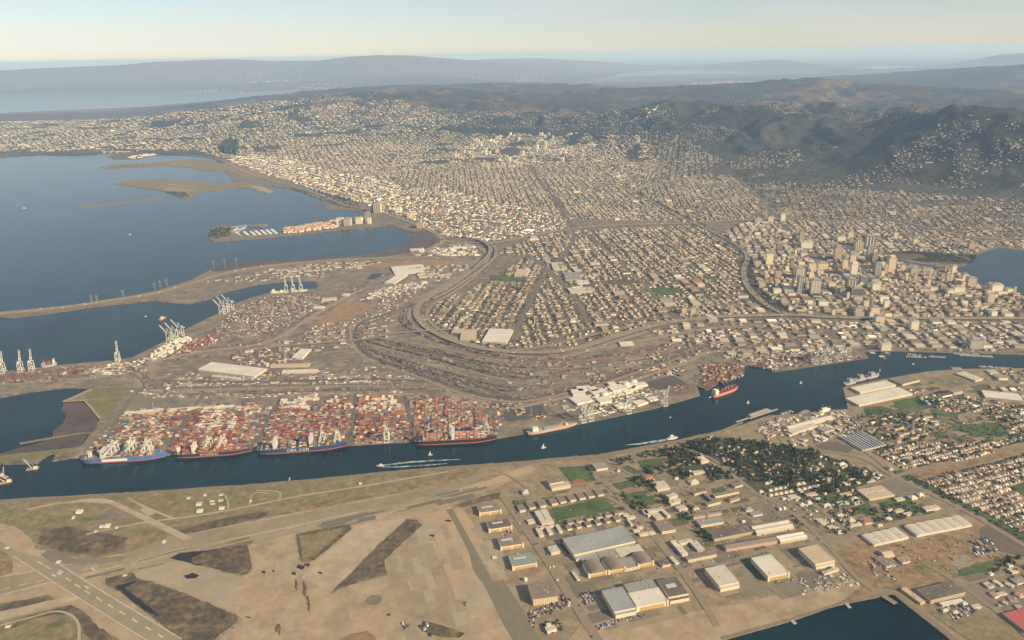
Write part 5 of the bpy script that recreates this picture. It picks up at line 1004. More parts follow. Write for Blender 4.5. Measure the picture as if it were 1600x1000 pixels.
# ------------------------------------------------------------------ container yards
def yard(poly, dpx, dens, mean, weights, clus=0.6, bay=13.6, row=2.6, grp=6, gap=8, seed=0, lane=0, thr=0.35, lump=1, fade=0.20):
    Pw = gp(poly); a, b = gp(dpx); e = (b - a) / np.hypot(*(b - a)); th = math.atan2(e[1], e[0]); n = np.array([-e[1], e[0]])
    u = (Pw - Pw[0]) @ e; v = (Pw - Pw[0]) @ n
    r_ = row * lump; gw = grp * row + gap
    nu = int((u.max() - u.min()) / bay); ng = int((v.max() - v.min()) / gw) + 1
    iu, ig, ir = [q.ravel() for q in np.meshgrid(np.arange(nu), np.arange(ng), np.arange(max(1, grp // lump)), indexing='ij')]
    uu = u.min() + (iu + .5) * bay; vv = v.min() + ig * gw + (ir + .5) * r_
    xy = Pw[0] + uu[:, None] * e + vv[:, None] * n
    k = inside(P(xy, 2.0), poly) & off_roads(xy, 3)
    if lane: k &= (np.abs((uu / lane) % 1 - .5) < .5 - 9 / lane)
    k &= fbm(uu / 70 + seed, vv / 45 + seed * 3, 3) > thr
    k &= rng.random(len(uu)) < dens * .9; k &= fbm(uu / 22 + 5 * seed, vv / 14, 2) > .33
    cell = fbm(uu / 40 + 9 * seed, vv / 26, 3)
    xy, uu, vv, cell = xy[k], uu[k], vv[k], cell[k]; N_ = len(xy)
    ht = np.clip(np.round(mean * .85 * (0.2 + 1.5 * cell) + rng.normal(0, .7, N_)), 1, 5)
    ci = pal(weights, N_); ht = np.minimum(ht, 4); bid = (np.floor(uu / bay) * 7919 + np.floor(vv / gw) * 104729).astype(int); uq, inv = np.unique(bid, return_inverse=True); bc = pal(weights, len(uq))[inv]
    ci = np.where(rng.random(N_) < clus, bc, ci); col = CARR[ci]; col = (col * (1 - fade) + col.mean(1, keepdims=True) * fade * np.array([1.1, 1.0, .85])) * rng.uniform(.7, 1.1, (N_, 1))
    R = boxes_np(xy[:, 0], xy[:, 1], 2.4, 12.2, r_ - .15, 2.6 * ht, th, col * .97, col); boxes_acc.add(R[0], R[1], None, R[2])
    return N_
W_ = {'white': 8, 'yellow ochre': .6, 'grey': 1}
WR = {'rust red': 2.5, 'salmon': 3, 'orange': .6, 'maroon': 3, 'grey': 4, 'blue': .5, 'white': 1.2}
D0 = DIRS[0]; ny = []
MIX2 = {'rust red': 3, 'orange': 1.6, 'maroon': 1.8, 'blue': 1, 'white': 3, 'green': .6, 'yellow ochre': 1, 'salmon': 3, 'grey': 2.5}
ny.append(yard([(135, 708), (170, 668), (190, 640), (800, 630), (775, 684), (650, 690), (400, 703)], D0, .62, 1.9, MIX2, seed=31, lane=0, thr=.33, fade=.4, grp=5, gap=11))
ny.append(yard([(152, 703), (172, 668), (190, 652), (268, 648), (256, 700), (160, 705)], D0, .86, 2.8, MIX, seed=1, lane=120))
ny.append(yard([(262, 700), (272, 650), (282, 640), (396, 634), (388, 694)], D0, .88, 3.2, {**RED, 'blue': 1}, seed=2, lane=130, thr=.34))
ny.append(yard([(306, 672), (314, 640), (352, 636), (350, 668)], D0, .95, 3.6, W_, seed=3, lane=0, thr=.30, clus=.9))
ny.append(yard([(350, 684), (400, 640), (395, 634), (360, 637)], D0, .7, 3.2, W_, seed=23, thr=.45, clus=.9))
ny.append(yard([(404, 694), (425, 650), (435, 634), (545, 630), (544, 688), (420, 700)], D0, .90, 3.2, RED, seed=4, lane=140, thr=.33))
ny.append(yard([(428, 652), (440, 626), (498, 616), (494, 645)], D0, .92, 3.5, W_, seed=5, thr=.38, clus=.9))
ny.append(yard([(502, 640), (512, 622), (620, 618), (624, 640)], D0, .80, 4.2, {'white': 5, 'orange': 3, 'rust red': 2, 'salmon': 1.5}, seed=6, thr=.40, clus=.92))
ny.append(yard([(556, 686), (560, 648), (630, 644), (636, 682)], D0, .90, 3.2, RED, seed=7, thr=.34))
ny.append(yard([(644, 682), (640, 644), (636, 622), (700, 622), (738, 634), (775, 660), (778, 680)], D0, .88, 3.6, {'rust red': 3, 'orange': 3, 'grey': 2, 'salmon': 2, 'white': 1, 'blue': .8, 'green': .4}, seed=8, thr=.36, lane=120))
ny.append(yard([(640, 630), (650, 618), (735, 622), (760, 636), (720, 640)], D0, .6, 1.3, {'salmon': 4, 'grey': 3, 'white': 1, 'rust red': 2}, seed=9, fade=.6, thr=.36))
ny.append(yard([(205, 648), (300, 640), (420, 634), (420, 628), (200, 640)], D0, .5, 1.6, MIX, seed=10, thr=.42))
DB = [(300, 640), (500, 627)]
ny.append(yard([(884, 650), (900, 632), (960, 612), (1012, 608), (1018, 618), (1000, 636), (960, 645), (900, 654)], DIRS[1], .5, 1.4, W_, seed=11, thr=.48, clus=.95, lane=70, gap=14, grp=4))
ny.append(yard([(900, 626), (930, 612), (985, 600), (1008, 604), (990, 614), (940, 626)], DIRS[1], .8, 2.8, W_, seed=12, thr=.46, clus=.95))
ny.append(yard([(988, 583), (1000, 573), (1040, 572), (1064, 582), (1068, 589), (1030, 584)], DIRS[1], .8, 2.5, {'white': 2, 'rust red': 2, 'blue': 1, 'maroon': 2, 'salmon': 1}, seed=13, thr=.34))
ny.append(yard([(1040, 607), (1060, 602), (1080, 607), (1060, 617)], DIRS[1], .6, 1.2, {'rust red': 3, 'salmon': 2}, seed=14, thr=.40))
ny.append(yard([(800, 668), (806, 655), (850, 642), (862, 648), (820, 666)], DIRS[1], .55, 1.2, {'maroon': 2, 'blue': 1, 'yellow ochre': 2, 'salmon': 1}, seed=15, thr=.45))
D2 = DIRS[2]
ny.append(yard([(-60, 606), (0, 602), (60, 596), (112, 588), (150, 574), (140, 570), (60, 580), (0, 588), (-60, 594)], D2, .9, 3, {'rust red': 8, 'salmon': 3, 'maroon': 2, 'white': .5}, seed=16, fade=.6, lump=2, thr=.36))
ny.append(yard([(112, 590), (150, 572), (200, 566), (240, 558), (232, 572), (200, 583), (160, 588)], D2, .75, 1.3, {'salmon': 4, 'white': 3, 'grey': 2, 'maroon': 1}, seed=17, fade=.6, lump=2, thr=.33))
D3 = DIRS[3]
ny.append(yard([(232, 556), (262, 536), (292, 526), (300, 532), (262, 556), (242, 566)], D3, .95, 3.5, W_, seed=18, lump=2, thr=.28, clus=.95))
ny.append(yard([(262, 560), (300, 532), (330, 522), (352, 530), (310, 548), (280, 560)], D3, .9, 2.8, {'rust red': 6, 'salmon': 3, 'maroon': 2, 'white': 1}, seed=19, lump=2, thr=.3))
ny.append(yard([(330, 520), (352, 497), (372, 480), (420, 464), (500, 458), (520, 466), (470, 496), (430, 515), (400, 526), (360, 528)], D3, .72, 1.6, WR, seed=20, fade=.6, lump=2, thr=.37, bay=14))
ny.append(yard([(470, 522), (500, 506), (545, 503), (590, 480), (600, 456), (640, 446), (655, 452), (620, 484), (560, 508), (500, 524)], [(500, 520), (600, 470)], .78, 1.3, {'salmon': 5, 'rust red': 3, 'white': 2, 'maroon': 1}, seed=21, fade=.6, lump=2, thr=.36))
ny.append(yard([(560, 470), (590, 452), (650, 440), (690, 437), (660, 452), (600, 465)], [(580, 462), (660, 444)], .7, 1.3, {'grey': 3, 'blue': 1, 'white': 3, 'salmon': 1}, seed=22, fade=.6, lump=2, thr=.36))
ny.append(yard([(1163, 571), (1180, 548), (1230, 548), (1300, 552), (1352, 556), (1320, 563), (1209, 579)], DIRS[5], .85, 2.2, {'salmon': 3, 'maroon': 3, 'white': 2, 'rust red': 2, 'grey': 2}, seed=24, fade=.6, lump=2, thr=.3))
ny.append(yard([(364, 560), (372, 550), (400, 545), (466, 547), (462, 566), (420, 573), (372, 570)], D2, .8, 3, {'rust red': 5, 'white': 3, 'maroon': 2, 'grey': 2}, seed=25, fade=.6, lump=2, thr=.38))
ny.append(yard([(256, 603), (262, 590), (330, 592), (450, 584), (640, 588), (650, 596), (450, 602), (300, 606)], D2, .6, 1.3, {'grey': 2, 'maroon': 2, 'blue': 2, 'white': 2, 'yellow ochre': 1, 'salmon': 1.5}, seed=26, fade=.6, thr=.42, gap=12, grp=4))
ny.append(yard([(256, 588), (268, 578), (330, 586), (420, 582), (560, 572), (640, 578), (560, 586), (420, 590)], D2, .5, 1.2, MIX, seed=27, fade=.6, thr=.44, gap=16, grp=3))
ny.append(yard([(205, 612), (260, 612), (400, 616), (620, 610), (640, 614), (400, 622), (230, 622)], D0, .45, 1.2, {'white': 3, 'grey': 2, 'salmon': 2}, seed=28, fade=.6, thr=.45, gap=14, grp=3))
print('YARD', sum(ny), 'single', ncont)

# ------------------------------------------------------------------ trains, trailers and parked vehicles in rows
cars_acc = Acc()
def along(pts, off, spacing, size, weights, dens=.8, z=2.6, world=False, acc=None, cols=None):
    L = np.array(pts) if world else gp(pts); L = smooth_line(L, 8) if len(L) > 2 else L
    seg = np.hypot(*np.diff(L, axis=0).T); s = np.concatenate([[0], np.cumsum(seg)]); q = np.arange(spacing, s[-1], spacing)
    x = np.interp(q, s, L[:, 0]); y = np.interp(q, s, L[:, 1]); t = np.arctan2(np.gradient(y), np.gradient(x))
    x = x - np.sin(t) * off; y = y + np.cos(t) * off
    run = vnoise(q / 60 + off, q * 0 + off * 3.7)
    k = (rng.random(len(q)) < dens) & (run > .3); x, y, t = x[k], y[k], t[k]; n = len(x)
    if not n: return
    c = (CARR[pal(weights, n)] * .5 + CARR[pal(weights, n)].mean(1, keepdims=True) * .5 * np.array([1.1, 1, .85])) * rng.uniform(.5, 1.0, (n, 1)) if cols is None else cols[rng.integers(0, len(cols), n)]
    R = boxes_np(x, y, z, size[0], size[1], size[2], t, c, c); (acc or cars_acc).add(R[0], R[1], None, R[2])
TW = {'rust red': 1.5, 'white': 1, 'blue': 1.5, 'grey': 3, 'maroon': 3, 'green': 1.5, 'orange': 1, 'salmon': 1}
for i, a in enumerate(rail_lines):
    for off in (-9, -4.5, 0, 4.5, 9): along(a, off, 17, (15.5, 3, 4), {'maroon': 4, 'grey': 3, 'blue': .5}, dens=.5 if i in (1, 2, 3, 4, 5) else .2, z=3.4)
RAILFAN = [[(575, 552), (640, 570), (720, 592), (800, 606), (860, 604)], [(600, 548), (680, 562), (760, 582), (850, 592)], [(590, 562), (660, 584), (740, 603), (790, 612)], [(660, 556), (760, 575), (840, 584), (900, 582)], [(620, 541), (720, 556), (800, 568), (900, 568)]]
for a in RAILFAN:
    for off in (-30, -12, 0, 12, 30): along(a, off, 15, (12, 2.6, 3.6), TW, dens=.34)
for a, c_ in (([(820, 566), (900, 565), (1000, 555), (1060, 546)], (0.36, 0.20, 0.11)), ([(700, 556), (800, 560), (900, 558)], (0.30, 0.18, 0.11))):
    road('rust_track', a, 22, 3.3, mat('rusty_ballast', (0.27, 0.145, 0.085), var=.2, scale=.05))
    along(a, 3, 17, (15.5, 3, 4), {'salmon': 3, 'rust red': 3, 'orange': 2}, dens=.9, z=3.5)
CAR = np.array([(0.6, 0.6, 0.6), (0.75, 0.75, 0.74), (0.05, 0.05, 0.06), (0.2, 0.2, 0.22), (0.3, 0.05, 0.04), (0.06, 0.1, 0.2), (0.4, 0.38, 0.33), (0.12, 0.12, 0.12)])
for L_, wd, zr_ in list(ROADS):
    if wd >= 20:
        D_ = np.hypot(*L_.mean(0))
        for off in (-wd * .33, -wd * .2, wd * .2, wd * .33):
            along(L_, off, 60, (9 if wd > 30 else 5, 2.4, 2.2), {}, dens=.35, z=zr_ + .05, world=True, cols=CAR)
o = link('container_stacks', boxes_acc.mesh('container_stacks')); tag(o, 'densely stacked shipping containers covering the port yards behind the berths', 'containers', kind='stuff')
o = link('vehicle_rows', cars_acc.mesh('vehicle_rows')); tag(o, 'tiny rail cars trailers and road traffic in long rows', 'vehicles', kind='stuff')
# ------------------------------------------------------------------ named buildings
RM = {'grey': paint('roof_grey', (0.27, 0.255, 0.225), var=.12, scale=.06, rough=.8, col2=(0.21, 0.2, 0.18), scale2=.02), 'bluegrey': paint('roof_blue_grey', (0.30, 0.31, 0.30), var=.10, scale=.05, rough=.7, col2=(0.24, 0.25, 0.25), scale2=.015),
      'white': paint('roof_white', (0.60, 0.55, 0.47), var=.08, scale=.05, rough=.8, col2=(0.5, 0.46, 0.39), scale2=.02), 'dark': paint('roof_dark', (0.105, 0.088, 0.072), var=.18, scale=.08, rough=.85, col2=(0.15, 0.125, 0.10), scale2=.03),
      'tan': paint('roof_tan', (0.44, 0.345, 0.24), var=.08, scale=.05, rough=.8), 'green': paint('roof_green', (0.20, 0.245, 0.205), var=.1, scale=.05, rough=.7), 'brown': paint('roof_brown', (0.20, 0.16, 0.125), var=.15, scale=.06, rough=.8),
      'cream': paint('roof_cream', (0.46, 0.42, 0.345), var=.12, scale=.06, rough=.8), 'red': paint('roof_red', (0.36, 0.10, 0.08), var=.1, scale=.06, rough=.7), 'terracotta': paint('roof_terracotta', (0.34, 0.17, 0.11), var=.12, scale=.06, rough=.8), 'teal': paint('roof_teal', (0.10, 0.28, 0.25)), 'orange': paint('roof_orange', (0.45, 0.27, 0.12))}
WM = {'cream': paint('wall_cream', (0.60, 0.50, 0.36), var=.1, rough=.85), 'white': paint('wall_white', (0.64, 0.57, 0.46), var=.08, rough=.85), 'tan': paint('wall_tan', (0.46, 0.37, 0.26), var=.1, rough=.85), 'pink': paint('wall_pink', (0.55, 0.36, 0.28), var=.1, rough=.85),
      'grey': paint('wall_grey', (0.34, 0.31, 0.27), var=.1, rough=.85), 'yellow': paint('wall_yellow', (0.60, 0.40, 0.16), var=.1, rough=.85), 'brown': paint('wall_brown', (0.21, 0.16, 0.12), var=.1, rough=.85)}
door_p = paint('door_ochre', (0.42, 0.27, 0.10), var=.12); door_r = paint('door_brick', (0.36, 0.19, 0.11), var=.12); sky_p = paint('skylight', (0.42, 0.43, 0.40), var=.06); win_d = mat('dark_window', (0.05, 0.055, 0.06), rough=.3, var=.3, scale=.3)
def bld(name, label, cat, fl, fr, bl, h, roof='grey', wall='cream', style='flat', doors=0, door_m=None, skyl=0, vents=3, win=True, group=None, annex=None, pil=0, nr=1, trim=True):
    """fl, fr, bl: photo pixels of three ROOF corners (front left, front right, back left) at height h"""
    A, B_, D_ = [np.array(g1(p, 2 + h)) for p in (fl, fr, bl)]
    e = (B_ - A); W = float(np.hypot(*e)); e /= W; n = np.array([-e[1], e[0]]); D = float((D_ - A) @ n); c = A + e * W / 2 + n * D / 2; th = math.atan2(e[1], e[0])
    if D < 6: D = 12
    r = empty(name, (c[0], c[1], 2.0), th, label, cat, group)
    x0, x1, y0, y1 = -W / 2, W / 2, -D / 2, D / 2
    wm, rm = WM[wall], RM[roof]
    MB().box(x0, x1, y0, y1, -1, h - .4).build('wall', wm, r)
    ro = None
    if style == 'flat':
        ro = MB().box(x0 - .5, x1 + .5, y0 - .5, y1 + .5, h - .4, h + .1).build('roof', rm, r)
        if trim: MB().box(x0 - .9, x1 + .9, y0 - .95, y0 - .5, h - 1.2, h + .8).box(x0 - .95, x0 - .5, y0 - .5, y1 + .9, h - 1.2, h + .6).box(x1 + .5, x1 + .95, y0 - .5, y1 + .9, h - 1.2, h + .6).build('parapet', wm, r)
    elif style == 'gable':
        for k in range(nr):
            ya, yb = y0 + (y1 - y0) * k / nr, y0 + (y1 - y0) * (k + 1) / nr; ym = (ya + yb) / 2; rh = min(5, (yb - ya) * .22)
            b = MB(); b.v = [(x0 - .6, ya - .3, h - .4), (x1 + .6, ya - .3, h - .4), (x1 + .6, yb + .3 * (k == nr - 1), h - .4), (x0 - .6, yb + .3 * (k == nr - 1), h - .4), (x0 - .6, ym, h + rh), (x1 + .6, ym, h + rh)]
            b.f = [(0, 1, 5, 4), (2, 3, 4, 5), (0, 4, 3), (1, 2, 5), (3, 2, 1, 0)]; ro = b.build('roof', rm, r)
    elif style == 'hip':
        b = MB(); rh = min(5, D * .25); i = min(D, W) * .45
        b.v = [(x0 - .6, y0 - .6, h - .4), (x1 + .6, y0 - .6, h - .4), (x1 + .6, y1 + .6, h - .4), (x0 - .6, y1 + .6, h - .4), (x0 + i, 0, h + rh), (x1 - i, 0, h + rh)]
        b.f = [(0, 1, 5, 4), (2, 3, 4, 5), (0, 4, 3), (1, 2, 5), (3, 2, 1, 0)]; ro = b.build('roof', rm, r)
    elif style in ('bays', 'arch', 'saw'):   # bays across the width, vault or saw running back
        for k in range(nr):
            xa, xb = x0 + W * k / nr, x0 + W * (k + 1) / nr; rh = {'bays': .05, 'arch': .16, 'saw': .22}[style] * (xb - xa); b = MB(); m_ = 6
            if style == 'saw': prof = [(xa, h - .4), (xa + .15, h + rh), (xb, h - .3)]
            else: prof = [(xa + (xb - xa) * i / m_ + (.3 if i == 0 else -.3 if i == m_ else 0), h - .4 + rh * math.sin(PI * i / m_) ** (.8 if style == 'arch' else .6) + .05) for i in range(m_ + 1)]
            q = len(prof); b.v = [(x, y0 - .4, z) for x, z in prof] + [(x, y1 + .4, z) for x, z in prof] + [(x, y0 - .4, h - .6) for x, z in prof] + [(x, y1 + .4, h - .6) for x, z in prof]
            for i in range(q - 1): b.f += [(i, i + 1, q + i + 1, q + i), (i, 2 * q + i, 2 * q + i + 1, i + 1), (q + i + 1, 3 * q + i + 1, 3 * q + i, q + i)]
            ro = b.build('roof_bay' if nr > 1 else 'roof', rm, r)
    ym = y0 - .12
    if doors:
        for k in range(doors):
            xa = x0 + W * (k + .10) / doors; xb = x0 + W * (k + .90) / doors
            d = MB().box(xa, xb, ym - .15, y0 + .1, -.5, h * .68).build('hangar_door', door_m or door_p, r)
            q = MB(); npn = max(3, int((xb - xa) / 9))
            for j in range(1, npn): xx = xa + (xb - xa) * j / npn; q.box(xx - .25, xx + .25, ym - .35, ym - .14, -.5, h * .66)
            q.build('door_track', wm, d)['kind'] = 'stuff'
        for xx in (x0, x1): MB().box(xx - 2.6, xx + 2.6, y0 - 2, y0 + 4, -1, h + 1.6).build('corner_pier', wm, r)
    elif win and W > 14:
        nn = int(min(40, W / 6)); rows = 2 if h > 9 else 1
        for rw in range(rows):
            q = MB(); zc = h * (.55 if rows == 1 else (.30, .68)[rw])
            for k in range(nn): xx = x0 + W * (k + .5) / nn; q.box(xx - 1.3, xx + 1.3, ym, y0 + .1, zc - .9, zc + .9)
            q.build('window_row', win_d, r)['kind'] = 'stuff'
        q = MB(); nn = int(min(30, D / 6))
        for k in range(nn):
            yy = y0 + D * (k + .5) / nn
            q.box(x0 - .12, x0 + .1, yy - 1.3, yy + 1.3, h * .5, h * .5 + 1.8); q.box(x1 - .1, x1 + .12, yy - 1.3, yy + 1.3, h * .5, h * .5 + 1.8)
        if nn: q.build('window_row', win_d, r)['kind'] = 'stuff'
    if pil:
        for k in range(pil): xx = x0 + W * (k + .5) / pil; MB().box(xx - W / pil * .22, xx + W / pil * .22, y0 - .9, y0, -1, h - .2).build('pilaster', WM['cream'], r)
    if skyl and ro:
        s_ = skyl if isinstance(skyl, tuple) else (.2, .8, .45, .62)
        MB().box(x0 + W * s_[0], x0 + W * s_[1], y0 + D * s_[2], y0 + D * s_[3], h, h + 1.3).build('skylight', sky_p, ro)
    for k in range(vents if W * D > 500 else 0):
        xx = x0 + W * (.1 + .8 * random.random()); yy = y0 + D * (.1 + .8 * random.random()); s_ = 1 + 1.6 * random.random()
        if style in ('flat', 'bays'): MB().box(xx - s_, xx + s_, yy - s_, yy + s_ * .6, h, h + 1.6 + (1 if style == 'bays' else 0)).build('roof_vent', WM['grey'], ro)
    if annex:
        dd, hh_ = annex
        q = MB().box(x0 + 1, x1 - 1, y0 - dd, y0 - .35, -1, hh_).build('lean_to', wm, r); MB().box(x0 + .6, x1 - .6, y0 - dd - .4, y0 - .35, hh_, hh_ + .4).build('lean_to_roof', rm, q)
    return r
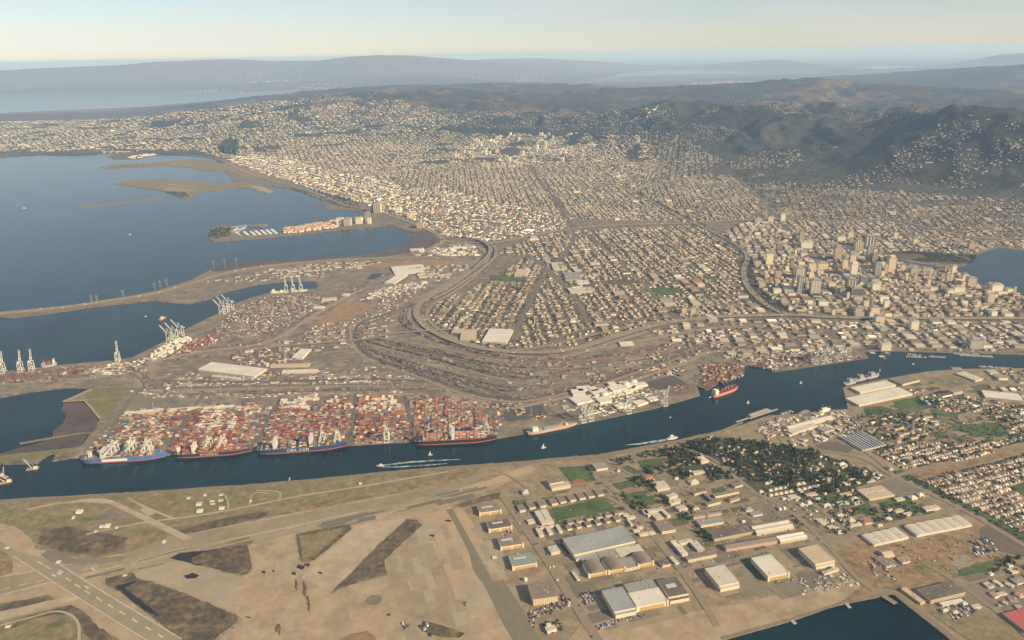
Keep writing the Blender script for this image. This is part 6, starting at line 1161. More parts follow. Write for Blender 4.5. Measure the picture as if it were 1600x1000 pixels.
H = [
 ('hangar', 'dark roofed seaplane hangar with a pale skylight, topmost of the four beside the apron', (750, 801.5), (782.3, 796.8), (741.7, 790.5), 12, 'brown', 'cream', dict(doors=2, skyl=(.15, .7, .55, .72))),
 ('hangar', 'dark roofed hangar with grey skylight strip, second of the four beside the apron', (764.8, 827.3), (799.1, 822), (757.1, 816), 12, 'dark', 'cream', dict(doors=2, skyl=(.2, .7, .6, .78))),
 ('hangar', 'brown roofed hangar with bright white skylight strip, third of the four beside the apron', (783.2, 855), (816.8, 849.6), (772.8, 841.6), 12, 'brown', 'cream', dict(doors=2, skyl=(.1, .65, .6, .78))),
 ('hangar', 'pale green roofed hangar with ochre doors, nearest of the four beside the apron', (801.6, 885.8), (837.6, 879.8), (792.8, 869), 12, 'green', 'cream', dict(doors=1, skyl=(.15, .7, .6, .72))),
 ('test_building', 'tall pink block with cream vertical stripes beside the wide apron', (832.8, 937), (871, 931.6), (819.5, 913.8), 20, 'brown', 'pink', dict(pil=12, win=False, vents=5)),
 ('hangar', 'huge hangar with blue grey roof, left section of the triple hangar', (960, 956), (993, 949.3), (936.2, 923.5), 18, 'bluegrey', 'cream', dict(vents=1, annex=(7, 12))),
 ('hangar', 'middle section of the triple hangar with bright cream roof and brick doors', (995.5, 948), (1043, 938.5), (982, 926.5), 18, 'white', 'cream', dict(doors=1, door_m=None, vents=1)),
 ('workshop', 'pale grey flat roofed rear section behind the cream hangar roof', (983.5, 926.5), (1028, 917.8), (971.5, 913), 15, 'grey', 'grey', dict(vents=6, win=False)),
 ('hangar', 'right section of the triple hangar with dark roof and pale skylight', (1045, 933), (1075.6, 927.3), (1028.8, 905.5), 18, 'dark', 'cream', dict(skyl=(.2, .7, .45, .65), annex=(8, 11), vents=0)),
 ('hangar', 'freestanding hangar with pale pinkish roof right of the triple hangar', (1124, 915.5), (1154.7, 909.3), (1098.6, 888.7), 17, 'cream', 'cream', dict(annex=(6, 11), vents=2)),
 ('hangar', 'hangar with brilliant white roof beside a green strip of lawn', (1200.8, 901), (1232.3, 894.7), (1172.3, 872), 17, 'white', 'cream', dict(doors=1, vents=1)),
 ('hangar', 'hangar with tan roof at the edge of the bare construction land', (1274.3, 881.5), (1304.3, 875.3), (1245.8, 857), 17, 'tan', 'cream', dict(vents=1, annex=(3, 9))),
 ('overhaul_shop', 'very large grey roofed workshop with stepped front north of the triple hangar', (897, 867), (992.5, 845.5), (880.5, 841.5), 16, 'bluegrey', 'cream', dict(vents=8, annex=(14, 9))),
 ('arched_hangar', 'leftmost arched hangar with ochre doors in the brown row', (920.5, 897.5), (947, 892.3), (909, 880), 13, 'brown', 'cream', dict(style='arch', nr=1, doors=1)),
 ('arched_hangar', 'second arched hangar from the left in the brown row', (951.5, 892), (976.5, 887), (940, 874.5), 13, 'brown', 'cream', dict(style='arch', nr=1, doors=1)),
 ('workshop', 'pale flat roofed section between two arched hangars', (977.5, 889), (996.5, 884.8), (968, 873), 11, 'grey', 'cream', dict(vents=3)),
 ('arched_hangar', 'rightmost arched hangar with ochre doors in the brown row', (998, 882.5), (1020.5, 877.5), (987.5, 866.5), 13, 'brown', 'cream', dict(style='arch', nr=1, doors=1)),
 ('workshop', 'low pale roof behind the leftmost arched hangar', (912, 879.5), (938, 874), (906, 870), 9, 'grey', 'tan', dict(vents=5)),
 ('workshop', 'low grey roof behind the second arched hangar', (940, 873.5), (966, 868), (934, 862), 10, 'grey', 'tan', dict(vents=5)),
 ('workshop', 'low pale roof behind the rightmost arched hangar', (968, 868), (1006, 860), (962, 857.5), 10, 'cream', 'tan', dict(vents=5)),
 ('shed', 'small shed with dark roof at the right end of the arched hangars', (1035, 884), (1048, 881.3), (1030, 876), 7, 'dark', 'cream', {}),
 ('shed', 'narrow pale shed at the right end of the arched hangars', (1055.5, 880.5), (1061, 879), (1046.5, 870), 6, 'cream', 'cream', {}),
 ('store', 'long dark patchy roofed warehouse with tan front', (1116, 842.5), (1181, 829.5), (1103.8, 830), 10, 'dark', 'tan', dict(vents=8)),
 ('store', 'cream ridged warehouse roof right of the dark patchy roof', (1182.8, 833.3), (1240.5, 822.8), (1171.5, 821.8), 10, 'cream', 'cream', dict(style='gable', nr=2)),
 ('store', 'long grey brown warehouse with red marked front wall', (1135, 858.2), (1215, 844.8), (1127.2, 850.3), 10, 'brown', 'pink', dict(style='gable')),
 ('store', 'white ridged warehouse continuing the row above the tan hangar', (1219.8, 846), (1261.5, 838.8), (1212.2, 837), 10, 'white', 'cream', dict(style='gable', nr=2)),
 ('office_block', 'long cream front wing of the courtyard building', (1075.5, 875), (1119.8, 866.3), (1071, 870), 10, 'brown', 'cream', dict(vents=1)),
 ('office_block', 'white roofed left wing of the courtyard building', (1066, 866.5), (1075, 864.5), (1050.3, 845), 9, 'white', 'cream', {}),
 ('office_block', 'cream back wing of the courtyard building', (1061, 850), (1082, 845), (1057, 845.5), 9, 'cream', 'cream', {}),
 ('office_block', 'pale cluttered right wing of the courtyard building', (1090, 860), (1101, 857.5), (1079, 846), 8, 'cream', 'grey', dict(vents=6)),
 ('store', 'brown roofed warehouse with bright cream end facing the viewer', (1034.5, 831), (1055.5, 827.5), (1022.6, 814.5), 9, 'brown', 'cream', dict(vents=4)),
 ('barracks', 'long cream fronted hall with grey roof near the leaning trees', (1095.4, 821.5), (1131, 815.3), (1090, 813), 9, 'grey', 'cream', dict(vents=3)),
 ('barracks', 'long low cream bar behind the grey roofed hall, left half', (1081.4, 809.3), (1103, 805.7), (1079, 806.5), 7, 'grey', 'pink', dict(vents=0)),
 ('barracks', 'long low cream bar behind the grey roofed hall, right half', (1106, 805.3), (1127.6, 801.5), (1104, 802.3), 7, 'grey', 'pink', dict(vents=0)),
 ('barracks', 'cream bar at the bottom corner of the angled courtyard', (1106, 789.3), (1126.2, 784), (1102.5, 785.5), 8, 'brown', 'cream', {}),
 ('barracks', 'narrow dark roofed wing joining two cream bars', (1113.5, 784), (1117.5, 783), (1101.5, 770.5), 7, 'brown', 'brown', {}),
 ('barracks', 'cream bar at the top left of the angled courtyard', (1085.5, 771.8), (1102.4, 767.8), (1083, 769), 8, 'brown', 'cream', {}),
 ('barracks', 'longest cream bar beside the small green lawn', (1117.8, 775.8), (1154.9, 768.3), (1115, 773), 8, 'brown', 'cream', {}),
 ('barracks', 'cream hall with pointed end right of the longest bar', (1141.6, 783.3), (1156.3, 778.8), (1137.5, 778.8), 7, 'brown', 'cream', dict(style='gable')),
 ('barracks', 'cream block at the tree edge above the paved square', (1148.6, 760.7), (1161, 757.5), (1143, 756), 7, 'brown', 'cream', {}),
 ('barracks', 'cream lower hall of the pair beside the dark trees', (1048.5, 787.3), (1066, 782.8), (1044, 782.5), 8, 'cream', 'cream', {}),
 ('barracks', 'cream upper hall of the pair beside the dark trees', (1045.7, 777.8), (1059, 774), (1042, 773), 9, 'cream', 'cream', {}),
 ('barracks', 'cream house with two dark trees in front', (1061.8, 797.3), (1074.4, 794), (1057, 791), 9, 'cream', 'cream', {}),
 ('barracks', 'small cream house right of the two dark trees', (1084, 795.8), (1093, 794), (1080.5, 793), 6, 'cream', 'cream', {}),
 ('office_block', 'large cream office with paved yard behind the lawns', (1027.5, 765.3), (1047, 762.2), (1017, 754), 9, 'cream', 'cream', dict(vents=4)),
 ('chapel', 'terracotta roofed building beside the tallest cluster of dark trees', (1008.6, 750.5), (1022.6, 748), (1006, 745.5), 8, 'terracotta', 'cream', dict(style='hip')),
 ('barracks', 'cream block above the large tan square', (1084.5, 739.8), (1101, 737.3), (1083, 736), 7, 'cream', 'cream', {}),
 ('round_hall', 'irregular pale hall at the left of the large tan square', (1080, 756), (1092.6, 753.3), (1075, 750), 7, 'cream', 'cream', dict(style='hip')),
 ('house', 'small cream house left of the irregular pale hall', (1054.8, 747.5), (1060.4, 746.6), (1053.5, 745.5), 6, 'cream', 'cream', dict(style='hip')),
 ('gymnasium', 'wide bright roofed hall among dark trees near the shore', (1096, 722.3), (1108, 719.7), (1083, 711.5), 9, 'white', 'cream', dict(vents=3)),
 ('house', 'small pink roofed house left of the bright hall', (1060, 725.3), (1067, 724.4), (1059, 723), 6, 'terracotta', 'cream', dict(style='hip')),
 ('mess_hall', 'white front wing of the comb shaped building', (1008, 803), (1014, 801.8), (1005, 797.5), 8, 'cream', 'cream', {}),
 ('mess_hall', 'left wing of the comb shaped building', (1013, 805.5), (1017.5, 804.5), (1006, 796), 8, 'cream', 'cream', {}),
 ('mess_hall', 'middle wing of the comb shaped building with pinkish wall', (1026, 811.5), (1037, 809), (1021, 803), 8, 'cream', 'pink', {}),
 ('mess_hall', 'right wing of the comb shaped building', (1043, 806.5), (1047.5, 805.3), (1036.5, 797), 8, 'cream', 'cream', {}),
 ('mess_hall', 'back spine of the comb shaped building', (1013, 800.5), (1037, 796), (1011, 797), 8, 'cream', 'cream', {}),
 ('training_hall', 'twin roofed cream hall beside the ball field, front half', (862, 763), (891.5, 758), (859, 757), 10, 'tan', 'cream', dict(annex=(2, 4))),
 ('training_hall', 'taller rear half of the twin roofed hall beside the ball field', (859.5, 756), (881, 752), (855.5, 750), 14, 'brown', 'cream', {}),
 ('octagon_house', 'small pale eight sided building alone on the paved yard', (816.5, 771.8), (826.5, 770.5), (812, 765.5), 7, 'cream', 'grey', dict(style='hip')),
 ('admin_building', 'long white fronted building at the top of the ball field', (932, 733.5), (950, 730.5), (924, 725), 9, 'grey', 'cream', {}),
 ('office_block', 'cream block with slotted grey roof at the left end of the sports field', (847, 819), (865.6, 815.6), (834, 798.8), 9, 'cream', 'cream', dict(vents=1, skyl=(.5, .62, .2, .95))),
 ('office_block', 'low cream annex left of the slotted roof block', (826, 817.5), (836, 815.8), (823, 812), 6, 'cream', 'cream', {}),
 ('fire_house', 'pale cluttered building on the paved yard left of the big workshop', (861.5, 864), (875, 861.2), (853, 855), 9, 'cream', 'cream', dict(vents=5)),
 ('trailer_office', 'narrow white trailer on the yard left of the arched hangars', (902, 906), (906, 905), (895, 893.5), 5, 'cream', 'cream', dict(win=False)),
 ('machine_shop', 'large hall with three dark roof slots at the top of the base', (1358.8, 780.2), (1398, 773.2), (1337.8, 765.3), 7, 'tan', 'cream', dict(skyl=(.1, .9, .55, .6), vents=6)),
 ('warehouse', 'wide ribbed grey hall with four roof bays', (1365.6, 851), (1420, 838.6), (1344.8, 836), 8, 'cream', 'white', dict(style='bays', nr=4)),
 ('warehouse', 'longest ribbed grey hall with six roof bays beside the diagonal road', (1432.8, 836), (1519.2, 819.5), (1408, 821.8), 8, 'cream', 'white', dict(style='bays', nr=6)),
 ('factory', 'dark roofed factory with tan front near the red roof', (1454.4, 938), (1508, 925.4), (1436.8, 919.2), 12, 'dark', 'tan', dict(vents=5)),
 ('boat_shed', 'long yellow walled shed beside the lagoon quay', (1438.4, 942), (1445.6, 939.5), (1410, 919), 7, 'tan', 'yellow', {}),
 ('big_store', 'bright red roofed building cut by the right edge of the photo', (1604, 987), (1680, 968), (1570, 957.5), 8, 'red', 'tan', {}),
 ('shed', 'cream gabled shed standing on the bare dirt', (1382.5, 869.8), (1398, 867.3), (1371, 861), 7, 'tan', 'cream', dict(style='gable')),
 ('shed', 'long brown shed with teal end below the gabled shed', (1384.8, 885.3), (1396, 882.6), (1365, 871), 6, 'brown', 'cream', {}),
 ('shed', 'pale grey shed right of the teal ended shed', (1410.4, 879.2), (1422.4, 877), (1401, 871.3), 6, 'grey', 'white', {}),
 ('teal_shed', 'small teal roofed shed on the bare dirt', (1396, 884), (1401, 883), (1389, 878), 5, 'teal', 'tan', dict(win=False)),
 ('school', 'cream hall with irregular roof beside the diagonal road', (1447, 797), (1469, 793.5), (1440, 792), 7, 'cream', 'white', dict(vents=5)),
 ('terminal_building', 'long pale tan building below the tan hangar', (1288, 896.5), (1311, 889), (1284.5, 893), 7, 'cream', 'cream', dict(vents=4)),
 ('pier_shed', 'bright cream pier shed, farther of two on the long wharf', (1344, 613), (1400, 601.5), (1331.5, 605), 9, 'white', 'cream', dict(vents=0)),
 ('pier_shed', 'bright cream pier shed, nearer of two on the long wharf', (1342.5, 633), (1426, 614.8), (1326.5, 621), 9, 'white', 'cream', dict(vents=0)),
 ('wharf_warehouse', 'long cream warehouse beside the shipyard basin, rear of two', (1232.5, 670.5), (1302, 652.8), (1226.5, 665.5), 9, 'cream', 'cream', dict(style='gable')),
 ('wharf_warehouse', 'shorter cream warehouse beside the shipyard basin, front of two', (1238.8, 677.3), (1278, 664.8), (1233, 672), 9, 'cream', 'cream', {}),
 ('wharf_warehouse', 'small grey warehouse right of the cream pair', (1289, 675), (1301, 671.5), (1283, 667), 8, 'grey', 'cream', {}),
 ('greenhouse_range', 'striped parallelogram roof of long parallel sheds', (1347.5, 703.5), (1385, 694.5), (1316, 682.3), 5, 'bluegrey', 'white', dict(style='saw', nr=8)),
 ('wharf_warehouse', 'brownish flat roof at the right end of the pier sheds', (1410.5, 600.3), (1437, 594), (1398, 590.3), 8, 'brown', 'cream', dict(vents=2)),
 ('wharf_warehouse', 'cream ended long shed by the marina', (1524, 594.8), (1536.5, 591.5), (1504.5, 580.5), 7, 'cream', 'cream', {}),
 ('retail_hall', 'white roofed hall with three dark squares near the right edge', (1540, 620.5), (1600, 626.5), (1533.5, 609.5), 8, 'white', 'cream', dict(vents=3)),
 ('grain_hall', 'large cream hall with dark front opening, right of a deep blue shadow', (753, 533.5), (791, 535.3), (750, 512.5), 13, 'white', 'cream', dict(vents=0)),
 ('grain_hall', 'pale tan hall left of the deep blue shadow', (719, 531), (744, 530.5), (716, 515.5), 10, 'tan', 'tan', dict(vents=2)),
 ('rail_warehouse', 'long cream roofed rail warehouse inside the railway loop', (309, 577.5), (397, 588.5), (322, 564.5), 9, 'white', 'cream', dict(vents=1)),
 ('rail_warehouse', 'narrow cream canopy below the long rail warehouse', (330, 588), (372, 592.5), (331, 585), 6, 'cream', 'cream', {}),
 ('transit_hall', 'bright cream L shaped hall below the freeway, lower leg', (600.5, 442), (616, 443), (630.5, 428.5), 8, 'white', 'cream', dict(vents=0)),
 ('transit_hall', 'bright cream L shaped hall below the freeway, upper leg', (617, 428.5), (668, 424), (627, 415.5), 8, 'white', 'cream', dict(vents=0)),
 ('rail_warehouse', 'tan roofed long shed right of the bright L shaped hall', (655, 433.5), (690, 430), (652, 430), 7, 'tan', 'cream', {}),
 ('rail_warehouse', 'narrow cream roof at the left edge of the container yards', (194, 646.5), (254, 641), (196, 643), 7, 'white', 'cream', {}),
 ('rail_warehouse', 'long cream roof in line behind the white chassis block', (261, 641.8), (311, 638), (262, 638.5), 7, 'white', 'cream', {}),
 ('rail_warehouse', 'long cream roof above the container yards, third in line', (318, 638.5), (365, 635), (319, 635.5), 7, 'white', 'cream', {}),
 ('rail_warehouse', 'tan roofed shed beside the railway loop, upper of two', (422, 572.5), (482, 571.5), (425, 568.5), 7, 'tan', 'cream', {}),
 ('rail_warehouse', 'cream roofed shed beside the railway loop, lower of two', (440, 582.5), (495, 581), (442, 578), 7, 'white', 'cream', {}),
 ('gate_house', 'bright white tall box near the red container block', (456, 558.5), (472, 559), (462, 544.5), 10, 'white', 'white', {}),
 ('port_shed', 'small bright roof in the outer harbour yard', (534, 461.5), (543.5, 461.8), (535, 458.3), 7, 'white', 'cream', {}),
 ('port_shed', 'pale roof in the middle of the outer harbour yard', (503, 469.5), (526, 468), (505, 465.8), 7, 'cream', 'cream', {}),
 ('port_shed', 'bright long roof below the pale one in the outer yard', (489, 481.5), (505, 481.5), (490, 478.3), 7, 'white', 'cream', {}),
 ('sawtooth_hall', 'pale sawtooth hall on the bayside avenue', (803, 431), (824, 431.5), (809, 420.5), 8, 'tan', 'cream', dict(style='saw', nr=5)),
 ('shop_hall', 'pale roofed hall beside the diagonal avenue, nearest one', (892, 457.5), (926, 455.5), (888, 449.5), 8, 'cream', 'cream', {}),
 ('shop_hall', 'bright roofed hall beside the diagonal avenue, middle one', (905, 449), (923, 448.5), (900, 438), 8, 'white', 'cream', {}),
 ('shop_hall', 'large grey roofed hall beside the diagonal avenue, farthest one', (884, 437.5), (908, 437), (876, 425.5), 8, 'grey', 'cream', {}),
 ('shop_hall', 'light roofed store right of the farthest avenue hall', (865, 421.5), (884, 421), (860, 410), 8, 'cream', 'cream', {}),
 ('bakery_hall', 'long white roofed hall just below the freeway ramp', (970, 539.3), (991, 538.3), (968, 534), 8, 'white', 'cream', {}),
 ('terminal_shed', 'flat pale hall at the edge of the estuary works', (1112, 498), (1120, 497), (1108, 490), 8, 'cream', 'cream', {}),
]
CATS = {'store': 'warehouse', 'shed': 'shed', 'test_building': 'test building', 'overhaul_shop': 'workshop', 'arched_hangar': 'hangar', 'machine_shop': 'warehouse', 'wharf_warehouse': 'warehouse', 'rail_warehouse': 'warehouse', 'pier_shed': 'warehouse', 'transit_hall': 'warehouse', 'grain_hall': 'warehouse'}
FOOT = []
for nm, lab, fl, fr, bl, h, rf, wl, kw in H:
    nm2 = {'store': 'storehouse'}.get(nm, nm)
    bld(nm2, lab, CATS.get(nm, nm.replace('_', ' ')), fl, fr, bl, h, rf, wl, **kw)
    FOOT.append((fl, fr, bl))
# rows of barracks along the sports field
r1 = [(812.4, 801), (827.8, 796.8), (844.6, 794), (862.8, 790.5), (876.1, 787.7), (891.5, 784.9), (906.2, 782), (920.2, 779.3), (934.9, 776.5)]
for i, (x, y) in enumerate(r1): bld('barracks', f'cream fronted barracks, {ORD[i]} from the left in the row above the sports field', 'barracks', (x, y - 3), (x + 9, y - 4.7), (x - 6, y - 11), 8, 'brown', 'cream', group='barracks above the sports field', vents=0)
r2 = [(887.3, 828.8), (902, 826), (917.4, 823.2), (932.8, 820.4), (947.7, 817.6), (963, 814.8)]; r3 = [(888, 820.4), (902, 817.6), (917.4, 814), (932.8, 811.3), (947, 808.5), (961.7, 805)]
for i, (x, y) in enumerate(r2): bld('barracks', f'cream fronted barracks, {ORD[i]} from the left in the lowest row under the sports field', 'barracks', (x, y - 2), (x + 6.5, y - 3.2), (x - 5.5, y - 8), 8, 'brown', 'cream', group='barracks in the lower row below the sports field', vents=0)
for i, (x, y) in enumerate(r3): bld('barracks', f'cream fronted barracks, {ORD[i]} from the left in the row touching the sports field', 'barracks', (x, y - 2), (x + 9, y - 3.7), (x - 2, y - 5), 8, 'brown', 'cream', group='barracks next to the sports field', vents=0)
for x, y, w_, d in [(843, 839, 7, 12), (858, 836, 6, 12), (874, 833, 5, 11), (841, 828, 10, 3), (857, 825, 9, 3), (905 + 62, 806, 8, 3), (975, 808, 8, 3), (980, 812, 13, 3), (991, 832, 9, 3), (997, 827, 8, 3), (1000, 838, 14, 3.5), (1015, 836, 9, 3.5), (986, 822, 3, 8)]:
    bld('quarters', 'small cream quarters ' + ('left of' if x < 870 else 'right of') + ' the sports field, ' + ('long narrow' if d > 10 else 'wide' if w_ > 9 else 'compact') + (' upper' if y < 815 else ' lower') + ' one', 'quarters', (x, y - 2), (x + w_, y - 2 - w_ * .17), (x - d * .6, y - 2 - d), 7, 'cream', 'cream', group='small quarters near the sports field', vents=0)
RW = [(1205.5, 775.6), (1213.6, 774), (1221, 772.7), (1229, 771), (1236.6, 769.5), (1249.6, 767), (1257.8, 765.5), (1265.6, 763.7), (1272.7, 762.4), (1279.7, 761), (1287.4, 759.6), (1205, 768), (1213, 766), (1220, 764.5), (1228.6, 763), (1242, 760), (1249, 758), (1256, 756.7), (1199, 757), (1206, 755.5), (1190, 770), (1272, 754.5), (1277, 753.5)]
for i, (x, y) in enumerate(RW): bld('row_house', f'small pale hip roofed house, {ORD[[i, i - 5, i - 11, i - 15, i - 18][(i > 4) + (i > 10) + (i > 14) + (i > 17)]]} from the left in the {["bottom left", "bottom right", "upper left", "upper right", "outlying"][(i > 4) + (i > 10) + (i > 14) + (i > 17)]} neat row', 'house', (x - 2.5, y - 1), (x + 3.2, y - 2), (x - 4.5, y - 4), 5, 'cream', 'cream', style='hip', group='pale houses in neat rows', vents=0, win=False)
SM = [(1166, 798, 11, 5, 'grey'), (1177, 806, 15, 6, 'grey'), (1160, 815, 5, 2, 'white'), (1251, 790, 8, 4, 'cream'), (1263, 787, 7, 5, 'white'), (1218, 796, 4, 4, 'white'), (1225, 795, 4, 4, 'white'), (1284, 819, 9, 8, 'cream'), (1299, 814, 5, 4, 'cream'), (1297, 826, 14, 5, 'cream'), (1310, 833, 10, 4, 'cream'), (1309, 807, 10, 4, 'cream'), (1328, 815, 9, 6, 'cream'), (1330, 822, 17, 4, 'cream'), (1352, 818, 14, 7, 'terracotta'), (1372, 822, 8, 3, 'cream'),
      (1288, 791, 11, 4, 'cream'), (1275, 782, 10, 4, 'cream'), (1262, 775, 16, 4, 'tan'), (1236, 779, 12, 5, 'cream'), (1316, 775, 15, 4, 'tan'), (1331, 781, 11, 4, 'cream'), (1312, 789, 15, 5, 'cream'), (1336, 788, 10, 4, 'cream'), (1325, 799, 7, 4, 'terracotta'), (1308, 767, 9, 4, 'cream'), (1302, 759, 4, 8, 'cream'), (1321, 757, 4, 7, 'cream'), (1340, 755, 5, 8, 'cream'), (1328, 752, 8, 4, 'cream'), (1285, 749, 4, 9, 'cream'), (1294, 752, 5, 6, 'cream'), (1313, 727, 10, 4, 'white'), (1265, 736, 8, 5, 'cream'), (1355, 753, 13, 5, 'tan'), (1366, 738, 4, 10, 'grey'), (1374, 742, 4, 8, 'grey'), (1390, 733, 6, 4, 'grey'),
      (1402, 782, 12, 4, 'cream'), (1425, 780, 10, 6, 'white'), (1437, 775, 8, 5, 'white'), (1400, 800, 13, 4, 'tan'), (1385, 812, 10, 4, 'cream'), (1415, 805, 12, 4, 'cream'), (1388, 798, 9, 3, 'tan'), (1300, 880 + 8, 6, 3, 'cream'), (1473, 946, 34, 5, 'white'), (1474, 955, 9, 4, 'cream'), (1490, 958, 8, 4, 'cream'), (1522, 950, 12, 5, 'cream'), (1505, 945, 8, 5, 'cream'), (1545, 918, 9, 8, 'cream'), (1582, 895, 10, 7, 'cream'), (1590, 912, 14, 8, 'grey'), (1560, 930, 14, 4, 'tan'),
      (1068, 800, 6, 3, 'cream'), (1100, 770, 4, 2, 'cream'), (1076, 738, 6, 3, 'cream'), (1074, 744, 6, 3, 'cream'), (1141, 706, 7, 4, 'cream'), (965, 735.5, 4, 2, 'cream')]
nmz = {'cream': 'pale cream', 'white': 'bright white', 'grey': 'grey green', 'tan': 'tan', 'terracotta': 'terracotta'}
areas = lambda x, y: 'beside the paved square' if x < 1240 and y > 760 else 'near the diagonal road' if x > 1380 and y < 830 else 'near the lagoon' if y > 880 else 'below the wooded quarter' if x > 1240 else 'among the base streets'
for x, y, w_, d, rf in SM:
    sz = 'long' if w_ > 11 else 'small' if w_ < 7 else 'mid sized'
    lb = f'{sz} low building with {nmz[rf]} roof {areas(x, y)}, ' + ('left' if (x // 22) % 3 == 0 else 'middle' if (x // 22) % 3 == 1 else 'right') + (' upper' if (y // 12) % 2 == 0 else ' lower') + ' cluster'
    bld('low_building', lb, 'building', (x, y), (x + w_, y - w_ * .19), (x - d * .7, y - d), 6, rf, 'cream' if rf != 'grey' else 'white', style='hip' if d < 7 and w_ < 12 else 'flat', group='low buildings ' + areas(x, y), vents=0)
    FOOT.append(((x, y), (x + w_, y), (x - d, y - d)))

# striped yard beside the tower block: tanks, masts of pipework, parked vehicles
def tank(px, py, r_, h, label, m_):
    x, y = g1((px, py), 2); o = empty('storage_tank', (x, y, 2), 0, label, 'tank', 'storage tanks')
    MB().lathe([(r_, -1), (r_, h)], 20).build('tank_shell', m_, o); MB().lathe([(r_ * 1.02, h), (r_ * .9, h + r_ * .18), (r_ * .4, h + r_ * .34)], 20).build('tank_roof', m_, o, True)
tank(820.8, 907, 5.5, 7, 'white round tank casting a dark shadow beside the pink striped block', white_p)
tank(853.2, 913.5, 3.5, 6, 'small cream tank behind the pink striped block', cream_p); tank(849.5, 921.5, 3, 8, 'small white tank right of the pink striped block roof', white_p)
for i, (x, y) in enumerate([(944, 620), (978, 604), (990, 600)]): tank(x, y, 16, 14, ['cream dome roofed tank beside the main port railway', 'left of two cream tanks above the white terminal sheds', 'right of two cream tanks above the white terminal sheds'][i], cream_p)

# big bright terminal sheds of the inner port
for i, (fl, fr, bl, h) in enumerate([((896, 617), (915, 615.5), (898, 608), 10), ((905, 611), (926, 609), (908, 603), 10), ((930, 618), (952, 614), (932, 608), 12), ((938, 629), (956, 626), (936, 620), 10), ((958, 611), (980, 607), (958, 602), 12), ((973, 603), (994, 600.5), (975, 596), 11), ((994, 603.5), (1012, 600.5), (996, 598), 10), ((902, 631), (927, 625), (900, 619), 9), ((953, 602), (964, 600.5), (953, 597), 10), ((997, 633), (1013, 628), (996, 625), 9), ((965, 637), (985, 633), (966, 631), 8), ((1015, 626), (1028, 623), (1016, 620), 8), ((925, 611.5), (936, 610), (926, 604), 12)]):
    bld('terminal_shed', 'bright cream block shed of the inner terminal, ' + ['left end beside the railway', 'upper left, wide', 'top middle, tall', 'front middle', 'right of the twin tanks', 'top, left of the top right one', 'top right, long', 'front left, long', 'just under the twin tanks', 'nearest the lone pale crane', 'front, left of the lone crane', 'far right and low', 'narrow, left of the twin tanks'][i], 'shed', fl, fr, bl, h, 'white', 'white', group='bright cream sheds of the inner terminal', vents=0, win=False)
# ------------------------------------------------------------------ towers of the two downtowns and the bayside
TW_M = {}
def facade(name, wall, win_, sx, sz, mortar=.35):
    if name in TW_M: return TW_M[name]
    m = bpy.data.materials.new(name); n = nodes_of(m); N = n.nodes; L = n.links; out = N.new('ShaderNodeOutputMaterial'); b = N.new('ShaderNodeBsdfPrincipled'); L.new(b.outputs[0], out.inputs[0])
    t = N.new('ShaderNodeTexCoord'); mp = N.new('ShaderNodeSeparateXYZ'); L.new(t.outputs['Object'], mp.inputs[0])
    ad = N.new('ShaderNodeMath'); ad.operation = 'ADD'; L.new(mp.outputs[0], ad.inputs[0]); L.new(mp.outputs[1], ad.inputs[1])
    cb = N.new('ShaderNodeCombineXYZ'); L.new(ad.outputs[0], cb.inputs[0]); L.new(mp.outputs[2], cb.inputs[1])
    br = N.new('ShaderNodeTexBrick'); br.offset = 0; br.inputs['Color1'].default_value = (*win_, 1); br.inputs['Color2'].default_value = (*[c * 1.5 for c in win_], 1); br.inputs['Mortar'].default_value = (*wall, 1)
    br.inputs['Scale'].default_value = 1; br.inputs['Brick Width'].default_value = sx; br.inputs['Row Height'].default_value = sz; br.inputs['Mortar Size'].default_value = mortar; br.inputs['Mortar Smooth'].default_value = 0
    L.new(cb.outputs[0], br.inputs['Vector']); L.new(br.outputs['Color'], b.inputs['Base Color']); b.inputs['Roughness'].default_value = .6
    TW_M[name] = m; return m
FA = {'tan': ((0.66, 0.52, 0.34), (0.28, 0.21, 0.14), 4, 3.8, 1.3), 'grey': ((0.44, 0.40, 0.34), (0.16, 0.15, 0.14), 5, 3.8, 1.2), 'dark': ((0.17, 0.14, 0.12), (0.06, 0.055, 0.055), 5, 3.8, .7), 'glass': ((0.28, 0.31, 0.32), (0.05, 0.08, 0.10), 7, 30, 1.2), 'white': ((0.78, 0.68, 0.50), (0.34, 0.29, 0.22), 5, 4, 1.2), 'pink': ((0.56, 0.38, 0.27), (0.2, 0.14, 0.11), 5, 4, .9), 'yellow': ((0.66, 0.55, 0.34), (0.3, 0.25, 0.16), 6, 50, 1.6)}
